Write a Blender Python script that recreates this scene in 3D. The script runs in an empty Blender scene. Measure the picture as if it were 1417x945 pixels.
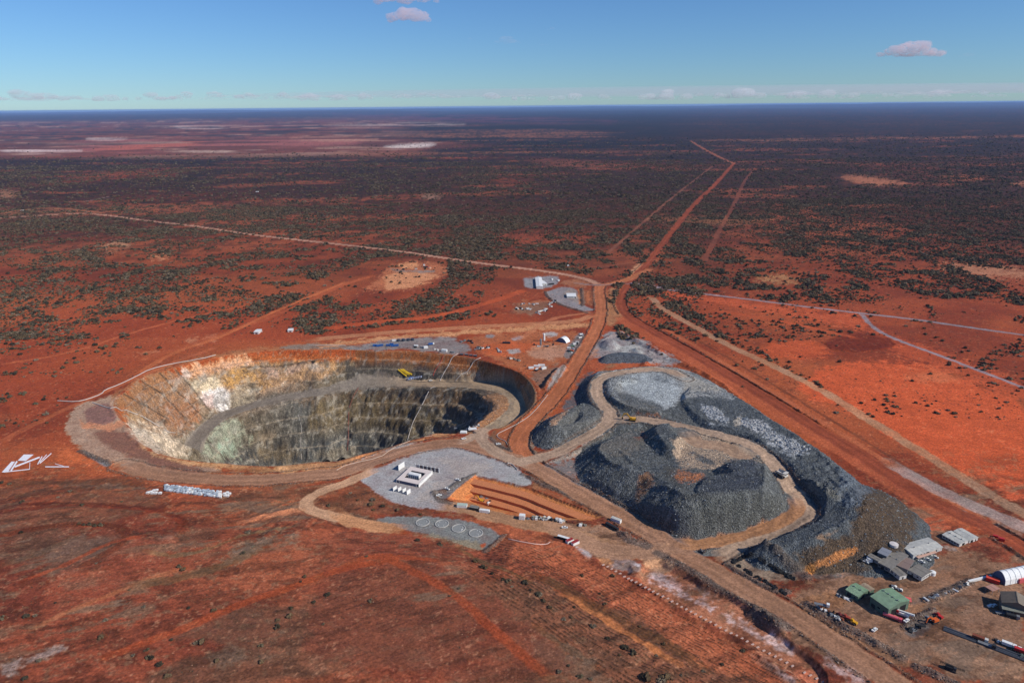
import bpy, bmesh, math, random
import numpy as np
from mathutils import Vector, Matrix
random.seed(7)
C = bpy.context.scene.collection
SC = bpy.context.scene
# ------------------------------------------------------------------ camera
CAM_H, PITCH, ROLL, FPX = 340.0, math.radians(19.0), math.radians(0.55), 945.0
cam_d = bpy.data.cameras.new('camera'); cam_d.sensor_width = 36; cam_d.lens = 36*FPX/1417
cam_d.clip_start = 1; cam_d.clip_end = 400000
cam = bpy.data.objects.new('camera', cam_d); C.objects.link(cam); SC.camera = cam
FW = Vector((0, math.cos(PITCH), -math.sin(PITCH)))
UP0 = Vector((0, math.sin(PITCH), math.cos(PITCH))); RT0 = Vector((1, 0, 0))
RT = RT0*math.cos(ROLL) - UP0*math.sin(ROLL); UP = UP0*math.cos(ROLL) + RT0*math.sin(ROLL)
cam.matrix_world = Matrix((( RT.x, UP.x, -FW.x, 0), (RT.y, UP.y, -FW.y, 0), (RT.z, UP.z, -FW.z, CAM_H), (0, 0, 0, 1)))
SC.view_settings.view_transform = 'Standard'; SC.view_settings.look = 'None'
SC.view_settings.gamma = 1.0; SC.view_settings.exposure = 0.0
SC.cycles.volume_bounces = 3; SC.cycles.max_bounces = 6; SC.cycles.transparent_max_bounces = 24
# ------------------------------------------------------------------ sky and sun
SUN_EL = math.radians(37); SUN_AZ = math.radians(-24)      # azimuth measured from +X towards +Y
sdir = Vector((math.cos(SUN_EL)*math.cos(SUN_AZ), math.cos(SUN_EL)*math.sin(SUN_AZ), math.sin(SUN_EL)))
W = bpy.data.worlds.new('World'); SC.world = W; W.use_nodes = True
wn = W.node_tree; wn.nodes.clear()
sky = wn.nodes.new('ShaderNodeTexSky'); sky.sky_type = 'NISHITA'; sky.sun_disc = False
sky.sun_elevation = SUN_EL; sky.sun_rotation = math.pi/2 - SUN_AZ
sky.altitude = 0; sky.air_density = 1.0; sky.dust_density = 0.0; sky.ozone_density = 2.0
bg = wn.nodes.new('ShaderNodeBackground'); bg.inputs[1].default_value = 0.085
wo = wn.nodes.new('ShaderNodeOutputWorld')
tn = wn.nodes.new('ShaderNodeVectorMath'); tn.operation = 'MULTIPLY'; tn.inputs[1].default_value = (0.48, 0.77, 1.2)
wn.links.new(sky.outputs[0], tn.inputs[0]); wn.links.new(tn.outputs[0], bg.inputs[0]); wn.links.new(bg.outputs[0], wo.inputs[0])
sl = bpy.data.lights.new('sun', 'SUN'); sl.energy = 4.6; sl.angle = math.radians(0.5); sl.color = (1.0, 0.955, 0.88)
so = bpy.data.objects.new('sun', sl); C.objects.link(so); so.rotation_euler = sdir.to_track_quat('Z', 'Y').to_euler()
so.location = (0, 0, 800)

# ------------------------------------------------------------------ pixels of the photograph <-> places
def unp(px, py, z=0.0):
    a = (px-708.5)/FPX; b = (472.5-py)/FPX
    d = FW + RT*a + UP*b
    t = (z-CAM_H)/d.z
    return (d.x*t, d.y*t)
def q(o, pts):
    ox, oy, s = o
    return [(ox+p[0]/s, oy+p[1]/s)+tuple(p[2:]) for p in pts]
Z1 = (80, 460, 3.936); Z2 = (420, 440, 3.936); Z3 = (700, 440, 3.936); Z4 = (860, 560, 3.936); Z5 = (480, 600, 3.936)
Z6 = (1100, 700, 3.858); Z7 = (740, 700, 3.858); Z8 = (0, 600, 2.74)
F3 = (0, 200, 2.952); F4 = (440, 200, 2.952); F5 = (900, 200, 2.739); S1 = (0, 0, 1.968); S2 = (700, 0, 1.968)
def lin(c):
    return np.array([((v/255)/12.92 if v <= 10 else ((v/255+0.055)/1.055)**2.4) for v in c], dtype=np.float32)

# ------------------------------------------------------------------ noise
_rs = np.random.RandomState(3); _T = _rs.rand(1024, 1024).astype(np.float32)
def vn(x, y, seed=0):
    xi = np.floor(x); yi = np.floor(y); fx = (x-xi).astype(np.float32); fy = (y-yi).astype(np.float32)
    xi = (xi.astype(np.int64)+seed*131) & 1023; yi = (yi.astype(np.int64)+seed*57) & 1023
    fx = fx*fx*(3-2*fx); fy = fy*fy*(3-2*fy)
    x1 = (xi+1) & 1023; y1 = (yi+1) & 1023
    a = _T[xi, yi]; b = _T[x1, yi]; c = _T[xi, y1]; d = _T[x1, y1]
    return (a+(b-a)*fx)*(1-fy) + (c+(d-c)*fx)*fy
def fbm(x, y, s, o=4, seed=0, g=0.5):
    r = 0; am = 1; t = 0; x = x/s; y = y/s
    for k in range(o):
        r = r+am*vn(x, y, seed+k*7); t += am; am *= g
        x, y = x*1.83+y*0.83+11.3, y*1.83-x*0.83+5.7
    return r/t
def ss(a, b, x):
    t = np.clip((x-a)/(b-a), 0, 1); return t*t*(3-2*t)

# ------------------------------------------------------------------ the ground grid
def rng(a, b, s): return list(np.arange(a, b, s))
Ys = rng(-600, 240, 60)+rng(240, 318, 4)+rng(318, 700, 0.95)+rng(700, 970, 0.8)+rng(970, 1250, 1.35)
y0 = 1250.0
while y0 < 90000:
    Ys.append(y0)
    y0 += max(1.35, min(4000, y0*y0/CAM_H*0.00112))
Ys = np.array(Ys+[96000, 130000], dtype=np.float64)
us = [-5, -3, -2, -1.5, -1.2, -1.05, -0.95, -0.9]+rng(-0.86, 0.86, 0.00155)+[0.86, 0.9, 0.95, 1.05, 1.2, 1.5, 2, 3, 5]
us = np.array(us)
NR, NC = len(Ys), len(us)
wid = 0.9455*np.maximum(Ys, 330)+110
X = (us[None, :]*wid[:, None]); Y = np.repeat(Ys[:, None], NC, 1)
Xf = X.ravel(); Yf = Y.ravel(); N = Xf.size
H = np.zeros(N, dtype=np.float32)
COL = np.zeros((N, 3), dtype=np.float32)
MSK = np.zeros((N, 3), dtype=np.float32)      # rock relief, furrows, small scrub
CLS = np.zeros(N, dtype=np.int8)
CN = ['ground']
def cls(n):
    if n not in CN: CN.append(n)
    return CN.index(n)
def box(pts, m):
    xs = [p[0] for p in pts]; ys = [p[1] for p in pts]
    r0 = np.searchsorted(Ys, min(ys)-m); r1 = np.searchsorted(Ys, max(ys)+m)
    sub = np.arange(r0*NC, r1*NC)
    xx = Xf[sub]; return sub[(xx > min(xs)-m) & (xx < max(xs)+m)]
def pl_dist(x, y, pts, closed=False):
    n = len(pts); best = np.full(x.size, 1e18); zz = np.zeros(x.size, dtype=np.float32); al = np.zeros(x.size, dtype=np.float32); sd = np.zeros(x.size, dtype=np.float32)
    L = 0.0
    for i in range(n if closed else n-1):
        a = pts[i]; b = pts[(i+1) % n]; dx = b[0]-a[0]; dy = b[1]-a[1]; l2 = dx*dx+dy*dy+1e-9; l = math.sqrt(l2)
        t = np.clip(((x-a[0])*dx+(y-a[1])*dy)/l2, 0, 1)
        ex = x-a[0]-t*dx; ey = y-a[1]-t*dy; d = ex*ex+ey*ey
        m = d < best
        best[m] = d[m]
        if len(a) > 2: zz[m] = (a[2]+(b[2]-a[2])*t[m])
        al[m] = L+t[m]*l; sd[m] = np.sign(ex[m]*dy-ey[m]*dx)
        L += l
    return np.sqrt(best), zz, al, sd
def inside(x, y, pts):
    r = np.zeros(x.size, dtype=bool); n = len(pts)
    for i in range(n):
        ax, ay = pts[i][:2]; bx, by = pts[(i+1) % n][:2]
        if ay == by: continue
        m = ((ay > y) != (by > y)) & (x < (bx-ax)*(y-ay)/(by-ay)+ax)
        r ^= m
    return r
def smooth(pts, closed=False, k=2):
    for _ in range(k):
        o = []; n = len(pts)
        if not closed: o.append(pts[0])
        for i in range(n if closed else n-1):
            a = pts[i]; b = pts[(i+1) % n]
            o.append(tuple(u*.75+v*.25 for u, v in zip(a, b))); o.append(tuple(u*.25+v*.75 for u, v in zip(a, b)))
        if not closed: o.append(pts[-1])
        pts = o
    return pts
def wp(pts, z=None):      # photo points (px, py[, z]) to world (x, y, z)
    r = []
    for p in pts:
        zz = p[2] if len(p) > 2 else (z or 0.0)
        x, y = unp(p[0], p[1], zz); r.append((x, y, zz))
    return r
PXV = None
def project(x, y, z):
    dx = x; dy = y; dz = z-CAM_H
    dep = FW.x*dx+FW.y*dy+FW.z*dz; dep = np.maximum(dep, 1.0)
    a = (RT.x*dx+RT.y*dy+RT.z*dz)/dep; b = (UP.x*dx+UP.y*dy+UP.z*dz)/dep
    return 708.5+a*FPX, 472.5-b*FPX

# wobble used to keep edges from being ruler straight
WBX = (fbm(Xf, Yf, 14, 3, 21)-0.5); WBY = (fbm(Xf, Yf, 14, 3, 45)-0.5)

# base relief
far = ss(1500, 6000, Yf)
H += ((fbm(Xf, Yf, 420, 3, 5)-0.5)*7*(1-far)*ss(900, 1300, np.hypot(Xf+0, Yf-300)) + (fbm(Xf, Yf, 4000, 3, 9)-0.5)*36*ss(4000, 16000, Yf)).astype(np.float32)
dist = np.hypot(Xf, Yf)
ridge = ss(30000, 60000, dist)*(fbm(Xf, Yf*0.6, 14000, 4, 13)-0.42)
H += (np.maximum(ridge, 0)*420 + ss(45000, 90000, dist)*50 + ss(20000, 80000, dist)*ss(0.0, 0.7, Xf/np.maximum(Yf, 1))*80).astype(np.float32)
H[:] = np.minimum(H, 300)

def mesa(pts, z, slope=0.78, rough=0.0, k=1, wob=3.0, cl=None, base=0.0):
    w = smooth(wp(pts, z), True, k)
    zs = [p[2] for p in w]; mz = max(zs)
    s = box(w, (mz-base)/slope+12)
    x = Xf[s]+WBX[s]*wob; y = Yf[s]+WBY[s]*wob
    d, zz, al, _ = pl_dist(x, y, w, True); ins = inside(x, y, w)
    if max(zs)-min(zs) < 0.01: top = np.full(x.size, zs[0])
    else:
        wsum = 0; acc = 0
        for p in w:
            q_ = 1/((x-p[0])**2+(y-p[1])**2+25); wsum = wsum+q_; acc = acc+q_*p[2]
        top = acc/wsum
        top = np.where(ins, top, zz+(top-zz)*np.exp(-d/6))
    h = np.where(ins, top, top-d*slope)
    if rough: h = h+np.where(ins, 0, (fbm(al, d*0.12, 7, 3, 39, .6)-.5)*2.6*np.clip(d/7, 0, 1))
    if rough: h = h+(fbm(Xf[s], Yf[s], 16, 4, 31)-0.5)*rough*np.where(ins, .8, 0.2)
    m = h > H[s]
    H[s[m]] = h[m]
    if cl is not None:
        c = m & (h > base+0.25); CLS[s[c]] = cls(cl)
    return s[m]
def basin(pts, z, slope=1.0, cl=None, wob=3.0, k=1, z0=0.0):
    w = smooth(wp(pts, z0), True, k); s = box(w, 10)
    x = Xf[s]+WBX[s]*wob; y = Yf[s]+WBY[s]*wob
    d, zz, _, _ = pl_dist(x, y, w, True); ins = inside(x, y, w)
    h = np.maximum(z, z0-d*slope)
    m = ins & (h < H[s]); H[s[m]] = h[m]
    if cl is not None: CLS[s[m]] = cls(cl)
    return s[m]
BUNDS = []
def ridgeline(pts, hgt, hw, flat=0.0, z=None, lump=0.3, col=None):
    w = smooth(wp(pts, z), False, 2); s = box(w, hw+4)
    x = Xf[s]+WBX[s]*4; y = Yf[s]+WBY[s]*4
    d, zz, al, _ = pl_dist(x, y, w)
    lump_ = 1-lump+lump*2*fbm(Xf[s], Yf[s], 6, 2, 77)
    h = hgt*np.clip(1-(d-flat)/(hw-flat), 0, 1)*lump_
    m = h > 0.02; H[s[m]] += h[m]
    if col is not None: BUNDS.append((s[m], d[m], hw, col))
    return s[m], d[m]
# ------------------------------------------------------------------ foreground hill (older, seeded dump)
hill = [(-300, 1000), (-150, 860), (60, 745), (240, 700), (330, 735), (420, 745), (520, 742), (590, 748), (690, 790), (800, 860), (900, 935), (990, 1010), (1020, 1200), (-500, 1300)]
mesa([(p[0], p[1]+6) for p in hill], 13.0, 0.19, 1.2, 2, 8)
mesa([(-200, 760), (0, 712), (120, 700), (230, 712), (262, 735), (200, 770), (60, 800), (-200, 860)], 14.0, 0.17, 1.0, 2, 10)
H += ((fbm(Xf, Yf, 30, 4, 61)-0.5)*1.1*ss(1200, 900, Yf)).astype(np.float32)

def level(pts, z, sl=0.35):
    w = wp(pts, z); s = box(w, 60); d, _, _, _ = pl_dist(Xf[s], Yf[s], w, True); ins = inside(Xf[s], Yf[s], w); d = np.where(ins, 0, d)
    H[s] = np.clip(H[s], z-d*sl, z+d*sl)
level(q(Z5, [(0, 430), (140, 440), (220, 430), (420, 430), (600, 440), (760, 490), (870, 545), (820, 610), (750, 660), (640, 625), (480, 580), (330, 550), (0, 520)]), 0.0, .3)
# ------------------------------------------------------------------ waste rock dumps
NORTH, WEST, SOUTH, EAST, CRES = 'waste_rock_platform', 'waste_rock_mound', 'waste_rock_dump', 'rubble_dump', 'rock_stockpile'
mesa(q(Z3, [(475, 290), (600, 288), (760, 268), (900, 264), (1010, 290), (1120, 345), (1230, 425), (1300, 480), (1300, 600), (1100, 600), (850, 560), (700, 600), (590, 600), (545, 560), (455, 440)]), 12, 0.75, 1.0, 1, 3, NORTH)
mesa(q(Z3, [(545, 330), (640, 318), (700, 330), (600, 345), (590, 400), (640, 420), (760, 480), (850, 500), (830, 520), (700, 500), (590, 450), (545, 400)]), 16.5, 0.7, 2.0, 1, 4, NORTH, 10)
mesa(q(Z3, [(245, 590), (240, 560), (300, 515), (380, 480), (440, 458), (498, 510), (508, 540), (430, 560), (330, 590)]), 17, 0.75, 2.0, 1, 3, WEST)
basin(q(Z3, [(262, 592), (262, 560), (330, 530), (400, 500), (430, 530), (380, 575)]), 11, 0.8, None, 2, 1, 17)
# southern dump: lower terrace, upper plateau, spoil mound
mesa(q(Z3, [(500, 692, 16), (530, 745, 19), (590, 795, 21), (660, 825, 22), (740, 845, 22), (830, 905, 23), (900, 900, 24), (880, 800, 21), (820, 720, 18), (790, 640, 16), (700, 612, 14), (600, 645, 14)]), 15, 0.70, 2.2, 1, 3, SOUTH)
mesa(q(Z4, [(110, 352, 22), (200, 398, 24), (280, 445, 28), (350, 492, 30), (450, 492, 30), (600, 482, 30), (740, 462, 30), (815, 470, 28), (830, 400, 23), (800, 330, 21), (730, 260, 20), (640, 210, 20), (500, 172, 19), (330, 165, 20), (250, 250, 18), (170, 300, 18)]), 26, 0.72, 1.0, 1, 3, SOUTH)
mesa(q(Z4, [(180, 115), (240, 100), (330, 118), (440, 165), (400, 185), (330, 170), (280, 200), (285, 245), (250, 235), (200, 160)]), 27, 0.85, 3.0, 1, 3, SOUTH, 12)
mesa(q(Z4, [(450, 400), (560, 372), (680, 368), (740, 330), (775, 320), (782, 455), (700, 468), (560, 482), (440, 488), (415, 455)]), 31.5, 0.8, 1.2, 1, 2, SOUTH, 26)
mesa(q(Z4, [(580, 330), (620, 300), (690, 292), (735, 312), (700, 345), (620, 365)]), 35, 0.8, 2.5, 1, 2, SOUTH, 26)
# eastern rubble dump
mesa(q(Z4, [(400, 60, 16), (520, 118, 18.5), (660, 138, 20.5), (790, 215, 20.5), (850, 285, 21), (940, 365, 22), (1010, 420, 23), (1110, 485, 25), (1195, 492, 26), (1245, 440, 26), (1205, 360, 25), (1100, 275, 24), (950, 160, 23), (750, 40, 20), (640, -40, 18), (500, -100, 15), (390, -110, 14), (330, -40, 15)]), 27, 0.75, 5.0, 1, 4, EAST)
mesa(q(Z4, [(1240, 430, 26), (1345, 520, 23), (1312, 606, 23), (1200, 500, 25)]), 25, 0.43, 3.0, 1, 5, EAST)
mesa(q(Z4, [(1000, 640, 13), (1070, 590, 14), (1110, 540, 20), (1240, 500, 24), (1340, 520, 24), (1312, 606, 24), (1200, 640, 23), (1060, 705, 20), (900, 755, 15), (740, 785, 10), (800, 745, 10), (960, 665, 12)]), 24, 0.78, 2.0, 1, 4, EAST)
for pl_, z_ in ((q(Z4, [(200, 398), (280, 445), (350, 492), (450, 490), (600, 480), (740, 460), (782, 452), (778, 330)]), 30), (q(Z4, [(0, 245), (60, 310), (110, 352)]), 21), (q(Z4, [(520, 118), (660, 138), (790, 215), (850, 285), (940, 365), (1010, 420), (1110, 485), (1195, 492), (1245, 440)]), 22),
               (q(Z4, [(1312, 606), (1200, 640), (1060, 705), (900, 755)]), 22), (q(Z3, [(550, 400), (590, 450), (700, 500), (830, 520)]), 16), (q(Z3, [(500, 692), (530, 745), (590, 795), (660, 825), (740, 845)]), 21)):
    ridgeline(pl_, 1.4, 3.2, .4, z_, .5)
# stock piles north of the platform
mesa(q(Z3, [(520, 208), (600, 186), (700, 190), (785, 205), (700, 205), (600, 204)]), 8, 0.75, 1.0, 1, 2, CRES)
mesa(q(Z3, [(540, 120), (560, 108), (590, 120), (570, 135)]), 9, 0.8, 1.0, 1, 2, 'orange_spoil_heap')
for pl, hh, ww in (([(630, 85), (700, 120), (780, 150), (850, 190)], 4.5, 9), ([(760, 250), (850, 215), (960, 240), (1060, 290), (1180, 360), (1270, 440)], 3.5, 9), ([(480, 160), (560, 90), (640, 80)], 2.5, 6), ([(690, 170), (740, 190), (840, 185)], 3, 7)):
    s_, d_ = ridgeline(q(Z3, pl), hh, ww, 0, 2, 0.8)

# ------------------------------------------------------------------ open pit, levels read off the photograph
PCX, PCY = -232.0, 790.0
L0 = q(Z1, [(450, 250), (640, 190), (760, 155), (1000, 115), (1380, 95), (360, 330), (300, 380), (370, 500), (450, 600), (560, 665), (700, 695), (900, 712), (1200, 728), (1400, 705)]) + q(Z2, [(240, 172), (400, 182), (700, 190), (950, 225), (1050, 255), (1180, 300), (1240, 350), (1272, 420), (1262, 470), (1200, 528), (1080, 605), (965, 632), (930, 628), (870, 590), (720, 627), (560, 674), (300, 747), (180, 782)])
L0 = [(p[0], p[1], 0.0) for p in L0]
L1 = q(Z2, [(960, 628, -1), (1070, 596, -6), (1165, 552, -11), (1202, 505, -15), (1190, 440, -19), (1140, 372, -23), (1000, 350, -29), (800, 345, -33), (640, 343, -35), (500, 330, -36), (420, 320, -36), (300, 330, -38)]) + q(Z1, [(1417, 315, -47), (1200, 350, -54), (1000, 400, -60), (880, 440, -64), (800, 490, -69), (730, 560, -73), (695, 610, -76), (700, 660, -80)])
L2 = q(Z2, [(925, 634, -1), (1000, 588, -6), (1070, 540, -10), (1120, 490, -14), (1112, 432, -19), (1050, 402, -22), (900, 381, -28), (700, 376, -34), (520, 373, -40), (380, 375, -44), (200, 392, -47)]) + q(Z1, [(1417, 345, -50), (1200, 380, -55), (1000, 432, -61), (900, 475, -65), (830, 540, -70), (790, 600, -74), (775, 660, -78)])
L3 = q(Z2, [(905, 600, -1), (960, 560, -5), (1000, 525, -9), (1050, 490, -13), (1045, 452, -17), (1000, 424, -20), (900, 393, -27), (700, 384, -35), (520, 381, -42), (380, 384, -46), (200, 402, -50)]) + q(Z1, [(1417, 362, -53), (1200, 400, -58), (1000, 450, -64), (900, 495, -68), (840, 560, -73), (800, 610, -77), (785, 665, -81)])
def pol(L, near):
    pts = []
    for p in L:
        x, y = unp(*p); pts.append((math.atan2(y-PCY, x-PCX), math.hypot(x-PCX, y-PCY), p[2]))
    return pts
def per(pts):
    pts = sorted(pts); th = np.array([p[0] for p in pts]); r = np.array([p[1] for p in pts]); z = np.array([p[2] for p in pts])
    th = np.concatenate([th-2*math.pi, th, th+2*math.pi]); r = np.tile(r, 3); z = np.tile(z, 3)
    g = np.linspace(-math.pi, math.pi, 721); R_ = np.interp(g, th, r); Z_ = np.interp(g, th, z)
    k = np.array([1, 2, 3, 2, 1])/9.0
    def sm(v):
        e = np.concatenate([v[-4:-1], v, v[1:4]]); return np.convolve(e, k, 'same')[3:-3]
    return g, sm(R_), sm(Z_)
p0 = pol(L0, 0); g, R0, Zr0 = per(p0)
def withnear(L, dr, zz):
    pts = pol(L, 0)
    for a in range(-165, -36, 8):
        a_ = math.radians(a); pts.append((a_, float(np.interp(a_, g, R0))-dr, zz))
    return per(pts)
_, R1, Zr1 = withnear(L1, 10, -14); _, R2, Zr2 = withnear(L2, 16, -15); _, R3, Zr3 = withnear(L3, 18, -17)
R1 = np.minimum(R1, R0-0.6); R2 = np.minimum(R2, R1-0.6); R3 = np.minimum(R3, R2-0.6)
FL = -172.0
gd = np.degrees(g); R4 = np.maximum(R3-(Zr3-FL)*(0.56+0.5*np.exp(-((gd-5)/42.0)**2)), 15)
s = box([(PCX-330, PCY-260), (PCX+330, PCY+260)], 0)
px_ = Xf[s]; py_ = Yf[s]
rr = np.hypot(px_-PCX, py_-PCY); th = np.arctan2(py_-PCY, px_-PCX)
deep = np.clip((np.interp(th, g, R0)-rr)/20, 0, 1)
arc = th*210
rug = ((fbm(arc+rr*0.9, rr*2.6, 24, 5, 91, 0.6)-0.5)*8+(fbm(arc, rr*0.5, 70, 3, 93)-0.5)*9)*deep
thn = th
rr2 = rr+rug
r0 = np.interp(thn, g, R0); r1 = np.interp(thn, g, R1); r2 = np.interp(thn, g, R2); r3 = np.interp(thn, g, R3); r4 = np.interp(thn, g, R4)
z0, z1, z2, z3 = (np.interp(thn, g, v) for v in (Zr0, Zr1, Zr2, Zr3))
t01 = np.clip((r0-rr2)/np.maximum(r0-r1, .5), 0, 1); t34 = np.clip((r3-rr2)/np.maximum(r3-r4, .5)+(fbm(arc, rr*.3, 90, 3, 97)-.5)*.09, 0, 1)
def bench(t, hgt, step, a):
    n = np.maximum(np.round(hgt/step), 1); return t-a*np.sin(2*math.pi*n*t)/(2*math.pi*n)
b01 = bench(t01, np.abs(z1-z0), 11, 0.88); b34 = bench(t34, np.abs(FL-z3), 19, 0.68)
hp = np.where(rr2 > r1, z0+(z1-z0)*b01, np.where(rr > r2, z1+(z2-z1)*np.clip((r1-rr)/np.maximum(r1-r2, .5), 0, 1),
     np.where(rr2 > r3, z2+(z3-z2)*np.clip((r2-rr)/np.maximum(r2-r3, .5), 0, 1), z3+(FL-z3)*b34)))
hp = hp+np.where((rr2 < r1-1) & (rr > r2+0.5), 0, (fbm(px_, py_, 5, 3, 15)-0.5)*2.2*deep)
inp = rr < r0
BF = np.zeros(N, np.float32); n01 = np.maximum(np.round(np.abs(z1-z0)/11), 1); n34 = np.maximum(np.round(np.abs(FL-z3)/19), 1)
BF[s] = np.where(inp & (rr2 > r1), ss(.75, .97, np.cos(2*math.pi*n01*t01)), np.where(inp & (rr2 < r3), ss(.8, .97, np.cos(2*math.pi*n34*t34)), 0))
H[s[inp]] = hp[inp]
CLS[s[inp]] = cls('open_pit_wall')
onramp = inp & (rr < r1+1.5) & (rr > r2-1.0) & ((th > math.radians(-36)) | (th < math.radians(-168)))
CLS[s[onramp]] = cls('pit_haul_ramp')
PIT = np.zeros(N, dtype=bool); PIT[s[inp]] = True
PT = np.zeros(N, dtype=np.float32); PT[s] = th
RAMP = np.zeros(N, dtype=bool); RAMP[s[onramp]] = True
# lip bund round the crest
lip = s[(rr > r0+1.5) & (rr < r0+5) & ~((th > math.radians(-40)) & (th < math.radians(-18)))]
H[lip] += 1.3*fbm(Xf[lip], Yf[lip], 6, 2, 4)

# ------------------------------------------------------------------ terraced sump
A = Vector(unp(*q(Z5, [(700, 228)])[0])); B = Vector(unp(*q(Z5, [(1420, 462)])[0]))
rim = wp(q(Z5, [(700, 225), (860, 262), (1010, 300), (1150, 358), (1250, 395), (1400, 452), (1330, 472), (1180, 468), (950, 452), (800, 432), (640, 388), (545, 355), (600, 300)]))
s = box(rim, 6); x = Xf[s]; y = Yf[s]
ins = inside(x, y, rim); d, _, _, _ = pl_dist(x+WBX[s]*2, y+WBY[s]*2, rim, True)
sump_line = wp(q(Z5, [(700, 225), (860, 262), (1010, 300), (1150, 358), (1250, 395), (1400, 452)]))
dt, _, at, _ = pl_dist(x+WBX[s]*2, y+WBY[s]*2, sump_line)
lw = wp(q(Z5, [(700, 225), (600, 300), (545, 355)])); dl, _, _, _ = pl_dist(x, y, lw)
nw = wp(q(Z5, [(545, 355), (640, 388), (800, 432), (950, 452), (1180, 468), (1400, 470)])); dn, _, _, _ = pl_dist(x, y, nw)
tt = np.maximum(dt-6, 0); k = np.floor(tt/8.2); f = tt-k*8.2
st = -(1.5*np.clip(dt/6, 0, 1)) - np.minimum(k+np.clip((f-6.2)/1.2, 0, 1), 4)*3.2
hh = np.maximum(np.maximum(st-1.6, -np.maximum(dl, 0)*0.62), -np.maximum(dn-1, 0)*0.5)
hh = np.maximum(hh, -13.8)+(fbm(x, y, 4, 2, 8)-0.5)*0.25
m = ins & (hh < H[s]); H[s[m]] = hh[m]; CLS[s[m]] = cls('terraced_excavation')
SUMP = np.zeros(N, dtype=bool); SUMP[s[m]] = True
SUMPRISER = s[m & (k < 4) & (f > 5.4) & (st > hh-0.6)]

# ------------------------------------------------------------------ low salty cut beside the marker line
cut = q(Z7, [(640, 262), (760, 330), (880, 398), (1000, 440), (1100, 486), (1195, 545), (1230, 610), (1330, 690), (1420, 760), (1560, 860), (1560, 1010), (1389, 900), (1250, 800), (1080, 700), (950, 640), (780, 550), (640, 470), (540, 400), (560, 330)])
basin(cut, -4.0, 1.1, None, 5)
basin(q(Z7, [(320, 255), (440, 262), (540, 330), (500, 385), (400, 340), (330, 300)]), -2.0, 0.6, None, 5)
for pl, hh, ww in ((q(Z6, [(75, 535), (160, 580), (300, 665), (450, 745), (570, 808)]), 2.2, 5.5), (q(Z6, [(190, 760), (300, 810), (420, 890), (560, 960)]), 2.4, 7), (q(Z6, [(665, 865), (760, 910), (900, 975)]), 2.0, 5), (q(Z6, [(590, 650), (640, 610), (740, 555)]), 1.5, 4), (q(Z6, [(690, 500), (800, 465), (935, 400)]), 1.4, 4),
                   (q(Z7, [(660, 250), (750, 295), (880, 375), (1000, 430), (1100, 480), (1200, 540)]), 2.2, 6), (q(Z7, [(1195, 570), (1240, 600), (1310, 650)]), 3.5, 8), (q(Z7, [(470, 150), (510, 190), (600, 212)]), 2.2, 6), (q(Z7, [(1000, 300), (1120, 380), (1300, 465), (1350, 462)]), 2.0, 4), (q(Z4, [(700, 785), (800, 840), (960, 920), (1000, 945)]), 3.0, 6),
                   (q(Z5, [(475, 320), (500, 318), (560, 300), (640, 245), (700, 222)]), 1.3, 3.5), (q(Z5, [(475, 325), (490, 360), (560, 378)]), 1.6, 4), (q(Z5, [(960, 225), (1050, 275), (1250, 350), (1400, 430)]), 1.6, 4), (q(Z5, [(750, 640), (800, 600), (860, 555)]), 1.2, 3.5), (q(Z1, [(125, 648), (210, 690), (290, 715)]), 1.5, 4), (q(F4, [(1078, 590), (1082, 658)]), 2, 5), (q(F4, [(1132, 590), (1140, 658)]), 2, 5), (q(F4, [(930, 600), (940, 625), (985, 655), (1100, 690)]), 2, 4),
                   (q(Z2, [(1010, 650), (1040, 690), (1120, 725)]), 1.6, 5), (q(Z3, [(130, 745), (110, 690), (150, 590), (240, 490)]), 2.2, 5), (q(Z3, [(170, 810), (260, 870), (420, 950)]), 1.8, 6)):
    ridgeline(pl, hh, ww, .5, None, .8, (100, 88, 78))
ridgeline(q(Z7, [(0, 150), (60, 175), (130, 200), (230, 215), (290, 270), (340, 310), (420, 380), (520, 400), (660, 480), (800, 565), (970, 670), (1050, 700), (1150, 760), (1290, 860), (1400, 940)]), 1.6, 5, 0, None, .6)

# ------------------------------------------------------------------ roads
ROADS = []; RM = np.zeros(N, dtype=bool)
def road(name, pts, hw, col, berm=0.0, z=None, trk=0.12, flat=True, bcol=None, soft=1.0, k=2, fade=14.0):
    w = smooth(wp(pts, z), False, k); mrg = hw+ (9 if flat else 3); s = box(w, mrg)
    x = Xf[s]+WBX[s]*min(hw*0.5, 3); y = Yf[s]+WBY[s]*min(hw*0.5, 3)
    d, zz, al, sd = pl_dist(x, y, w)
    m = d < mrg; s = s[m]; d = d[m]; zz = zz[m]; al = al[m]; sd = sd[m]
    if flat:
        f = 1-ss(hw, hw+8, d); ok = ~PIT[s] | (zz < -1)
        H[s[ok]] = (H[s]*(1-f)+zz*f)[ok]
    tot = sum(math.hypot(w[i+1][0]-w[i][0], w[i+1][1]-w[i][1]) for i in range(len(w)-1))
    RM[s[d < hw+1.5]] = True
    ROADS.append((name, s, d, al, sd, hw, col, berm, trk, bcol, soft, np.minimum(al, tot-al), fade))
TAN = (172, 142, 116); ORR = (178, 100, 70); REDR = (158, 80, 56); BRN = (160, 114, 90)
r_right = [(1017, 226), (1013, 229), (988, 258), (962, 281), (936, 313), (911, 346), (897, 364), (880, 381), (866, 398), (857, 417), (862, 432), (880, 446), (908, 461), (954, 487), (1005, 517), (1060, 550), (1127, 591), (1178, 622), (1220, 649), (1264, 678), (1307, 702), (1359, 725), (1417, 759), (1470, 790)]
r_far = [(955, 195), (975, 207), (1000, 220), (1017, 227)]
r_mid = [(900, 372), (872, 386), (850, 392), (829, 395), (829, 405), (833, 430), (826, 455), (810, 484), (796, 505), (781, 531), (761, 557), (735, 582), (720, 603), (718, 618), (728, 634), (745, 650)]
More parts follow.
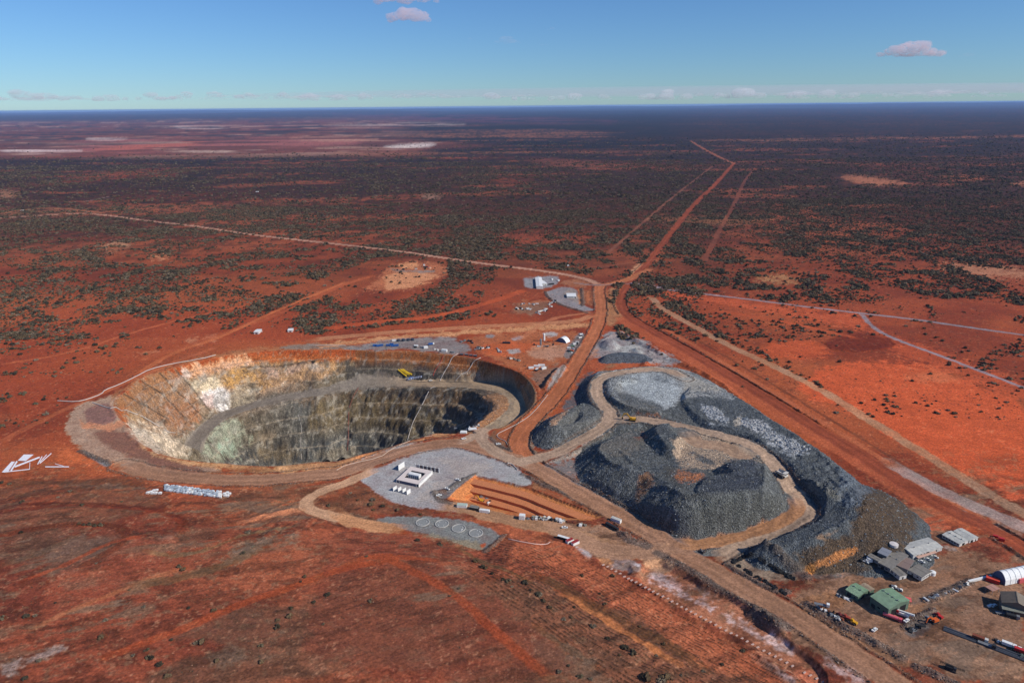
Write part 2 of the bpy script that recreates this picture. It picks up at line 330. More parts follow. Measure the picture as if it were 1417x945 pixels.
r_left = [(829, 394), (812, 386), (762, 376), (677, 366), (609, 356), (542, 346), (440, 335), (339, 324), (271, 313), (203, 306), (142, 297), (102, 295), (0, 302), (-60, 305)]
r_low = q(Z1, [(350, 725), (500, 765), (800, 800), (1100, 806), (1417, 772)]) + [(471, 655), (534, 631), (585, 617), (636, 611), (661, 618), (699, 630), (737, 644), (785, 673), (840, 703), (895, 734), (960, 774), (1025, 811), (1100, 851), (1152, 887), (1204, 921), (1260, 960), (1330, 1005)]
road('dirt_track', [(p[0]-6, p[1]+6) for p in r_right[10:22]], 11, (180, 86, 58), 0, 0, 0, False)
road('dirt_track', [(p[0]+14, p[1]-5) for p in r_right[12:22]], 4, (186, 96, 66), 0, 0, 0, False)
road('dirt_track', [(p[0]+26, p[1]-8) for p in r_right[12:22]], 2.5, (100, 52, 38), 0, 0, 0, False)
road('haul_road', r_right, 9.5, (146, 66, 46), 1.6, 0, 0.16, bcol=(74, 40, 30))
road('dirt_road', r_far, 11, (176, 96, 72), 0, 0, 0, False)
road('dirt_road', r_left, 7.5, (186, 134, 112), 0.5, 0, 0.05, bcol=(110, 50, 38))
road('haul_road', r_mid, 9.0, ORR, 1.3, 0, 0.13, bcol=(92, 66, 50))
road('haul_road', r_low, 10.0, BRN, 0.8, 0, 0.15, bcol=(104, 80, 64))
# ramp from the crossing into the pit, dump road, loop back to the lower road
road('haul_road', q(Z2, [(1240, 800), (1120, 765), (1030, 720), (975, 670), (960, 632), (985, 605)]), 7.5, TAN, 0.0, 0, 0.14)
road('haul_road', q(Z2, [(830, 672), (880, 668), (930, 645), (985, 605), (1040, 570)]), 7, TAN, 0, 0, 0.14)
ra = q(Z3, [(60, 790, 0), (130, 775, 0), (250, 750, 1), (400, 672, 6), (520, 602, 10), (575, 560, 12), (560, 500, 12), (515, 455, 12), (490, 400, 12), (500, 330, 12), (600, 300, 12), (750, 276, 12), (880, 280, 12), (980, 330, 12)])
road('haul_road', ra, 7.4, TAN, 0.6, None, 0.14, bcol=(120, 105, 90))
rb = q(Z3, [(575, 560, 12), (700, 548, 13), (830, 562, 14), (1000, 597, 17), (1150, 632, 19)]) + q(Z4, [(550, 172, 20), (700, 212, 20), (790, 282, 19), (870, 372, 18), (930, 460, 16), (1000, 530, 13), (1015, 590, 12), (930, 650, 9), (750, 720, 4), (640, 760, 1), (560, 810, 0), (500, 840, 0)])
road('haul_road', rb, 7.2, TAN, 0.8, None, 0.14, bcol=(84, 78, 72))
road('haul_road', q(Z4, [(940, 500, 15), (965, 560, 12), (900, 625, 8), (700, 700, 3), (520, 750, 0), (380, 765, 0), (280, 740, 0)]), 6.5, (174, 118, 86), 0, None, 0.1)
road('haul_road', q(Z4, [(350, 150, 20), (420, 220, 20), (560, 220, 20), (640, 280, 20), (700, 250, 20)]), 10, (160, 128, 102), 0, None, 0.1)
# track beside the near rim, the loop at the ring pads
road('dirt_road', q(Z8, [(1430, 130), (1315, 185), (1220, 218), (1165, 245), (1160, 275), (1200, 300), (1330, 330)]), 6, (196, 148, 114), 0, 0, .06)
road('dirt_road', q(Z5, [(-60, 285), (0, 262), (40, 250)]) , 5, (196, 148, 114), 0, 0, .06)
road('dirt_road', q(Z5, [(-70, 420), (0, 478), (80, 490), (200, 515), (320, 520)]), 7, (196, 134, 98), 0, 0, .05)
road('dirt_road', q(Z5, [(470, 395), (640, 400), (760, 440), (900, 475), (1050, 500), (1200, 540), (1400, 600), (1480, 620)]), 8, (168, 122, 92), 0, 0, .08)
road('dirt_road', q(Z7, [(100, 110), (250, 190), (400, 245), (560, 250), (700, 225), (760, 210)]), 9, (168, 124, 98), 0, 0, .1)
# access road beyond the right haul road and the pale grey roads
road('access_road', q(F4, [(1260, 570), (1300, 566), (1417, 585)]) + q(F5, [(0, 543), (200, 566), (400, 590), (600, 616), (800, 640), (1000, 662), (1200, 692), (1416, 722), (1600, 748)]), 4.2, (134, 136, 140), 0, 0, 0)
road('access_road', q(F5, [(797, 640), (830, 680), (875, 715), (980, 758), (1100, 800), (1250, 858), (1416, 922), (1560, 980)]), 3.8, (138, 140, 144), 0, 0, 0)
road('access_road', q(F4, [(1040, 565), (1150, 578), (1260, 562)]), 4.5, (140, 120, 112), 0, 0, 0)
road('dirt_track', q(F5, [(0, 575), (40, 620), (150, 680), (300, 765), (450, 830), (600, 905), (700, 960)]) + [(1200, 580), (1260, 615), (1330, 660), (1400, 702), (1480, 740)], 7, (176, 136, 108), 0, 0, 0, False)
road('dirt_track', [(1230, 640), (1300, 680), (1360, 705), (1450, 742)], 9, (168, 150, 138), 0, 0, 0, False)
for p_, w_, c_ in (([(986, 230), (960, 250), (925, 278), (900, 300), (870, 325), (840, 350)], 5, (140, 84, 68)),
                   ([(1042, 236), (1030, 250), (1015, 285), (1000, 310), (985, 340), (975, 360)], 7, (132, 70, 56)),
                   ([(455, 455), (520, 445), (600, 440), (680, 418), (727, 401)], 9, (196, 82, 48)),
                   ([(0, 612), (60, 580), (150, 540), (230, 505), (300, 480)], 5, (182, 92, 62)),
                   ([(190, 500), (300, 465), (400, 430), (470, 395), (520, 380)], 7, (178, 84, 54)),
                   (q(Z8, [(1450, 540), (1315, 560), (1100, 640), (900, 710), (700, 800), (560, 850), (420, 905)]), 3.6, (164, 70, 44)),
                   (q(Z5, [(0, 790), (120, 745), (230, 745), (490, 748)]), 3.2, (168, 74, 46)),
                   (q(Z5, [(230, 755), (350, 820), (470, 880), (600, 960)]) + [(690, 900), (760, 960)], 3.6, (162, 68, 42)),
                   (q(Z8, [(0, 340), (200, 320), (420, 320), (620, 345), (700, 380), (690, 420)]), 3.0, (132, 50, 34)),
                   (q(Z8, [(140, 800), (260, 740), (400, 680), (560, 610), (720, 560)]), 2.5, (186, 110, 80)),
                   ([(990, 430), (1060, 440), (1130, 455), (1190, 470)], 6, (190, 80, 48)),
                   (q(F3, [(340, 235), (450, 212)]), 6, (150, 120, 112)), (q(F3, [(0, 285), (130, 262), (260, 262), (420, 280)]), 12, (168, 100, 74)),
                   (q(F4, [(1010, 500), (1150, 500), (1300, 475), (1417, 470)]), 4, (150, 84, 64)),
                   ([(720, 470), (760, 440), (820, 432)], 5, (190, 110, 80)), ([(430, 470), (560, 458), (700, 450), (800, 445), (820, 436)], 9, (196, 128, 96))):
    road('dirt_track', p_, w_, c_, 0, 0, 0, False)
for k_, (p_, c_) in enumerate(((q(Z8, [(0, 308), (200, 304), (420, 312), (560, 326), (660, 350), (720, 385), (700, 430)]), (92, 38, 26)), (q(Z8, [(0, 445), (150, 412), (330, 392), (450, 400), (500, 430), (470, 480), (330, 560)]), (104, 44, 30)), (q(Z8, [(0, 180), (200, 196), (400, 186), (520, 196)]), (96, 62, 46)),
              (q(Z8, [(560, 500), (700, 520), (830, 480), (960, 420), (1130, 380)]), (128, 104, 76)), (q(Z8, [(900, 380), (1000, 340), (1120, 295)]), (206, 120, 88)), (q(Z8, [(960, 355), (1060, 325), (1140, 290)]), (206, 124, 92)), (q(Z8, [(100, 620), (260, 560), (420, 470), (560, 440)]), (176, 72, 46)), (q(Z8, [(0, 560), (160, 520), (300, 440)]), (110, 84, 66)),
              (q(Z8, [(500, 640), (700, 600), (860, 560), (1000, 480)]), (110, 86, 64)), (q(Z7, [(0, 720), (100, 800), (200, 860), (330, 945)]), (104, 84, 66)), (q(Z7, [(130, 500), (300, 620), (500, 740), (760, 900)]), (206, 120, 76)), (q(Z7, [(20, 420), (180, 500), (420, 640), (640, 740), (900, 900)]), (92, 60, 42)),
              (q(Z5, [(600, 620), (700, 700), (850, 800), (1000, 870)]), (104, 84, 60)), (q(F3, [(0, 900), (300, 850), (560, 760), (800, 700), (1000, 660)]), (196, 96, 62)), (q(F3, [(560, 940), (700, 850), (900, 790), (1100, 690), (1417, 560)]), (200, 104, 66)))):
    road('dirt_track', p_, 2.4+1.2*(k_ % 3), c_, 0, 0, 0, False)
# heaped cleared vegetation in the orange field
w_ = wp(q(F5, [(650, 748), (760, 716), (880, 720), (955, 765), (800, 788), (690, 780)])); s_ = box(w_, 4); s_ = s_[inside(Xf[s_], Yf[s_], w_)]; H[s_] += 1.8*fbm(Xf[s_], Yf[s_], 6, 3, 33)
# causeway berms: long grey rock banks beside the middle road
for pl, hh, ww in ((q(Z3, [(215, 385), (250, 330), (320, 262)]), 4, 6), (q(Z2, [(1417, 280), (1370, 320), (1330, 380)]), 4, 6)):
    ridgeline(pl, hh, ww, 1, None, .3)
# small relief everywhere, stronger on rubble
rockm = np.zeros(N, dtype=np.float32)
for n_ in (NORTH, WEST, SOUTH, EAST, CRES):
    if n_ in CN: rockm[CLS == CN.index(n_)] = 1
flatf = ss(1300, 1000, Yf)
lump = (fbm(Xf, Yf, 5.5, 3, 71, 0.6)-0.5)
H += (lump*1.1*rockm + lump*0.25*(1-rockm)*flatf*(~PIT)).astype(np.float32)
east = CLS == CN.index(EAST)
hum = fbm(Xf, Yf, 9, 3, 19); H[east] += (np.abs(hum[east]-0.5)*-9+1.6)*ss(19, 25, H[east])
# ------------------------------------------------------------------ soil and rock colours
PX, PY = project(Xf, Yf, H.astype(np.float64))
Hc = H.copy()
n1 = fbm(Xf, Yf, 90, 4, 101); n2 = fbm(Xf, Yf, 11, 4, 107, 0.6); n3 = fbm(Xf*0.35, Yf, 160, 4, 113)
n4 = fbm(Xf, Yf, 700, 4, 117); n5 = fbm(Xf*0.25, Yf, 900, 4, 131); n6 = fbm(Xf, Yf, 2.2, 2, 137)
def mixc(base, col, f):
    return base+(lin(col)[None, :]-base)*f[:, None]
def pnt(poly, col, f=1.0, soft=2.0, wob=0.0, sel=None, k=1, nz=None):
    """soil of another colour inside an outline read off the photograph"""
    w = smooth([tuple(p[:2]) for p in poly], True, k)
    xs = [p[0] for p in w]; ys = [p[1] for p in w]; mg = soft+wob+2
    m = (PX > min(xs)-mg) & (PX < max(xs)+mg) & (PY > min(ys)-mg) & (PY < max(ys)+mg) & (Yf > 100)
    if sel is not None: m &= sel
    s = np.nonzero(m)[0]
    if not s.size: return s
    sc = max(1.0, wob); x = PX[s]+(fbm(Xf[s], Yf[s], 22, 3, 201)-.5)*2*sc; y = PY[s]+(fbm(Xf[s], Yf[s], 22, 3, 203)-.5)*2*sc*0.6
    d, _, _, _ = pl_dist(x, y, w, True); ins = inside(x, y, w)
    ed = ((n2[s]-.5)*3.0+(n6[s]-.5)*1.8)*ss(4000, 1500, Yf[s])
    a = np.clip(0.5+np.where(ins, d, -d)/(2*soft)+ed*min(1.0, 0.35+soft*0.3), 0, 1)*f*(0.8+0.4*n2[s])
    a = np.clip(a, 0, 1)
    if nz is not None: a = a*nz[s]
    COL[s] = mixc(COL[s], col, a)
    return s[a > 0.4*f]
RED = (158, 66, 40)
COL[:] = lin((163, 70, 43))
COL[:] = mixc(COL, (134, 54, 36), ss(0.42, 0.62, n1)*0.8)
COL[:] = mixc(COL, (186, 92, 56), ss(0.55, 0.7, n3)*0.55)
COL[:] = mixc(COL, (96, 46, 34), ss(0.5, 0.75, n2)*0.45)
# bush plain: browner soils with distance, cloud shadow painted dark over the mid band
pyl = PY+(PX-708)*0.0096         # level of the horizon taken out
f = ss(440, 330, PY)*(0.45+0.55*ss(.35, .6, n4)); COL[:] = mixc(COL, (106, 54, 40), f*0.8)
f = ss(350, 250, PY); COL[:] = mixc(COL, (58, 38, 34), f*0.85*ss(0.3, 0.55, n4+0.12))
f = ss(250, 190, PY)*ss(500, 620, PX+(n4-.5)*200); COL[:] = mixc(COL, (36, 31, 34), f*0.9)
f = ss(240, 205, PY)*ss(640, 500, PX); COL[:] = mixc(COL, (48, 40, 42), f*0.7)
f = ss(420, 370, PY)*ss(900, 1000, PX); COL[:] = mixc(COL, (74, 40, 34), f*0.65*ss(.35, .6, n4+.1))
# thin pale openings among the scrub
f = ss(0.60, 0.70, n5)*ss(430, 300, PY)*ss(165, 190, PY); COL[:] = mixc(COL, (176, 104, 78), f*0.55)
f = ss(0.58, 0.70, n3)*ss(1300, 2200, Yf)*ss(9000, 5000, Yf); COL[:] = mixc(COL, (166, 82, 58), f*0.6)
# scrub cover mottles dark where bushes get too small, plus painted cloud shadow
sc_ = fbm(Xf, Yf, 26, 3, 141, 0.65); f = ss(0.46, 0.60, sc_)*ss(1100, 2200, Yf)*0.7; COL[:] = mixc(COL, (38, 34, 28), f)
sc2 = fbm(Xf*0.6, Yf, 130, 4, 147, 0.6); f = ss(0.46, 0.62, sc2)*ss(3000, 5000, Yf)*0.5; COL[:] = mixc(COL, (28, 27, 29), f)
# salt lake country on the left horizon
lk = ss(660, 480, PX+(n4-.5)*260)*ss(158, 166, pyl)*ss(218, 208, pyl+(n5-.5)*8)
COL[:] = mixc(COL, (132, 70, 62), lk*0.7)
lk2 = lk*ss(0.56, 0.66, fbm(Xf*0.45, Yf, 600, 5, 151, .6)); COL[:] = mixc(COL, (186, 142, 122), lk2*0.6)
lk3 = lk*ss(0.50, 0.60, fbm(Xf*0.6, Yf, 420, 5, 157, .6))*ss(205, 185, pyl); COL[:] = mixc(COL, (52, 46, 48), lk3*0.85)
for pl, c, a in (([(0, 212), (90, 196), (200, 190), (360, 190), (520, 192), (480, 202), (300, 206), (150, 214)], (166, 92, 88), .8), ([(120, 205), (260, 193), (300, 194), (240, 207), (160, 212)], (186, 92, 76), .8),
                 ([(0, 206), (60, 206), (130, 209), (60, 212), (0, 213)], (214, 188, 176), .9), ([(200, 206), (300, 204), (380, 208), (330, 212), (250, 210)], (214, 180, 156), .9),
                 ([(530, 203), (560, 200), (606, 198), (590, 205), (540, 207)], (220, 200, 186), .9), ([(110, 192), (150, 192), (185, 191), (150, 195)], (220, 196, 180), .8),
                 ([(240, 174), (310, 176), (300, 180), (250, 178)], (214, 190, 176), .7), ([(420, 172), (560, 170), (670, 172), (560, 176)], (198, 168, 150), .7),
                 ([(380, 192), (470, 190), (540, 192), (470, 196)], (206, 150, 126), .7), ([(430, 160), (560, 158), (720, 161), (900, 170), (700, 172), (560, 166)], (110, 52, 66), .6)):
    pnt(pl, c, a, 2.5, 2, nz=ss(.40, .58, fbm(Xf*.45, Yf, 420, 5, 241, .6)))
# bright openings of bare earth
for pl, c, a in (([(1120, 470), (1200, 462), (1230, 475), (1150, 490)], (168, 74, 46), .7),
                 ([(1100, 545), (1120, 515), (1180, 500), (1260, 500), (1330, 520), (1430, 560), (1430, 690), (1400, 690), (1300, 640), (1200, 580)], (206, 84, 48), .95),
                 ([(1055, 480), (1090, 470), (1150, 478), (1150, 490), (1110, 497), (1060, 495)], (196, 80, 46), .8),
                 ([(1240, 515), (1300, 512), (1340, 522), (1290, 532)], (204, 110, 76), .5), ([(1345, 632), (1400, 628), (1417, 640), (1370, 645)], (150, 66, 42), .6),
                 ([(900, 402), (1000, 412), (1120, 428), (1196, 436), (1210, 460), (1150, 450), (1030, 425), (900, 408)], (196, 82, 50), .8),
                 ([(1190, 440), (1225, 462), (1300, 485), (1417, 530), (1417, 560), (1300, 510), (1215, 480)], (192, 80, 48), .7),
                 ([(1290, 372), (1330, 362), (1417, 372), (1430, 385), (1350, 384)], (186, 122, 96), .7), ([(1040, 385), (1080, 380), (1110, 388), (1070, 394)], (176, 122, 86), .7),
                 ([(1155, 243), (1200, 243), (1270, 256), (1200, 257)], (180, 106, 80), .8), ([(1290, 245), (1330, 243), (1370, 248), (1330, 251)], (172, 92, 64), .7), ([(1390, 255), (1430, 250), (1430, 258)], (180, 106, 80), .8),
                 ([(880, 300), (960, 300), (1080, 302), (1040, 312), (940, 308)], (168, 108, 76), .45), ([(640, 330), (720, 322), (860, 330), (760, 340)], (166, 74, 52), .55),
                 ([(205, 355), (225, 351), (235, 355), (215, 359)], (206, 130, 96), .8), ([(140, 342), (170, 335), (180, 340), (150, 346)], (190, 134, 104), .7),
                 ([(0, 264), (20, 265), (28, 270), (0, 277)], (176, 116, 90), .7), ([(580, 270), (600, 269), (612, 272), (590, 275)], (170, 124, 104), .7),
                 ([(185, 490), (215, 487), (218, 491), (195, 492)], (206, 140, 106), .8), ([(262, 472), (275, 470), (276, 474), (264, 476)], (210, 150, 120), .8), ([(285, 466), (300, 464), (303, 468), (290, 470)], (210, 150, 120), .8),
                 ([(720, 220), (800, 222), (900, 232), (830, 234), (760, 228)], (140, 76, 62), .5), ([(440, 210), (560, 208), (620, 214), (500, 220)], (150, 84, 66), .5),
                 ([(0, 420), (300, 420), (520, 440), (440, 470), (250, 480), (120, 540), (0, 600)], (170, 70, 42), .55), ([(1400, 480), (1417, 470), (1417, 500)], RED, .5)):
    pnt(pl, c, a, 3, 5)
# fenced explosives pad, tracks around it
pnt([(500, 398), (518, 392), (535, 374), (545, 366), (580, 362), (610, 366), (622, 376), (600, 388), (570, 402), (520, 402)], (196, 112, 80), .7, 2, 2)
pnt([(535, 392), (530, 382), (560, 374), (600, 378), (610, 380), (585, 392), (565, 401), (530, 401)], (214, 140, 104), .8, 1.5, 2)
pnt([(550, 366), (565, 363), (582, 366), (575, 372), (552, 372)], (216, 140, 102), .9, 1)
pnt([(540, 372), (560, 374), (590, 375), (603, 374), (600, 378), (575, 377), (545, 376)], (136, 124, 112), .8, 1)
pnt(q(F5, [(650, 748), (760, 716), (880, 720), (955, 765), (800, 788), (690, 780)]), (112, 40, 28), .9, 1.5, 2)
# ---- pit walls
w_ = PIT & ~RAMP; z_ = Hc+(n2-.5)*10+(n1-.5)*8; dth = np.degrees(PT) % 360
k_ = w_
def setp(sel, col, f): 
    s = np.nonzero(sel)[0]; COL[s] = mixc(COL[s], col, f[s] if isinstance(f, np.ndarray) else np.full(s.size, f, np.float32))
strat = fbm(Xf*0.08+Yf*0.08, Hc*1.0, 6, 3, 161)
setp(w_, (118, 104, 84), 1.0)
rb_ = ss(150, 110, dth)   # right part of the back wall
setp(w_, (128, 112, 86), ss(0.45, 0.6, n2)*0.6)
setp(w_, (190, 154, 120), ss(105, 140, dth)*ss(-74, -44, z_)*0.9)
setp(w_, (178, 138, 92), ss(75, 110, dth)*ss(-36, -26, z_)*ss(0.4, 0.55, n2)*0.7)
setp(w_, (190, 92, 48), ss(-17, -11, z_)*0.95)
setp(w_, (176, 78, 42), ss(-8, -4, z_)*0.9)
setp(w_ & (dth < 90), (150, 92, 58), ss(-30, -12, z_)*0.7)
setp(w_ & (dth < 95), (84, 78, 70), ss(-16, -26, z_)*0.85)
low = ss(-48, -58, z_)*ss(155, 125, dth); setp(w_, (102, 100, 92), low*0.9)
setp(w_, (126, 104, 66), ss(-52, -48, z_)*ss(-72, -60, z_)*ss(0.4, 0.55, n1)*0.0+low*ss(0.48, 0.58, n1)*ss(-110, -80, z_)*0.75)
setp(w_, (74, 76, 76), ss(-95, -118, z_)*0.8)
setp(w_, (146, 142, 132), ss(0.56, 0.66, n2)*low*0.35)
W_ = w_
for pl, c, a, so in ((q(Z1, [(300, 375), (360, 330), (450, 262), (560, 210), (640, 200), (720, 300), (770, 360), (760, 480), (700, 560), (600, 540), (450, 440), (330, 420)]), (156, 110, 80), .85, 3),
                 (q(Z1, [(560, 380), (650, 360), (740, 400), (770, 450), (700, 520), (600, 500)]), (166, 104, 78), .6, 4),
                 (q(Z1, [(640, 200), (760, 170), (900, 150), (1060, 130), (1060, 190), (900, 200), (700, 250)]), (228, 168, 128), .9, 3),
                 (q(Z1, [(720, 262), (860, 232), (905, 262), (880, 300), (770, 325), (735, 300)]), (232, 208, 168), .95, 2.5),
                 (q(Z1, [(780, 330), (930, 300), (940, 370), (930, 440), (880, 440), (830, 400), (790, 370)]), (232, 222, 210), .95, 2.5),
                 (q(Z1, [(650, 200), (690, 195), (720, 230), (700, 260), (670, 240)]), (232, 206, 184), .8, 2), (q(Z1, [(780, 330), (850, 350), (850, 430), (800, 400)]), (218, 178, 160), .6, 2),
                 (q(Z1, [(860, 230), (1000, 200), (1100, 210), (1180, 290), (1100, 310), (930, 300), (890, 270)]), (208, 152, 88), .85, 4),
                 (q(Z1, [(1130, 190), (1200, 190), (1220, 230), (1190, 245), (1140, 225)]), (240, 208, 190), .85, 2), (q(Z1, [(1240, 200), (1330, 180), (1330, 210), (1270, 230)]), (236, 206, 190), .85, 2), (q(Z1, [(1340, 180), (1417, 170), (1450, 200), (1400, 215)]), (232, 210, 186), .8, 2),
                 (q(Z1, [(1060, 200), (1400, 160), (1500, 180), (1500, 250), (1280, 260), (1100, 300)]), (200, 150, 104), .6, 4),
                 (q(Z1, [(960, 300), (1060, 240), (1100, 330), (1050, 400), (960, 420), (930, 390)]), (164, 150, 124), .7, 3),
                 (q(Z1, [(380, 480), (520, 520), (640, 560), (700, 660), (560, 660), (450, 600), (390, 540)]), (222, 198, 168), .9, 3),
                 (q(Z1, [(800, 580), (860, 500), (960, 460), (1010, 520), (1040, 600), (980, 680), (930, 700), (780, 690)]), (160, 164, 138), .85, 4),
                 (q(Z1, [(870, 620), (960, 560), (1000, 640), (930, 690)]), (150, 170, 146), .8, 4), (q(Z1, [(1040, 640), (1200, 600), (1300, 690), (1100, 705)]), (136, 116, 86), .7, 5),
                 (q(Z1, [(1090, 540), (1180, 545), (1190, 590), (1110, 600)]), (160, 138, 110), .6, 3),
                 (q(Z2, [(0, 390), (300, 390), (700, 385), (980, 425), (960, 480), (700, 470), (420, 480), (300, 420), (0, 470)]), (118, 94, 68), .75, 5),
                 (q(Z2, [(700, 385), (1000, 420), (920, 510), (830, 470), (700, 440)]), (132, 102, 70), .7, 5),
                 (q(Z2, [(380, 420), (560, 440), (640, 560), (560, 600), (430, 560), (370, 480)]), (104, 84, 56), .6, 6),
                 (q(Z2, [(520, 252), (580, 240), (590, 320), (520, 290)]), (150, 118, 84), .8, 1.5), (q(Z2, [(950, 250), (1150, 310), (1140, 370), (1000, 340), (930, 300)]), (160, 112, 66), .7, 3),
                 (q(Z2, [(70, 720), (260, 700), (300, 760), (60, 770)]), (140, 128, 108), .8, 3), (q(Z2, [(340, 280), (500, 220), (520, 300), (470, 330), (340, 350)]), (96, 90, 78), .6, 4),
                 (q(Z2, [(590, 250), (760, 290), (760, 330), (640, 340), (590, 300)]), (70, 68, 66), .7, 3)):
    pnt(pl, c, a, so, 5, W_)
for pl in ([(450, 262), (560, 330), (640, 410), (700, 470)], [(545, 212), (640, 310), (720, 390), (800, 470)], [(360, 335), (480, 400), (600, 470)], [(640, 200), (720, 290), (830, 430)], [(800, 560), (860, 640), (930, 695)], [(1000, 190), (1200, 185), (1417, 150)]):
    w = q(Z1, pl); xs = [p[0] for p in w]; ys = [p[1] for p in w]
    s_ = np.nonzero(W_ & (PX > min(xs)-4) & (PX < max(xs)+4) & (PY > min(ys)-4) & (PY < max(ys)+4))[0]
    d_, _, _, _ = pl_dist(PX[s_]+(fbm(Xf[s_], Yf[s_], 9, 2, 5)-.5)*3, PY[s_], w); COL[s_] = mixc(COL[s_], (78, 62, 48), ss(1.6, 0.6, d_)*0.75)
v1_ = fbm(PT*200+Hc*.6, Hc*1.6, 34, 4, 221, .6); v2_ = fbm(PT*200, Hc*2.0, 13, 4, 223, .6)
setp(W_, (64, 52, 42), ss(.022, .004, np.abs(v1_-.5))*.55*ss(-3, -8, Hc)); setp(W_, (60, 54, 46), ss(.03, .006, np.abs(v2_-.5))*.4*ss(-8, -14, Hc))
setp(W_, (70, 62, 52), ss(.54, .66, v2_)*.45*ss(-14, -22, Hc)); setp(W_, (206, 196, 176), ss(.60, .70, fbm(PT*200+Hc, Hc*1.4, 9, 4, 227, .6))*.35*ss(-8, -14, Hc))
setp(W_, (176, 156, 126), BF*.38*(.4+n2))
setp(RAMP, (166, 140, 110), 1.0); COL[:] = mixc(COL, (128, 118, 106), RAMP*ss(600, 500, PX)*0.9)
COL[:] = mixc(COL, (104, 92, 78), RAMP*ss(.5, .62, fbm(PT*190, np.hypot(Xf-PCX, Yf-PCY)*3, 24, 4, 231, .6))*.45)
setp(PIT & ~RAMP & (Hc > -25) & (Xf > -60) & (Yf < 830), (168, 120, 88), 0.8)
setp(PIT, (150, 138, 120), ss(.6, .72, fbm(Xf, Yf, 3, 2, 88))*0.35)
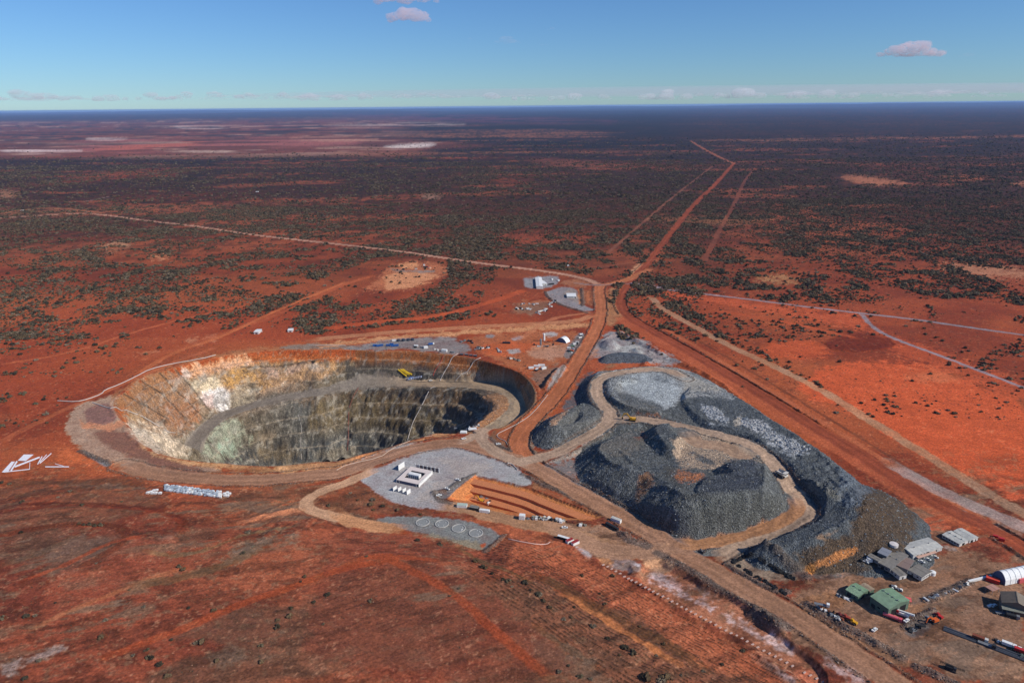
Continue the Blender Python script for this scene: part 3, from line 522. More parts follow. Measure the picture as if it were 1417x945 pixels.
# ---- surroundings of the pit
G_ = ~PIT
for pl, c, a, so in (
    (q(Z1, [(40, 520), (60, 440), (110, 400), (250, 350), (340, 345), (300, 380), (370, 480), (440, 600), (560, 690), (740, 720), (900, 740), (880, 770), (640, 780), (400, 745), (220, 700), (90, 620)]), (174, 142, 116), .9, 2),
    (q(Z1, [(140, 420), (230, 385), (300, 400), (320, 440), (300, 490), (190, 515), (150, 480)]), (138, 96, 88), .95, 1.5),
    (q(Z1, [(170, 535), (350, 525), (440, 610), (580, 680), (840, 765), (700, 775), (420, 690), (250, 620)]), (136, 88, 76), .95, 2),
    (q(Z1, [(110, 465), (150, 500), (300, 505), (370, 460), (375, 500), (330, 530), (180, 530), (130, 510)]), (208, 130, 100), .85, 1.5),
    (q(Z1, [(440, 600), (560, 680), (700, 700), (900, 712), (1200, 728), (1417, 705), (1417, 740), (1200, 770), (1000, 760), (820, 735), (640, 700), (500, 660)]), (206, 150, 106), .85, 2),
    (q(Z2, [(0, 790), (180, 780), (300, 740), (420, 712), (560, 672), (740, 622), (880, 575), (900, 600), (720, 655), (560, 700), (420, 745), (260, 800), (100, 830), (0, 830)]), (186, 128, 92), .9, 2),
    (q(Z2, [(270, 750), (400, 715), (410, 735), (290, 775)]), (216, 132, 88), .9, 1.5), (q(Z1, [(960, 735), (1080, 725), (1180, 745), (1050, 765), (950, 760)]), (150, 86, 58), .7, 2),
    (q(Z1, [(0, 600), (120, 650), (400, 760), (640, 790), (1000, 800), (1300, 800), (1417, 790), (1417, 830), (1000, 850), (500, 830), (200, 780), (0, 740)]), (186, 88, 54), .7, 3),
    (q(Z1, [(0, 640), (130, 650), (220, 720), (0, 720)]), (206, 98, 58), .8, 2), (q(Z1, [(125, 645), (160, 648), (290, 712), (280, 735), (200, 700)]), (128, 124, 120), .95, 1),
    (q(Z1, [(0, 820), (200, 822), (430, 832), (480, 848), (300, 850), (0, 845)]), (112, 84, 68), .85, 2),
    (q(Z1, [(500, 215), (700, 150), (1000, 90), (1417, 65), (1417, 90), (1000, 115), (760, 150), (560, 210), (360, 310), (300, 370), (290, 340)]), (176, 112, 78), .7, 2),
    (q(Z1, [(1200, 75), (1417, 60), (1700, 72), (1700, 90), (1417, 92), (1240, 98)]), (132, 120, 104), .8, 1.5),
    (q(F4, [(0, 815), (300, 780), (600, 760), (900, 740), (1115, 722), (1110, 745), (900, 760), (600, 775), (300, 800), (0, 830)]), (206, 138, 100), .9, 1.5),
    (q(F4, [(100, 835), (260, 800), (440, 785), (600, 800), (640, 850), (520, 860), (350, 830), (120, 850)]), (134, 126, 120), .9, 1.5),
    (q(F4, [(600, 780), (900, 765), (1090, 760), (1060, 860), (1000, 900), (840, 930), (700, 870), (620, 830)]), (178, 100, 68), .7, 2),
    (q(F4, [(700, 810), (900, 800), (900, 850), (760, 860), (640, 850)]), (196, 86, 48), .7, 2), (q(F4, [(860, 830), (980, 820), (1050, 830), (1000, 880), (860, 870)]), (182, 134, 112), .7, 2),
    (q(F4, [(680, 775), (720, 775), (715, 790), (685, 790)]), (138, 130, 124), .9, 1), (q(F4, [(790, 790), (840, 785), (835, 797), (800, 800)]), (170, 156, 152), .9, 1), (q(F4, [(920, 770), (980, 770), (970, 785), (925, 783)]), (170, 160, 152), .9, 1),
    (q(F4, [(770, 835), (820, 835), (840, 850), (790, 855)]), (160, 152, 144), .9, 1), (q(F4, [(1000, 860), (1060, 770), (1095, 770), (1050, 860), (1020, 880)]), (120, 116, 112), .85, 1),
    (q(Z3, [(120, 300), (230, 260), (300, 255), (260, 330), (200, 390), (160, 350)]), (130, 100, 84), .8, 2),
    (q(Z3, [(215, 385), (290, 260), (335, 255), (320, 300), (250, 385)]), (134, 132, 128), .9, 1),
    (q(F4, [(838, 550), (860, 540), (980, 535), (990, 560), (940, 590), (845, 590)]), (142, 138, 138), .95, 1), (q(F4, [(930, 600), (1000, 580), (1060, 585), (1060, 650), (1130, 670), (1130, 685), (1040, 670), (985, 650), (970, 640), (930, 620)]), (140, 132, 130), .95, 1),
    (q(F4, [(980, 560), (1050, 548), (1110, 560), (1110, 580), (1000, 580)]), (170, 108, 82), .7, 1.5), (q(F4, [(1000, 595), (1060, 590), (1075, 650), (1010, 630)]), (150, 134, 120), .7, 1), (q(F4, [(1062, 590), (1072, 588), (1080, 655), (1066, 650)]), (190, 122, 86), .9, .8),
    (q(F4, [(1078, 592), (1130, 592), (1138, 655), (1084, 655)]), (140, 80, 58), .9, 1), (q(F4, [(1095, 598), (1108, 598), (1112, 650), (1098, 650)]), (184, 100, 66), .8, .8), (q(F4, [(1117, 598), (1127, 598), (1130, 650), (1119, 650)]), (180, 96, 64), .8, .8),
    (q(F4, [(800, 650), (860, 640), (960, 640), (900, 700), (800, 690)]), (140, 112, 92), .6, 2), (q(F4, [(820, 640), (960, 630), (900, 650), (830, 660)]), (190, 96, 60), .5, 2),
    (q(F4, [(1180, 590), (1240, 575), (1230, 640), (1260, 700), (1200, 740), (1170, 720), (1180, 640)]), (170, 118, 86), .7, 2), (q(F4, [(1255, 545), (1300, 490), (1340, 480), (1310, 545)]), (200, 136, 104), .9, 1.5)):
    pnt(pl, c, a, so, 2, G_)
# ---- grey gravel pads and ring pad
gp = pnt(q(Z5, [(55, 228), (180, 180), (330, 120), (470, 75), (570, 65), (640, 90), (780, 130), (880, 165), (930, 190), (960, 225), (1020, 270), (960, 285), (860, 262), (700, 222), (620, 280), (560, 300), (490, 315), (470, 345), (540, 370), (620, 390), (700, 420), (560, 425), (420, 408), (280, 385), (200, 350), (110, 290)]), (162, 158, 154), .95, 1.2, 1, G_)
CLS[gp[CLS[gp] == 0]] = cls('gravel_pad')
pnt(q(Z5, [(120, 130), (230, 80), (330, 50), (480, 40), (470, 60), (330, 90), (200, 150), (100, 190), (0, 200), (0, 170)]), (146, 140, 134), .9, 1.5, 1, G_)
pnt(q(Z5, [(480, 130), (640, 130), (820, 180), (700, 230), (560, 290), (420, 380), (380, 370), (480, 280), (560, 200)]), (166, 146, 130), .5, 6, 6, G_)
pnt(q(Z5, [(470, 345), (490, 318), (620, 250), (690, 225), (640, 280), (560, 340), (530, 370)]), (118, 120, 118), .9, 1.5, 1, G_)
rp = pnt(q(Z5, [(140, 470), (220, 450), (420, 452), (560, 458), (740, 500), (850, 545), (800, 590), (750, 640), (640, 605), (480, 560), (330, 535), (250, 500)]), (124, 124, 118), .95, 1.2, 1, G_)
CLS[rp[CLS[rp] == 0]] = cls('ring_pad_ground')
pnt(q(Z5, [(330, 535), (480, 545), (640, 590), (760, 600), (740, 640), (600, 610), (420, 560)]), (140, 124, 98), .8, 2, 2, G_)
pnt(q(Z5, [(725, 600), (765, 590), (760, 610), (735, 622)]), (180, 72, 40), .9, 1, 1, G_); pnt(q(Z5, [(0, 430), (90, 445), (150, 460), (260, 500), (180, 500), (60, 470), (0, 455)]), (140, 120, 96), .7, 2, 2, G_)
pnt(q(Z5, [(0, 470), (200, 500), (340, 520), (330, 540), (160, 525), (0, 490)]), (206, 132, 88), .8, 2, 1, G_)
pnt(q(Z5, [(1020, 270), (1060, 280), (1150, 340), (1250, 385), (1400, 440), (1417, 460), (1260, 400), (1100, 320), (1000, 290)]), (160, 104, 74), .7, 1.5, 1, G_)
# ---- lower right, yards and salty cut
for pl, c, a, so in (
    (q(Z7, [(640, 262), (780, 300), (900, 400), (1100, 480), (1210, 550), (1320, 670), (1480, 800), (1560, 1000), (1389, 900), (1080, 700), (780, 550), (540, 400), (540, 330)]), (196, 116, 86), .85, 3),
    (q(Z7, [(600, 360), (700, 370), (840, 470), (980, 540), (960, 570), (800, 500), (680, 420)]), (224, 194, 188), .9, 4), (q(Z7, [(980, 560), (1150, 640), (1300, 720), (1389, 780), (1330, 790), (1150, 690), (1000, 600)]), (222, 188, 178), .85, 4),
    (q(Z7, [(700, 380), (800, 400), (900, 480), (900, 520), (760, 450)]), (150, 84, 66), .6, 3), (q(Z7, [(840, 420), (980, 480), (1030, 530), (900, 480)]), (160, 146, 140), .6, 3),
    (q(Z7, [(1150, 800), (1250, 840), (1389, 920), (1389, 960), (1250, 880)]), (210, 176, 164), .6, 3),
    (q(Z7, [(560, 270), (640, 262), (740, 300), (760, 340), (640, 350), (560, 320)]), (204, 146, 108), .9, 2), (q(Z7, [(320, 270), (450, 262), (560, 300), (580, 330), (530, 370), (440, 330)]), (150, 134, 126), .8, 2),
    (q(Z7, [(340, 270), (400, 275), (420, 310), (350, 305)]), (206, 128, 84), .9, 2), (q(Z7, [(200, 200), (260, 215), (310, 270), (280, 275)]), (190, 178, 172), .9, 1.5), (q(Z7, [(530, 308), (575, 312), (570, 328), (540, 322)]), (230, 216, 214), .9, 1),
    (q(Z7, [(760, 320), (880, 370), (1000, 430), (1110, 470), (1200, 530), (1190, 550), (1080, 490), (980, 450), (870, 400), (770, 350)]), (156, 82, 54), .9, 2),
    (q(Z7, [(760, 280), (850, 320), (1000, 400), (1100, 450), (1190, 520), (1280, 570), (1389, 640), (1389, 670), (1250, 600), (1120, 490), (990, 430), (860, 350), (750, 300)]), (120, 108, 98), .8, 2),
    (q(Z7, [(0, 60), (120, 80), (300, 90), (440, 140), (480, 180), (640, 220), (660, 245), (560, 270), (400, 250), (260, 210), (120, 150), (0, 110)]), (172, 130, 102), .8, 2),
    (q(Z6, [(0, 520), (60, 540), (400, 730), (560, 800), (640, 830), (700, 860), (1000, 945), (1230, 1000), (1230, 330), (1100, 300), (900, 230), (700, 260), (640, 380), (420, 340), (300, 330), (150, 390), (0, 440)]), (150, 108, 84), .9, 3),
    (q(Z6, [(0, 540), (90, 560), (300, 680), (600, 820), (700, 900), (560, 860), (300, 720), (0, 590)]), (150, 100, 72), .9, 2), (q(Z6, [(0, 640), (150, 740), (420, 890), (560, 960), (300, 900), (100, 780), (-20, 720)]), (160, 112, 86), .9, 2),
    (q(Z5, [(1000, 160), (1130, 260), (1417, 430), (1480, 470), (1417, 460), (1200, 350), (1050, 280)]), (150, 104, 78), .9, 1.5),
    (q(Z6, [(700, 560), (860, 480), (900, 560), (860, 700), (700, 740), (600, 700)]), (134, 90, 66), .7, 6), (q(Z6, [(900, 600), (1020, 570), (1230, 620), (1230, 660), (1000, 640), (900, 640)]), (136, 96, 76), .6, 5),
    (q(Z6, [(640, 300), (800, 250), (1000, 260), (1060, 300), (900, 370), (740, 400), (680, 340)]), (144, 92, 68), .6, 6), (q(Z6, [(900, 650), (1230, 700), (1230, 945), (900, 900), (700, 800)]), (162, 118, 90), .6, 6),
    (q(Z6, [(0, 500), (120, 520), (220, 560), (300, 500), (180, 460), (60, 480)]), (166, 104, 66), .6, 3), (q(Z6, [(790, 205), (880, 240), (800, 235)]), (150, 130, 118), .9, 1),
    (q(Z6, [(600, 20), (700, -20), (860, 60), (1000, 130), (960, 160), (860, 110), (720, 140), (640, 170), (610, 120)]), (196, 84, 48), .85, 2),
    (q(Z6, [(850, 0), (960, 50), (1100, 120), (1080, 140), (940, 70), (830, 10)]), (116, 112, 110), .85, 1), (q(Z6, [(900, -30), (1223, 100), (1223, 180), (1100, 120), (960, 40)]), (160, 120, 104), .7, 3),
    (q(Z6, [(200, 740), (420, 900), (560, 960), (400, 945), (180, 800)]), (176, 136, 124), .75, 4), (q(Z6, [(-20, 830), (100, 880), (200, 945), (100, 960), (-20, 880)]), (196, 92, 64), .6, 2), (q(Z6, [(140, 780), (220, 840), (400, 945), (300, 945), (160, 850)]), (196, 160, 150), .8, 4),
    (q(Z6, [(580, 650), (640, 600), (740, 550), (780, 600), (700, 680), (640, 705), (590, 680)]), (106, 100, 94), .9, 1.5), (q(Z6, [(620, 510), (700, 490), (720, 470), (900, 410), (980, 400), (940, 430), (760, 490), (640, 530)]), (122, 104, 90), .8, 2),
    (q(Z4, [(540, 860), (620, 800), (700, 790), (780, 840), (960, 930), (980, 960), (800, 960), (700, 940)]), (150, 132, 108), .85, 2), (q(Z4, [(1040, 920), (1120, 880), (1250, 830), (1330, 840), (1300, 900), (1100, 960)]), (110, 104, 96), .8, 2)):
    pnt(pl, c, a, so, 2, G_)
for pl, c, a in ((q(Z5, [(700, 30), (790, 20), (900, 60), (960, 110), (880, 130), (780, 90)]), (150, 128, 104), .5), (q(Z6, [(300, 420), (560, 400), (640, 440), (520, 470), (340, 450)]), (120, 84, 62), .6), (q(Z6, [(640, 520), (820, 500), (900, 560), (760, 620), (640, 600)]), (146, 96, 66), .6)):
    pnt(pl, c, a, 4, 4, G_)
setp(SUMP, (200, 120, 76), 0.95)
setp(SUMP, (186, 84, 44), ss(.5, .6, n2)*.5)
pnt(q(Z5, [(700, 370), (780, 350), (880, 390), (960, 430), (800, 400)]), (150, 120, 86), .7, 2, 1, SUMP)
# ---- dumps
isd = {n_: (CLS == CN.index(n_)) for n_ in (NORTH, WEST, SOUTH, EAST, CRES)}
D_ = np.zeros(N, bool)
for v in isd.values(): D_ |= v
setp(D_, (96, 97, 94), 1.0); setp(D_, (70, 74, 78), ss(.45, .6, n2)*.6); setp(D_, (126, 128, 126), ss(.56, .7, n6)*.5)
setp(isd[EAST], (88, 93, 96), .6)
gx = fbm(Xf, Yf, 16, 3, 171)
for pl, c, a, so in (
    (q(Z3, [(440, 300), (560, 290), (760, 262), (900, 258), (1000, 290), (1150, 350), (1270, 440), (1000, 420), (900, 460), (860, 500), (700, 500), (540, 420), (540, 330)]), (158, 158, 154), .85, 3),
    (q(Z3, [(640, 330), (780, 310), (900, 320), (980, 390), (900, 460), (820, 470), (700, 430), (620, 390)]), (172, 176, 174), .85, 3), (q(Z3, [(760, 325), (860, 320), (910, 345), (840, 345)]), (100, 104, 106), .7, 2),
    (q(Z3, [(880, 275), (1000, 310), (1180, 400), (1100, 400), (980, 410), (960, 340), (860, 300)]), (168, 160, 146), .8, 3), (q(Z3, [(590, 390), (700, 430), (830, 470), (850, 500), (740, 490), (620, 440)]), (84, 86, 86), .8, 2),
    (q(Z3, [(1060, 480), (1130, 480), (1220, 560), (1200, 580), (1100, 540)]), (190, 192, 192), .75, 3), (q(Z3, [(1250, 530), (1300, 540), (1420, 580), (1420, 620), (1300, 590)]), (194, 190, 184), .75, 3),
    (q(Z4, [(430, 10), (500, 20), (580, 90), (500, 80)]), (184, 184, 184), .6, 3), (q(Z4, [(690, 90), (800, 130), (900, 180), (1030, 240), (980, 280), (880, 240), (780, 170)]), (186, 186, 184), .8, 4),
    (q(Z4, [(620, 60), (665, 55), (650, 110), (620, 110)]), (196, 180, 158), .7, 2), (q(Z4, [(0, 0), (1, 0), (1, 1)]), RED, .1, 1),
    (q(Z4, [(285, 185), (420, 168), (520, 165), (720, 215), (800, 320), (740, 300), (640, 285), (560, 330), (540, 360), (420, 345), (330, 345), (290, 270)]), (170, 146, 122), 1, 3),
    (q(Z4, [(390, 255), (520, 310), (500, 335), (440, 310), (380, 270)]), (88, 90, 90), .85, 1.5), (q(Z4, [(630, 210), (700, 225), (770, 260), (740, 270), (660, 240)]), (84, 86, 88), .85, 1.5),
    (q(Z4, [(270, 370), (420, 360), (460, 390), (400, 430), (320, 420)]), (182, 104, 70), .8, 2.5), (q(Z4, [(230, 340), (300, 340), (290, 420), (380, 470), (300, 440), (220, 380)]), (84, 82, 76), .8, 2),
    (q(Z4, [(110, 355), (200, 400), (100, 540), (70, 520)]), (146, 100, 70), .75, 2), (q(Z4, [(560, 300), (760, 300), (770, 460), (600, 480), (420, 490), (420, 420), (560, 370)]), (66, 70, 78), .8, 2.5),
    (q(Z4, [(350, 495), (760, 465), (940, 540), (760, 680), (400, 740)]), (96, 96, 88), .55, 6), (q(Z4, [(0, 560), (340, 745), (500, 748), (500, 730), (300, 720), (0, 530)]), (106, 84, 66), .5, 2),
    (q(Z4, [(1250, 470), (1330, 420), (1480, 400), (1650, 560), (1560, 800), (1300, 920), (1040, 960), (900, 850), (1060, 770), (1210, 690), (1320, 620)]), (88, 72, 56), .95, 5), (q(Z4, [(1060, 860), (1270, 770), (1300, 800), (1130, 880), (1070, 890)]), (184, 114, 72), .85, 1.5),
    (q(Z4, [(990, 890), (1040, 870), (1060, 920), (1000, 930)]), (176, 110, 60), .8, 2), (q(Z4, [(1060, 720), (1190, 670), (1200, 690), (1080, 740)]), (150, 116, 84), .6, 2), (q(Z4, [(980, 420), (1100, 450), (1200, 480), (1230, 430), (1220, 500), (1100, 500)]), (126, 120, 104), .6, 3),
    (q(Z4, [(1180, 340), (1240, 350), (1400, 440), (1260, 560), (1200, 520)]), (96, 104, 112), .8, 3),
    (q(Z3, [(510, 700), (600, 650), (730, 620), (790, 650), (760, 700), (620, 760), (560, 760)]), (120, 112, 100), .7, 3), (q(Z3, [(680, 650), (760, 620), (780, 660), (700, 670)]), (140, 66, 52), .6, 2),
    (q(Z3, [(560, 440), (700, 470), (830, 500), (830, 530), (700, 520), (590, 470)]), (110, 104, 92), .6, 2), (q(Z3, [(700, 505), (820, 520), (840, 545), (720, 530)]), (150, 90, 66), .8, 1.5),
    (q(Z3, [(250, 530), (330, 500), (460, 470), (520, 540), (430, 600), (280, 620)]), (110, 108, 102), .6, 3), (q(Z3, [(225, 560), (330, 500), (330, 520), (245, 600)]), (176, 130, 96), .6, 1.5)):
    pnt(pl, c, a, so, 3, D_)
setp(isd[CRES], (88, 92, 98), .9)
# gravel flats and patches between the dumps
G2 = G_ & ~D_
for pl, c, a, so in (
    (q(Z3, [(480, 150), (560, 70), (640, 80), (740, 120), (860, 190), (960, 235), (880, 260), (780, 250), (700, 225), (600, 225), (470, 210), (430, 200)]), (138, 140, 138), .85, 2), (q(Z3, [(470, 235), (560, 225), (740, 235), (740, 260), (640, 285), (560, 300), (470, 280)]), (176, 84, 56), .85, 2),
    (q(Z3, [(560, 250), (600, 240), (580, 290), (520, 300)]), (140, 96, 70), .8, 2), (q(Z3, [(450, 200), (500, 160), (510, 190), (480, 210)]), (170, 110, 84), .7, 2), (q(Z3, [(600, 160), (700, 130), (790, 180), (700, 185), (610, 180)]), (170, 168, 160), .8, 2),
    (q(Z3, [(520, 600), (600, 560), (720, 560), (860, 570), (780, 600), (600, 640), (480, 690), (380, 760), (280, 790), (170, 800), (300, 760), (420, 700)]), (148, 142, 130), .85, 2),
    (q(Z3, [(160, 800), (300, 780), (400, 760), (380, 860), (440, 950), (700, 1090), (500, 1000), (260, 880)]), (122, 122, 118), .85, 2), (q(Z3, [(0, 830), (80, 850), (150, 900), (60, 920), (0, 900)]), (160, 156, 150), .8, 2),
    (q(Z3, [(480, 690), (640, 620), (700, 600), (620, 660), (500, 700)]), (130, 128, 118), .8, 2), (q(Z3, [(340, 450), (440, 300), (480, 285), (450, 440), (420, 450), (300, 520)]), (86, 88, 90), .85, 2),
    (q(Z3, [(110, 700), (110, 640), (180, 560), (280, 500), (200, 560), (140, 650), (150, 740), (240, 740), (200, 755), (130, 750)]), (120, 108, 92), .8, 1.5),
    (q(Z4, [(-40, 560), (0, 600), (330, 775), (420, 790), (330, 760), (0, 575)]), (116, 84, 64), .5, 1.5), (q(Z2, [(1010, 640), (1060, 590), (1160, 560), (1200, 560), (1150, 640), (1140, 700), (1060, 700)]), (160, 86, 58), .85, 1.5),
    (q(Z2, [(1010, 640), (1050, 600), (1060, 660), (1130, 700), (1060, 710)]), (110, 84, 66), .7, 1.5), (q(Z5, [(0, 0), (1, 0), (1, 1)]), RED, .1, 1)):
    pnt(pl, c, a, so, 2, G2)
# grey lichen and stone bands of the old hill, and its right slope painted sunlit
hz = ss(1150, 900, Yf)*ss(-0.2, 1, 1)*G2*(~SUMP)
dk = fbm(Xf+Yf*.3, Yf*1.6, 13, 5, 183, 0.65); COL[:] = mixc(COL, (70, 34, 24), ss(.48, .62, dk)*.5*ss(620, 680, PY)*(CLS == 0)*G2)
COL[:] = mixc(COL, (150, 104, 78), ss(.60, .70, fbm(Xf, Yf*1.4, 7, 4, 187, 0.65))*.5*ss(600, 660, PY)*(CLS == 0)*G2)
gq = fbm(Xf*0.5, Yf*0.9, 46, 4, 181); f = ss(0.55, 0.66, gq)*ss(650, 690, PY)*ss(1.05, .9, Xf/420)
COL[:] = mixc(COL, (112, 84, 66), f*0.45*(CLS == 0)*(PY-0.62*(PX-700) > 720))
for pl, c, a in (([(0, 915), (55, 900), (98, 890), (70, 905), (20, 925), (0, 930)], (160, 134, 120), .8), ([(70, 750), (150, 742), (190, 752), (120, 790), (50, 800)], (124, 96, 80), .5), ([(290, 785), (310, 768), (350, 748), (420, 738), (400, 748), (330, 780)], (126, 112, 90), .6),
                 ([(205, 745), (225, 738), (235, 745), (215, 752)], (150, 120, 104), .6), ([(740, 880), (790, 905), (860, 945), (800, 945), (745, 910)], (110, 96, 78), .5), ([(280, 905), (330, 888), (345, 905), (290, 930)], (120, 96, 76), .5),
                 ([(60, 800), (200, 740), (260, 745), (160, 830), (60, 880)], (176, 76, 48), .5), ([(560, 740), (700, 712), (860, 800), (1110, 945), (1010, 945), (860, 840), (740, 770)], (186, 88, 52), .75), ([(440, 760), (560, 745), (760, 880), (820, 945), (420, 945)], (136, 48, 32), .4)):  # brighter orange strip paints sunlight onto the right slope
    pnt(pl, c, a, 4, 8, G2 & (CLS == 0))
st1 = fbm(Xf*.22+Yf*.10, Yf*.9-Xf*.28, 9, 5, 243, .62); st2 = fbm(Xf, Yf, 70, 3, 245)
COL[:] = mixc(COL, (122, 100, 80), ss(.54, .66, st1)*ss(.42, .6, st2)*.62*ss(640, 690, PY)*(CLS == 0)*G2)
COL[:] = mixc(COL, (60, 36, 26), ss(.44, .34, st1)*.42*ss(640, 690, PY)*(CLS == 0)*G2)
# sown furrows
s_ = np.nonzero((CLS == 0) & (Yf < 700) & G2 & inside(PX, PY, [(-200, 640), (60, 690), (420, 720), (470, 760), (620, 800), (700, 740), (770, 760), (830, 790), (950, 855), (1110, 938), (1250, 1010), (1250, 1300), (-800, 1300), (-800, 640)]))[0]
e = Vector((B.x-A.x, B.y-A.y)).normalized() if False else Vector(unp(1110, 925)[:2])-Vector(unp(830, 780)[:2]); e.normalize()
v_ = (-(Xf[s_])*e.y+(Yf[s_])*e.x)
right = ss(-6, 16, -(v_-(-unp(1110, 925)[0]*e.y+unp(1110, 925)[1]*e.x))) * 1.0
vv = v_+(fbm(Xf[s_], Yf[s_], 60, 2, 191)-.5)*9
fur = ss(0.25, 0.9, np.cos(vv*2*math.pi/3.1))
side = ss(-5, 25, (PX[s_]-560)-(PY[s_]-740)*1.35)     # slope above the marker line
dash = ss(0.38, 0.6, fbm(Xf[s_], Yf[s_], 2.6, 2, 195))
COL[s_] = mixc(COL[s_], (58, 38, 28), fur*np.clip(dash*1.5, 0, 1)*side*0.97)
cvx = fbm(Xf[s_], Yf[s_], 150, 2, 197)*26+Yf[s_]*0.32-Xf[s_]*0.12
fur2 = ss(0.3, 0.9, np.cos(cvx*2*math.pi/1.9)); COL[s_] = mixc(COL[s_], (70, 36, 26), fur2*(1-side)*0.34*ss(.4, .62, fbm(Xf[s_], Yf[s_], 45, 3, 198))*dash*ss(640, 690, PY[s_]))
H[s_] += ((0.5*fur*side*dash+.08*fur2*(1-side))*ss(640, 700, PY[s_])).astype(np.float32)
# litter of pale and dark stones
f = ss(.70, .8, n6)*.35*(Yf < 1300); COL[:] = mixc(COL, (196, 128, 96), f*(CLS == 0)*(n2 > .5))
# ---- roads last
for (name, s, d, al, sd, hw, col, berm, trk, bcol, soft, endd, fade) in ROADS:
    ok = ~PIT[s] | (d < hw)
    s = s[ok]; d = d[ok]; al = al[ok]; sd = sd[ok]; endd = endd[ok]; free = ~RM[s]
    edge = ss(hw+soft, hw-soft, d+(fbm(al, d*sd, 7, 3, 8)-.5)*4.2)
    lane = np.cos(d*sd/hw*math.pi*2.0+(fbm(al, d*0, 60, 2, 12)-.5)*2)*0.5+0.5
    c = lin(col)[None, :]*(1+trk*(lane-0.5)[:, None]*1.6)*(1+0.5*(fbm(al*0.12, d*sd, 1.8, 3, 14)-.5)[:, None])*(1+.4*(fbm(al, d*sd*.5, 45, 3, 16)-.5)[:, None])
    a = edge*(0.95 if trk else 0.75)
    a = a*np.clip(endd/fade+0.12+(n2[s]-.5), 0, 1)
    if name == 'dirt_track': a = a*(0.55+0.6*fbm(Xf[s], Yf[s], 18, 3, 18))
    COL[s] = COL[s]+(c-COL[s])*np.clip(a, 0, 1)[:, None]
    if bcol is not None:
        b = np.exp(-((d-hw-2.2)/1.6)**2); COL[s] = mixc(COL[s], bcol, b*0.6*free)
    if berm:
        b = np.exp(-((d-hw-2.4)/1.3)**2)*(0.5+fbm(al, d*0+3, 8, 2, 19)); H[s] += (berm*b*1.1*free).astype(np.float32)
    m = (d < hw) & (CLS[s] != cls('pit_haul_ramp'))
    if name != 'dirt_track': CLS[s[m]] = cls(name)
    else:
        mm = s[m]; CLS[mm[CLS[mm] == 0]] = cls('dirt_track')
for s_, d_, hw_, c_ in BUNDS:
    ok = (CLS[s_] != cls('haul_road')) & ~SUMP[s_]; s_ = s_[ok]; COL[s_] = mixc(COL[s_], c_, ss(hw_, hw_*.4, d_[ok]+(n2[s_]-.5)*3)*.8); MSK[s_, 0] = .8
# masks for the fine relief in the materials
MB0 = MSK[:, 0].copy(); MSK[:, 0] = np.where(PIT & ~RAMP, 0.75, np.where(D_, 1.0, 0.35)); 
fl = (CLS == cls('haul_road')) | (CLS == cls('dirt_road')) | RAMP | (CLS == cls('gravel_pad')) | (CLS == cls('access_road'))
MSK[fl, 0] = 0.08; MSK[:, 0] = np.maximum(MSK[:, 0], MB0)
MSK[:, 2] = np.where((CLS == 0) & ~SUMP, ss(1.0, 0.3, MSK[:, 0]), 0)*ss(620, 520, PY)*ss(6500, 3000, Yf)
COL *= (0.80+0.36*n6)[:, None]*(0.82+0.36*n2)[:, None]
lum_ = (COL @ np.array([.3, .59, .11], np.float32))[:, None]; COL[:] = lum_+(COL-lum_)*0.96; wr_ = np.clip((COL[:, 0]-COL[:, 2])/np.maximum(COL[:, 0], .01)*1.5-.45, 0, 1)[:, None]*np.clip((.62-COL[:, 1]/np.maximum(COL[:, 0], .01))*5, 0, 1)[:, None]; COL *= 1+wr_*(np.array([0.98, 1.08, 0.82], np.float32)-1)
fg = ss(640, 760, PY)*(CLS == 0); COL *= (1-0.03*fg)[:, None]; gr_ = (COL @ np.array([.3, .59, .11], np.float32))[:, None]; COL[:] = COL+(gr_*np.array([1.15, 1, .85], np.float32)-COL)*(.12*fg)[:, None]
np.clip(COL, 0.004, 0.9, out=COL)

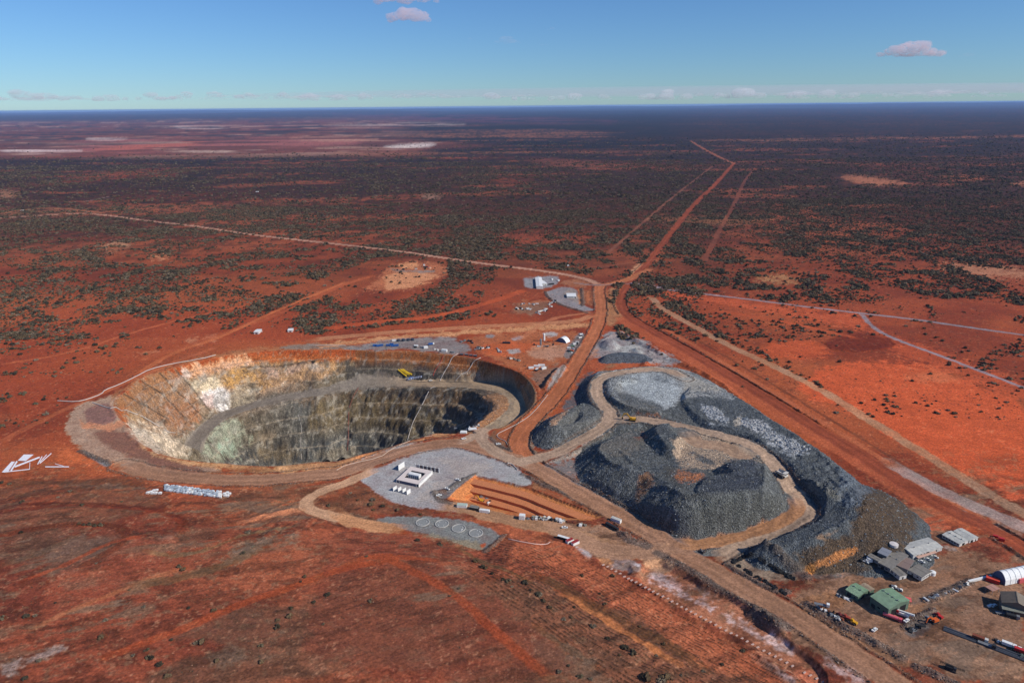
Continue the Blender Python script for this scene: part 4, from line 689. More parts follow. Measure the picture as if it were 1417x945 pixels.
# ------------------------------------------------------------------ materials for the ground
def newmat(name):
    m = bpy.data.materials.new(name); m.use_nodes = True
    return m, m.node_tree, m.node_tree.nodes['Principled BSDF']
def soil(name, rock):
    m, nt, bs = newmat(name); L = nt.links.new; Nn = nt.nodes.new
    bs.inputs['Roughness'].default_value = 0.95; bs.inputs['Specular IOR Level'].default_value = 0.12
    at = Nn('ShaderNodeAttribute'); at.attribute_name = 'soil_colour'
    mk = Nn('ShaderNodeAttribute'); mk.attribute_name = 'relief'
    sp = Nn('ShaderNodeSeparateColor'); L(mk.outputs['Color'], sp.inputs[0])
    geo = Nn('ShaderNodeNewGeometry')
    na = Nn('ShaderNodeTexNoise'); na.inputs['Scale'].default_value = 0.55; na.inputs['Detail'].default_value = 5; na.inputs['Roughness'].default_value = 0.7
    L(geo.outputs['Position'], na.inputs['Vector'])
    mr = Nn('ShaderNodeMapRange'); mr.inputs[1].default_value = 0.3; mr.inputs[2].default_value = 0.7; mr.inputs[3].default_value = 0.6 if not rock else 0.5; mr.inputs[4].default_value = 1.4 if not rock else 1.5
    L(na.outputs[0], mr.inputs[0])
    vm = Nn('ShaderNodeVectorMath'); vm.operation = 'SCALE'; L(at.outputs['Color'], vm.inputs[0]); L(mr.outputs[0], vm.inputs['Scale'])
    # small scrub tufts as dark dots
    vo = Nn('ShaderNodeTexVoronoi'); vo.inputs['Scale'].default_value = 0.16; vo.inputs['Randomness'].default_value = 1; L(geo.outputs['Position'], vo.inputs['Vector'])
    dm = Nn('ShaderNodeMapRange'); dm.inputs[1].default_value = 0.16; dm.inputs[2].default_value = 0.24; dm.inputs[3].default_value = 0.75; dm.inputs[4].default_value = 0; L(vo.outputs['Distance'], dm.inputs[0])
    mu = Nn('ShaderNodeMath'); mu.operation = 'MULTIPLY'; L(dm.outputs[0], mu.inputs[0]); L(sp.outputs[2], mu.inputs[1])
    mx = Nn('ShaderNodeMix'); mx.data_type = 'RGBA'; L(mu.outputs[0], mx.inputs[0]); L(vm.outputs[0], mx.inputs[6]); mx.inputs[7].default_value = (0.035, 0.032, 0.022, 1)
    # grit: every stone its own tone
    vc = Nn('ShaderNodeTexVoronoi'); vc.inputs['Scale'].default_value = 1.1 if rock else 0.9; L(geo.outputs['Position'], vc.inputs['Vector'])
    sc2 = Nn('ShaderNodeSeparateColor'); L(vc.outputs['Color'], sc2.inputs[0])
    cr = Nn('ShaderNodeValToRGB'); e_ = cr.color_ramp.elements; lo, hi = (0.6, 1.6) if rock else (0.62, 1.55)
    e_[0].position = 0.0; e_[0].color = (lo, lo, lo, 1); e_[1].position = 1.0; e_[1].color = (hi, hi, hi, 1)
    for p_, v_ in ((0.25, 0.8), (0.75, 1.12), (0.9, 1.3)):
        n_ = e_.new(p_); n_.color = (v_, v_, v_, 1)
    L(sc2.outputs[0], cr.inputs[0])
    gm = Nn('ShaderNodeMix'); gm.data_type = 'RGBA'; gm.blend_type = 'MULTIPLY'
    gf = Nn('ShaderNodeMath'); gf.operation = 'MULTIPLY_ADD'; gf.inputs[1].default_value = 1.0; gf.inputs[2].default_value = 0.12; gf.use_clamp = True; L(sp.outputs[0], gf.inputs[0])
    L(gf.outputs[0], gm.inputs[0]); L(mx.outputs[2], gm.inputs[6]); L(cr.outputs[0], gm.inputs[7])
    L(gm.outputs[2], bs.inputs['Base Color'])
    vb = Nn('ShaderNodeTexVoronoi'); vb.inputs['Scale'].default_value = 0.9; vb.feature = 'F1'; L(geo.outputs['Position'], vb.inputs['Vector'])
    ad = Nn('ShaderNodeMath'); ad.operation = 'SUBTRACT'; L(na.outputs[0], ad.inputs[0]); 
    m2 = Nn('ShaderNodeMath'); m2.operation = 'MULTIPLY'; m2.inputs[1].default_value = 0.8 if rock else 0.15; L(vb.outputs['Distance'], m2.inputs[0]); L(m2.outputs[0], ad.inputs[1])
    bm = Nn('ShaderNodeBump'); bm.inputs['Distance'].default_value = 1.3 if rock else 0.9; L(ad.outputs[0], bm.inputs['Height'])
    st_ = Nn('ShaderNodeMath'); st_.operation = 'MULTIPLY'; st_.inputs[1].default_value = 0.9; L(sp.outputs[0], st_.inputs[0]); L(st_.outputs[0], bm.inputs['Strength'])
    L(bm.outputs[0], bs.inputs['Normal'])
    return m
M_SOIL = soil('red_soil', False); M_ROCK = soil('broken_rock', True)
# ------------------------------------------------------------------ the grid, divided by what each piece of ground is
CG = CLS.reshape(NR, NC)
fc = CG[:-1, :-1].ravel()
ii = (np.arange(NR-1)[:, None]*NC+np.arange(NC-1)[None, :]).ravel().astype(np.int64)
GND = {'waste_rock_platform': ('pale grey flat topped waste rock platform with a curved bund beside the middle haul road', 'rock dump'),
       'waste_rock_mound': ('small oval waste rock mound between the middle haul road and the tan dump road', 'rock mound'),
       'waste_rock_dump': ('steep dark grey waste rock dump with a stockpile on top, inside the dump road bend', 'rock dump'),
       'rubble_dump': ('long blue grey rubble dump with whitish boulders on top, beside the red haul road', 'rock dump'),
       'rock_stockpile': ('low dark crescent stockpile at the northern tip of the dumps', 'stockpile'),
       'orange_spoil_heap': ('small orange earth heap on grey gravel at the northern tip of the dumps', 'earth heap')}
for ci, name in enumerate(CN):
    sel = ii[fc == ci]
    if not sel.size: continue
    quads = np.stack([sel, sel+1, sel+NC+1, sel+NC], 1)
    uq, inv = np.unique(quads.ravel(), return_inverse=True)
    me = bpy.data.meshes.new(name); me.vertices.add(uq.size); me.loops.add(inv.size); me.polygons.add(len(quads))
    co = np.stack([Xf[uq], Yf[uq], H[uq]], 1).astype(np.float32)
    me.vertices.foreach_set('co', co.ravel())
    me.loops.foreach_set('vertex_index', inv.astype(np.int32).ravel())
    me.polygons.foreach_set('loop_start', np.arange(0, inv.size, 4, dtype=np.int32))
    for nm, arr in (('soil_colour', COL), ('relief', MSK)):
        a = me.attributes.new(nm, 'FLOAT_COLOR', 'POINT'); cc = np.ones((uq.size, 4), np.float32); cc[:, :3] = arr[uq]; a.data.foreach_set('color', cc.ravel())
    me.update(calc_edges=True); me.shade_smooth()
    o = bpy.data.objects.new(name, me); C.objects.link(o)
    me.materials.append(M_ROCK if (name in GND and name != 'orange_spoil_heap') or name == 'open_pit_wall' else M_SOIL)
    if name in GND: o['label'], o['category'] = GND[name]
    else: o['kind'] = 'structure'
# ------------------------------------------------------------------ finding places on the ground
HG = H.reshape(NR, NC).astype(np.float64)
def hz_at(x, y):
    r = float(np.interp(y, Ys, np.arange(NR))); u = x/(0.9455*max(y, 330)+110); c = float(np.interp(u, us, np.arange(NC)))
    r0 = min(int(r), NR-2); c0 = min(int(c), NC-2); fr = r-r0; fc_ = c-c0
    return (HG[r0, c0]*(1-fc_)+HG[r0, c0+1]*fc_)*(1-fr)+(HG[r0+1, c0]*(1-fc_)+HG[r0+1, c0+1]*fc_)*fr
def at(px, py):
    a = (px-708.5)/FPX; b = (472.5-py)/FPX; d = FW+RT*a+UP*b
    t0 = (60-CAM_H)/d.z; t1 = (-180-CAM_H)/d.z; n = 260; lo = t0
    for i in range(1, n+1):
        t = t0+(t1-t0)*i/n
        if CAM_H+d.z*t <= hz_at(d.x*t, d.y*t):
            hi = t
            for _ in range(14):
                mid = (lo+hi)/2
                if CAM_H+d.z*mid <= hz_at(d.x*mid, d.y*mid): hi = mid
                else: lo = mid
            return Vector((d.x*hi, d.y*hi, hz_at(d.x*hi, d.y*hi)))
        lo = t
    return Vector((d.x*t1, d.y*t1, -180))
# ------------------------------------------------------------------ shrubs and bushes
def plain(name, col, rough=0.6, metal=0.0, var=0.0, spec=0.4):
    m, nt, bs = newmat(name); bs.inputs['Roughness'].default_value = rough; bs.inputs['Metallic'].default_value = metal
    bs.inputs['Specular IOR Level'].default_value = spec
    c = lin(col); L = nt.links.new; Nn = nt.nodes.new
    geo = Nn('ShaderNodeTexCoord'); na = Nn('ShaderNodeTexNoise'); na.inputs['Scale'].default_value = 1.2 if var < 0.3 else 2.5; na.inputs['Detail'].default_value = 4
    L(geo.outputs['Object'], na.inputs['Vector'])
    oi = Nn('ShaderNodeObjectInfo')
    mr = Nn('ShaderNodeMapRange'); mr.inputs[1].default_value = 0.3; mr.inputs[2].default_value = 0.7; v = 0.12+var; mr.inputs[3].default_value = 1-v; mr.inputs[4].default_value = 1+v; L(na.outputs[0], mr.inputs[0])
    vm = Nn('ShaderNodeVectorMath'); vm.operation = 'SCALE'; vm.inputs[0].default_value = tuple(c); L(mr.outputs[0], vm.inputs['Scale'])
    if var >= 0.3:
        m3 = Nn('ShaderNodeMapRange'); m3.inputs[3].default_value = 0.65; m3.inputs[4].default_value = 1.45; L(oi.outputs['Random'], m3.inputs[0])
        v2 = Nn('ShaderNodeVectorMath'); v2.operation = 'SCALE'; L(vm.outputs[0], v2.inputs[0]); L(m3.outputs[0], v2.inputs['Scale']); L(v2.outputs[0], bs.inputs['Base Color'])
    else: L(vm.outputs[0], bs.inputs['Base Color'])
    return m
M_LEAF = plain('dull_foliage', (80, 70, 44), 0.9, 0, 0.35, 0.1)
M_LEAVES = [plain('dull_foliage', (86, 76, 58), 0.9, 0, 0.35, 0.1), plain('dark_foliage', (62, 56, 44), 0.9, 0, 0.35, 0.1), plain('grey_foliage', (106, 93, 76), 0.9, 0, 0.35, 0.1), plain('brown_foliage', (88, 72, 52), 0.9, 0, 0.35, 0.1)]
def bush_mesh(seed, n, squash):
    rd = random.Random(seed); bm = bmesh.new()
    for k in range(n):
        a = rd.random()*6.28; r = rd.random()**0.6*0.62; s = 0.22+rd.random()*0.24
        c = Vector((math.cos(a)*r, math.sin(a)*r, s*0.7+rd.random()*0.35*squash))
        v = bmesh.ops.create_icosphere(bm, subdivisions=1, radius=s, matrix=Matrix.Translation(c))['verts']
        for q_ in v: q_.co += Vector((rd.uniform(-1, 1), rd.uniform(-1, 1), rd.uniform(-1, 1)))*s*0.33
    # scattered single leaf sprays around the crown
    for k in range(n*7):
        a = rd.random()*6.28; e = rd.random()*1.4; r = 0.75+rd.random()*0.25
        c = Vector((math.cos(a)*math.cos(e)*r, math.sin(a)*math.cos(e)*r, 0.1+math.sin(e)*0.72*squash*r+0.1))
        t = Vector((rd.uniform(-1, 1), rd.uniform(-1, 1), rd.uniform(-1, 1))).normalized()*0.13; b = t.orthogonal().normalized()*0.09
        vs = [bm.verts.new(c+t), bm.verts.new(c-t+b), bm.verts.new(c-t-b)]; bm.faces.new(vs)
    me = bpy.data.meshes.new('shrub'); bm.to_mesh(me); bm.free(); me.materials.append(M_LEAVES[seed-1]); return me
BM = [bush_mesh(1, 7, 1.0), bush_mesh(2, 9, 1.25), bush_mesh(3, 6, 0.8), bush_mesh(4, 11, 0.9)]
def ptag(o, label, cat, group=None, kind=None):
    o['label'] = label; o['category'] = cat
    if group: o['group'] = group
    if kind: o['kind'] = kind
    return o
def shrub(p, r, label, group, k=None):
    o = bpy.data.objects.new('shrub', BM[random.randrange(4) if k is None else k]); C.objects.link(o)
    o.location = (p[0], p[1], p[2]-0.1*r); o.rotation_euler = (0, 0, random.random()*6.28); o.scale = (r, r*random.uniform(.75, 1.1), r*random.uniform(.7, .95))
    return ptag(o, label, 'shrub', group)
HS = q(Z8, [(265, 215, 3), (85, 255, 3), (310, 268, 2.5), (300, 340, 2), (318, 343, 2), (340, 340, 3), (360, 345, 2.5), (382, 342, 3), (680, 500, 2.6), (694, 512, 2.6), (940, 372, 3), (100, 690, 3), (135, 688, 2), (10, 695, 3), (385, 768, 2.6), (545, 655, 2), (810, 668, 2.6), (1103, 660, 2), (1100, 690, 2.8), (1050, 730, 3), (1052, 706, 2), (1242, 608, 2.6), (1190, 637, 1.8), (760, 787, 3.4), (745, 790, 2.4), (990, 802, 2.4), (820, 858, 2.4), (605, 873, 2.8), (575, 848, 2.4), (560, 845, 1.8), (992, 863, 2.2), (635, 918, 3), (95, 925, 2.4), (715, 660, 1.6), (920, 450, 2.4), (505, 838, 1.8), (555, 818, 1.8), (1157, 540, 2), (400, 705, 2.2), (80, 372, 2.2), (460, 256, 1.8), (35, 188, 2.4), (5, 184, 3), (150, 858, 2.2), (650, 780, 1.5), (210, 640, 1.2), (490, 590, 1.2), (220, 240, 1.6), (960, 425, 1.8), (365, 490, 1.4), (1247, 270, 2.4), (1225, 720, 1.5), (1140, 560, 1.3)]) \
   + q(Z5, [(140, 355, 3.4), (130, 382, 2.8), (195, 392, 2.8), (275, 412, 2.6), (145, 412, 2), (385, 578, 2.6), (508, 598, 3), (970, 808, 3.4), (1048, 873, 3.2), (1067, 905, 2.2), (700, 690, 2.8), (740, 722, 3), (755, 730, 2.2), (790, 760, 2), (880, 800, 2.8), (850, 790, 2.2), (105, 665, 1.6), (130, 905, 2.2), (1280, 770, 2), (400, 437, 2), (20, 320, 2), (60, 360, 1.8), (560, 880, 1.4), (900, 830, 1.5), (610, 840, 1.4), (1000, 850, 1.6)]) \
   + q(Z7, [(20, 468, 3.2), (80, 540, 2.2), (155, 602, 2.2), (195, 592, 1.8), (312, 640, 3), (480, 752, 3.6), (522, 780, 3.4), (588, 912, 4), (700, 918, 4), (672, 932, 3.6), (250, 370, 2), (345, 465, 1.4), (375, 520, 2), (415, 370, 2.4), (390, 705, 2), (210, 538, 1.6), (45, 505, 2.2), (130, 880, 2.2), (240, 905, 2.4), (690, 735, 1.6), (560, 640, 1.4), (900, 880, 1.8), (1110, 770, 2.2), (1000, 845, 1.8), (455, 795, 1.4), (300, 920, 1.8), (180, 850, 1.4), (650, 795, 1.5), (780, 900, 1.6)]) \
   + q(Z2, [(60, 232, 3.4)]) + q(Z3, [(1355, 270, 4.2), (1290, 370, 2.4), (1290, 155, 3)])
for (px, py, r) in HS:
    p = at(px, py+0.8*r*0.6); 
    wh = 'left of the ring pad, on the old red hill' if px < 430 else ('on the furrowed slope beside the marker line' if (py-740) < (px-760)*.62 and px > 760 and py > 740 else ('on the red ground around the ring pad' if py < 760 and px < 760 else ('in the orange ground beyond the pit or red road' if py < 600 else 'on the middle of the old red hill at the bottom')))
    shrub(p, r, '%s dark olive shrub %s' % ('large' if r > 2.9 else ('medium' if r > 2.1 else 'small'), wh), 'shrubs %s' % wh)
# bushes of the plain
RS = np.random.RandomState(11)
def lookup(x, y):
    r = np.interp(y, Ys, np.arange(NR)); c = np.interp(x/(0.9455*np.maximum(y, 330)+110), us, np.arange(NC))
    return np.rint(r).astype(int)*NC+np.rint(c).astype(int)
cx = []; 
for (ya, yb, n) in ((700, 1400, 170000), (1400, 2600, 500000), (2600, 4600, 600000), (4600, 8500, 480000)):
    y = np.sqrt(RS.rand(n)*(yb*yb-ya*ya)+ya*ya); u = RS.uniform(-0.84, 0.84, n); cx.append(np.stack([u*(0.9455*y+110), y], 1))
P_ = np.concatenate(cx); idx = lookup(P_[:, 0], P_[:, 1]); bx_, by_ = P_[:, 0], P_[:, 1]; z = H[idx]
qx, qy = project(bx_, by_, z.astype(np.float64))
d1 = fbm(bx_, by_, 150, 4, 301, 0.6); d2 = fbm(bx_, by_, 38, 3, 303, 0.6); d3 = fbm(bx_, by_, 600, 3, 307)
den = ss(0.42, 0.66, d1*0.62+d2*0.38)*0.55+ss(.55, .62, d2)*.12
den *= 0.55+ss(.4, .6, d3)*0.9
farb = ss(360, 300, qy); den = den*(1-.35*farb)+farb*0.07
rt = (qx > 880); den = np.where(rt & (qy > 420), den*0.22, den); den = np.where(rt & (qy < 400), den*1.15+0.05, den)
den = np.where(qy > 470, den*0.35, den)
def bump(poly, amt, mx=None):
    global den
    m = inside(qx+(d2-.5)*14, qy+(d1-.5)*8, poly); den = np.where(m, (np.maximum(den, amt*(0.45+d2)) if mx is None else den*mx), den)
bump(q(F4, [(500, 380), (620, 340), (740, 320), (860, 290), (950, 270), (950, 300), (800, 350), (680, 400), (640, 470), (520, 465)]), 0.8)
bump(q(F4, [(540, 480), (620, 490), (640, 540), (560, 600), (500, 650), (430, 720), (310, 690), (300, 640), (420, 600), (510, 540)]), 0.75)
bump(q(F4, [(640, 520), (720, 510), (730, 550), (660, 560)]), .6); bump(q(F4, [(360, 700), (480, 660), (440, 750), (370, 745)]), .7)
bump(q(F4, [(860, 300), (960, 270), (1080, 265), (1250, 280), (1260, 300), (1080, 300), (900, 320)]), .7)
bump(q(F4, [(480, 290), (600, 280), (600, 330), (500, 330)]), .5); bump(q(F4, [(0, 470), (100, 460), (240, 470), (260, 490), (120, 520), (0, 520)]), .5); bump(q(F4, [(0, 690), (240, 700), (240, 760), (0, 750)]), .35)
bump(q(F3, [(570, 290), (640, 285), (900, 270), (1150, 250), (1300, 270), (1000, 310), (640, 305)]), .7); bump(q(F3, [(0, 320), (220, 320), (400, 310), (620, 345), (820, 360), (820, 380), (560, 370), (300, 350), (0, 355)]), .45)
bump(q(F3, [(0, 540), (120, 530), (400, 560), (700, 520), (740, 590), (600, 620), (440, 640), (340, 600), (200, 640), (0, 700)]), .34)
bump(q(F3, [(220, 470), (300, 450), (400, 445), (400, 465), (290, 480)]), .7); bump(q(F3, [(690, 470), (800, 460), (880, 460), (870, 480), (760, 480)]), .6)
bump(q(F3, [(700, 590), (800, 580), (1000, 590), (1080, 620), (960, 650), (820, 640), (720, 630)]), .38); bump(q(F3, [(900, 700), (1000, 700), (1000, 740), (890, 740)]), .3)
bump(q(F5, [(30, 560), (60, 575), (180, 640), (280, 720), (270, 740), (160, 690), (70, 630)]), .9); bump(q(F5, [(40, 640), (100, 680), (100, 720), (40, 700)]), .7); bump(q(F5, [(270, 720), (420, 790), (560, 860), (700, 940), (690, 950), (500, 850), (280, 745)]), .35)
bump(q(F5, [(1040, 490), (1090, 490), (1140, 510), (1130, 530), (1080, 525)]), .9); bump(q(F5, [(1160, 515), (1240, 515), (1270, 545), (1200, 545)]), .9); bump(q(F5, [(820, 495), (950, 480), (960, 495), (880, 510), (820, 520)]), .8)
bump(q(F5, [(1240, 830), (1300, 770), (1420, 735), (1420, 790), (1320, 810), (1290, 870), (1240, 860)]), .4); bump(q(F5, [(1350, 590), (1416, 590), (1416, 610), (1350, 600)]), .7); bump(q(F5, [(1370, 640), (1430, 640), (1430, 680), (1380, 670)]), .6)
bump(q(F5, [(1240, 450), (1330, 450), (1320, 480), (1250, 475)]), .9); bump(q(F5, [(0, 610), (60, 640), (0, 690)]), .4)
bump(q(F5, [(480, 100), (1416, 60), (1416, 440), (1200, 450), (1000, 420), (780, 450), (600, 440), (420, 330), (380, 300)]), .33)
for poly in ([(395, 405), (520, 358), (620, 355), (622, 380), (590, 405), (500, 412)], q(F5, [(640, 740), (760, 715), (900, 730), (960, 760), (1200, 880), (1250, 945), (700, 945), (580, 860)]), q(F5, [(420, 760), (640, 740), (690, 790), (470, 810)]),
             q(F5, [(700, 110), (1030, 150), (700, 160)]), q(F5, [(340, 500), (580, 500), (560, 540), (400, 530)]), q(F5, [(1080, 440), (1240, 460), (1416, 480), (1416, 500), (1200, 480)]), [(690, 375), (850, 385), (850, 470), (700, 470), (640, 455)]):
    bump(poly, 0, 0.05)
mine = [(60, 640), (70, 570), (150, 525), (240, 485), (330, 470), (450, 462), (560, 450), (690, 440), (700, 425), (690, 372), (760, 372), (830, 385), (860, 470), (1040, 555), (1260, 690), (1417, 760), (1500, 1000), (1000, 900), (760, 740), (620, 770), (430, 740), (200, 710), (60, 700)]
bump(mine, 0, 0.0)
den = np.where((bx_ > -2000) & (qy > 640), 0, den); den = np.where(CLS[idx] != 0, 0, den); den = den*(1-0.93*lk[idx])
dsum = np.where(by_ < 1400, 1.0, np.where(by_ < 2600, 1.0, np.where(by_ < 4600, 0.5, 0.28*ss(8500, 5500, by_))))
keep = (RS.rand(len(den)) < den*dsum) & (qx > -70) & (qx < 1490)
K = np.nonzero(keep)[0]
rad = (0.75+RS.rand(K.size)**3*2.6)*(1+0.5*ss(.5, .65, d2[K]))*np.where(by_[K] > 2600, np.where(by_[K] > 4600, 2.0, 1.4), 1.0)
order = np.argsort(-rad/by_[K]); nind = 300-len(HS)
for j in order[:nind]:
    k = K[j]; wh = 'on the plain at the far left' if qx[k] < 300 else ('on the plain behind the pit' if qx[k] < 680 else ('by the road fork and creek line' if qx[k] < 960 else 'on the orange plain at the right'))
    wf = 'nearer' if qy[k] > 420 else 'farther'
    shrub((bx_[k], by_[k], hz_at(bx_[k], by_[k])), float(rad[j]), '%s dull green bush %s' % (wf, wh), 'bushes %s' % wh)
rest = order[nind:]; kk = K[rest]
open('/tmp/bushes.txt', 'w').write('%d %d' % (K.size, N)) if False else None
me = bpy.data.meshes.new('scrub'); me.vertices.add(rest.size)
co = np.stack([bx_[kk], by_[kk], H[idx[kk]]-0.15], 1).astype(np.float32); me.vertices.foreach_set('co', co.ravel())
a_ = me.attributes.new('size', 'FLOAT', 'POINT'); a_.data.foreach_set('value', rad[rest].astype(np.float32))
a_ = me.attributes.new('turn', 'FLOAT', 'POINT'); a_.data.foreach_set('value', (RS.rand(rest.size)*6.28).astype(np.float32))
a_ = me.attributes.new('which', 'INT', 'POINT'); a_.data.foreach_set('value', RS.randint(0, 4, rest.size).astype(np.int32))
sc = bpy.data.objects.new('scrub', me); C.objects.link(sc); sc['kind'] = 'stuff'; sc['label'] = 'dull green mulga scrub covering the plain to the horizon'; sc['category'] = 'scrub'
ng = bpy.data.node_groups.new('scatter_scrub', 'GeometryNodeTree')
ng.interface.new_socket('Geometry', in_out='INPUT', socket_type='NodeSocketGeometry'); ng.interface.new_socket('Geometry', in_out='OUTPUT', socket_type='NodeSocketGeometry')
Nn = ng.nodes.new; L = ng.links.new
gi = Nn('NodeGroupInput'); go = Nn('NodeGroupOutput'); iop = Nn('GeometryNodeInstanceOnPoints'); gti = Nn('GeometryNodeGeometryToInstance')
protos = []
for k in range(4):
    pr = bpy.data.objects.new('shrub_form', BM[k]); oi = Nn('GeometryNodeObjectInfo'); oi.inputs['Object'].default_value = pr; protos.append(oi)
for oi in reversed(protos): L(oi.outputs['Geometry'], gti.inputs[0])
L(gi.outputs[0], iop.inputs['Points']); L(gti.outputs[0], iop.inputs['Instance']); iop.inputs['Pick Instance'].default_value = True
def nattr(nm, t):
    n = Nn('GeometryNodeInputNamedAttribute'); n.data_type = t; n.inputs['Name'].default_value = nm; return n
L(nattr('which', 'INT').outputs['Attribute'], iop.inputs['Instance Index'])
cm = Nn('ShaderNodeCombineXYZ'); L(nattr('turn', 'FLOAT').outputs['Attribute'], cm.inputs['Z']); L(cm.outputs[0], iop.inputs['Rotation'])
L(nattr('size', 'FLOAT').outputs['Attribute'], iop.inputs['Scale'])
L(iop.outputs[0], go.inputs[0])
md = sc.modifiers.new('scatter', 'NODES'); md.node_group = ng
# ------------------------------------------------------------------ clouds, far away and high
def volmat(name, dens, col, g=0.0):
    m = bpy.data.materials.new(name); m.use_nodes = True; nt = m.node_tree; nt.nodes.clear()
    v = nt.nodes.new('ShaderNodeVolumePrincipled'); o = nt.nodes.new('ShaderNodeOutputMaterial'); nt.links.new(v.outputs[0], o.inputs['Volume'])
    v.inputs['Density'].default_value = dens; v.inputs['Color'].default_value = (*col, 1); v.inputs['Anisotropy'].default_value = g
    return m
def dirp(px, py, dist_):
    a = (px-708.5)/FPX; b = (472.5-py)/FPX; d = FW+RT*a+UP*b; h = math.hypot(d.x, d.y); return Vector((d.x, d.y, d.z))*(dist_/h)+Vector((0, 0, CAM_H))
M_CLOUD = [volmat('cloud_vapour', 0.006, (1, 0.86, 0.9)), volmat('thin_cloud_vapour', 0.0012, (0.9, 0.92, 1)), volmat('far_cloud_vapour', 0.0011, (1, 1, 1))]
def cloud(px, py, w, h, dist_, mat, label, seed, n=14, group=None):
    rd = random.Random(seed); bm = bmesh.new(); W_ = w/FPX*dist_*0.95; H_ = h/FPX*dist_*(0.9 if dist_ < 50000 else 1.35)
    for k in range(n):
        t = rd.uniform(-1, 1); s = H_*(0.34+0.34*rd.random())*(1-0.6*abs(t))
        c = Vector((t*W_*0.42, rd.uniform(-.6, .6)*H_, -H_*0.5+s*0.75+rd.random()*H_*0.4*(1-abs(t))))
        mt = Matrix.Translation(c) @ Matrix.Diagonal((s*rd.uniform(1.3, 2.3)*max(1, W_/H_/7), s*1.4, s*0.8, 1))
        v = bmesh.ops.create_icosphere(bm, subdivisions=3 if dist_ < 50000 else 2, radius=1, matrix=mt)['verts']
        for q_ in v:
            d = q_.co-c; nz = (math.sin(q_.co.x/s*3.1+seed)+math.sin(q_.co.z/s*4.3+k)+math.sin(q_.co.x/s*7.7+q_.co.y/s*5))*0.09
            q_.co = c+d*(1+nz+rd.uniform(-.05, .05))
    me = bpy.data.meshes.new('cloud'); bm.to_mesh(me); bm.free(); me.materials.append(M_CLOUD[mat])
    o = bpy.data.objects.new('cloud', me); C.objects.link(o); o.location = dirp(px, py, dist_)
    ptag(o, label, 'cloud', group)
cloud(562, 21, 70, 17, 11000, 0, 'small pinkish white cloud high above the middle of the horizon', 3)
cloud(556, -3, 110, 15, 10500, 0, 'pinkish cloud cut by the top edge above the small pink cloud', 5)
cloud(1262, 69, 92, 16, 13000, 0, 'larger white puffy cloud over the right part of the horizon', 8, 18)
cloud(1341, 77, 36, 4, 13500, 1, 'tiny flat cloud just right of the white puffy cloud', 9, 7)
cloud(703, 57, 46, 8, 12000, 1, 'thin grey cloud shred right of the pink cloud', 12, 9); cloud(654, 53, 18, 4, 12500, 1, 'faint small grey cloud shred just left of the thin grey shred', 13, 5)
cloud(752, 62, 15, 4, 12500, 1, 'faint small grey cloud shred low at the right of the thin shred', 14, 5); cloud(763, 40, 12, 4, 12500, 1, 'faint small grey cloud shred highest of the grey shreds', 15, 5)
rd_ = random.Random(4)
for k in range(34):
    x = rd_.uniform(-20, 1440); cloud(x, 139-x*.006-rd_.random()*5, rd_.uniform(30, 110), rd_.uniform(2, 4), 66000, 2, 'low flat far cloud streak just above the %s' % ('left third of the horizon' if x < 472 else ('middle of the horizon' if x < 945 else 'right third of the horizon')), 90+k, 6, 'row of small clouds above the horizon')
for k, (px, py, w, h) in enumerate([(26, 130, 60, 9), (64, 133, 26, 5), (100, 135, 40, 6), (150, 136, 60, 6), (205, 134, 44, 6), (255, 133, 50, 6), (300, 132, 34, 6), (345, 134, 60, 5), (392, 133, 26, 5), (430, 135, 30, 7), (470, 136, 26, 6), (505, 134, 20, 7), (560, 134, 40, 5), (620, 134, 50, 5), (680, 134, 26, 7), (720, 136, 44, 6), (770, 135, 22, 8), (795, 135, 22, 7), (835, 136, 26, 5), (896, 134, 24, 8), (922, 134, 18, 8), (950, 136, 26, 5), (1000, 133, 30, 7), (1027, 131, 28, 9), (1050, 133, 22, 6), (1104, 133, 30, 7), (1142, 133, 22, 7), (1175, 134, 30, 6), (1230, 134, 40, 5), (1300, 133, 50, 5), (1370, 132, 50, 5)]):
    cloud(px, py-px*0.0012, w, h, 62000, 2, 'small far white cloud just above the %s' % ('left third of the horizon' if px < 472 else ('middle of the horizon' if px < 945 else 'right third of the horizon')), 30+k, 7, 'row of small clouds above the horizon')
bm = bmesh.new(); bmesh.ops.create_icosphere(bm, subdivisions=4, radius=1); me = bpy.data.meshes.new('cloud'); bm.to_mesh(me); bm.free(); me.materials.append(volmat('high_veil', 0.00004, (0.95, 0.95, 1)))
o = bpy.data.objects.new('cloud', me); C.objects.link(o); o.location = (45000, 88000, 1850); o.scale = (80000, 9000, 620); ptag(o, 'long thin grey cloud veil low above the right horizon', 'cloud')
# ------------------------------------------------------------------ air
bm = bmesh.new(); bmesh.ops.create_cube(bm, size=1); me = bpy.data.meshes.new('haze'); bm.to_mesh(me); bm.free(); me.materials.append(volmat('air', 1.4e-5, (0.36, 0.58, 1.0)))
hzb = bpy.data.objects.new('haze', me); C.objects.link(hzb); hzb['kind'] = 'stuff'; hzb.scale = (1400000, 280000, 356+190); hzb.location = (0, 0, (356-190)/2)
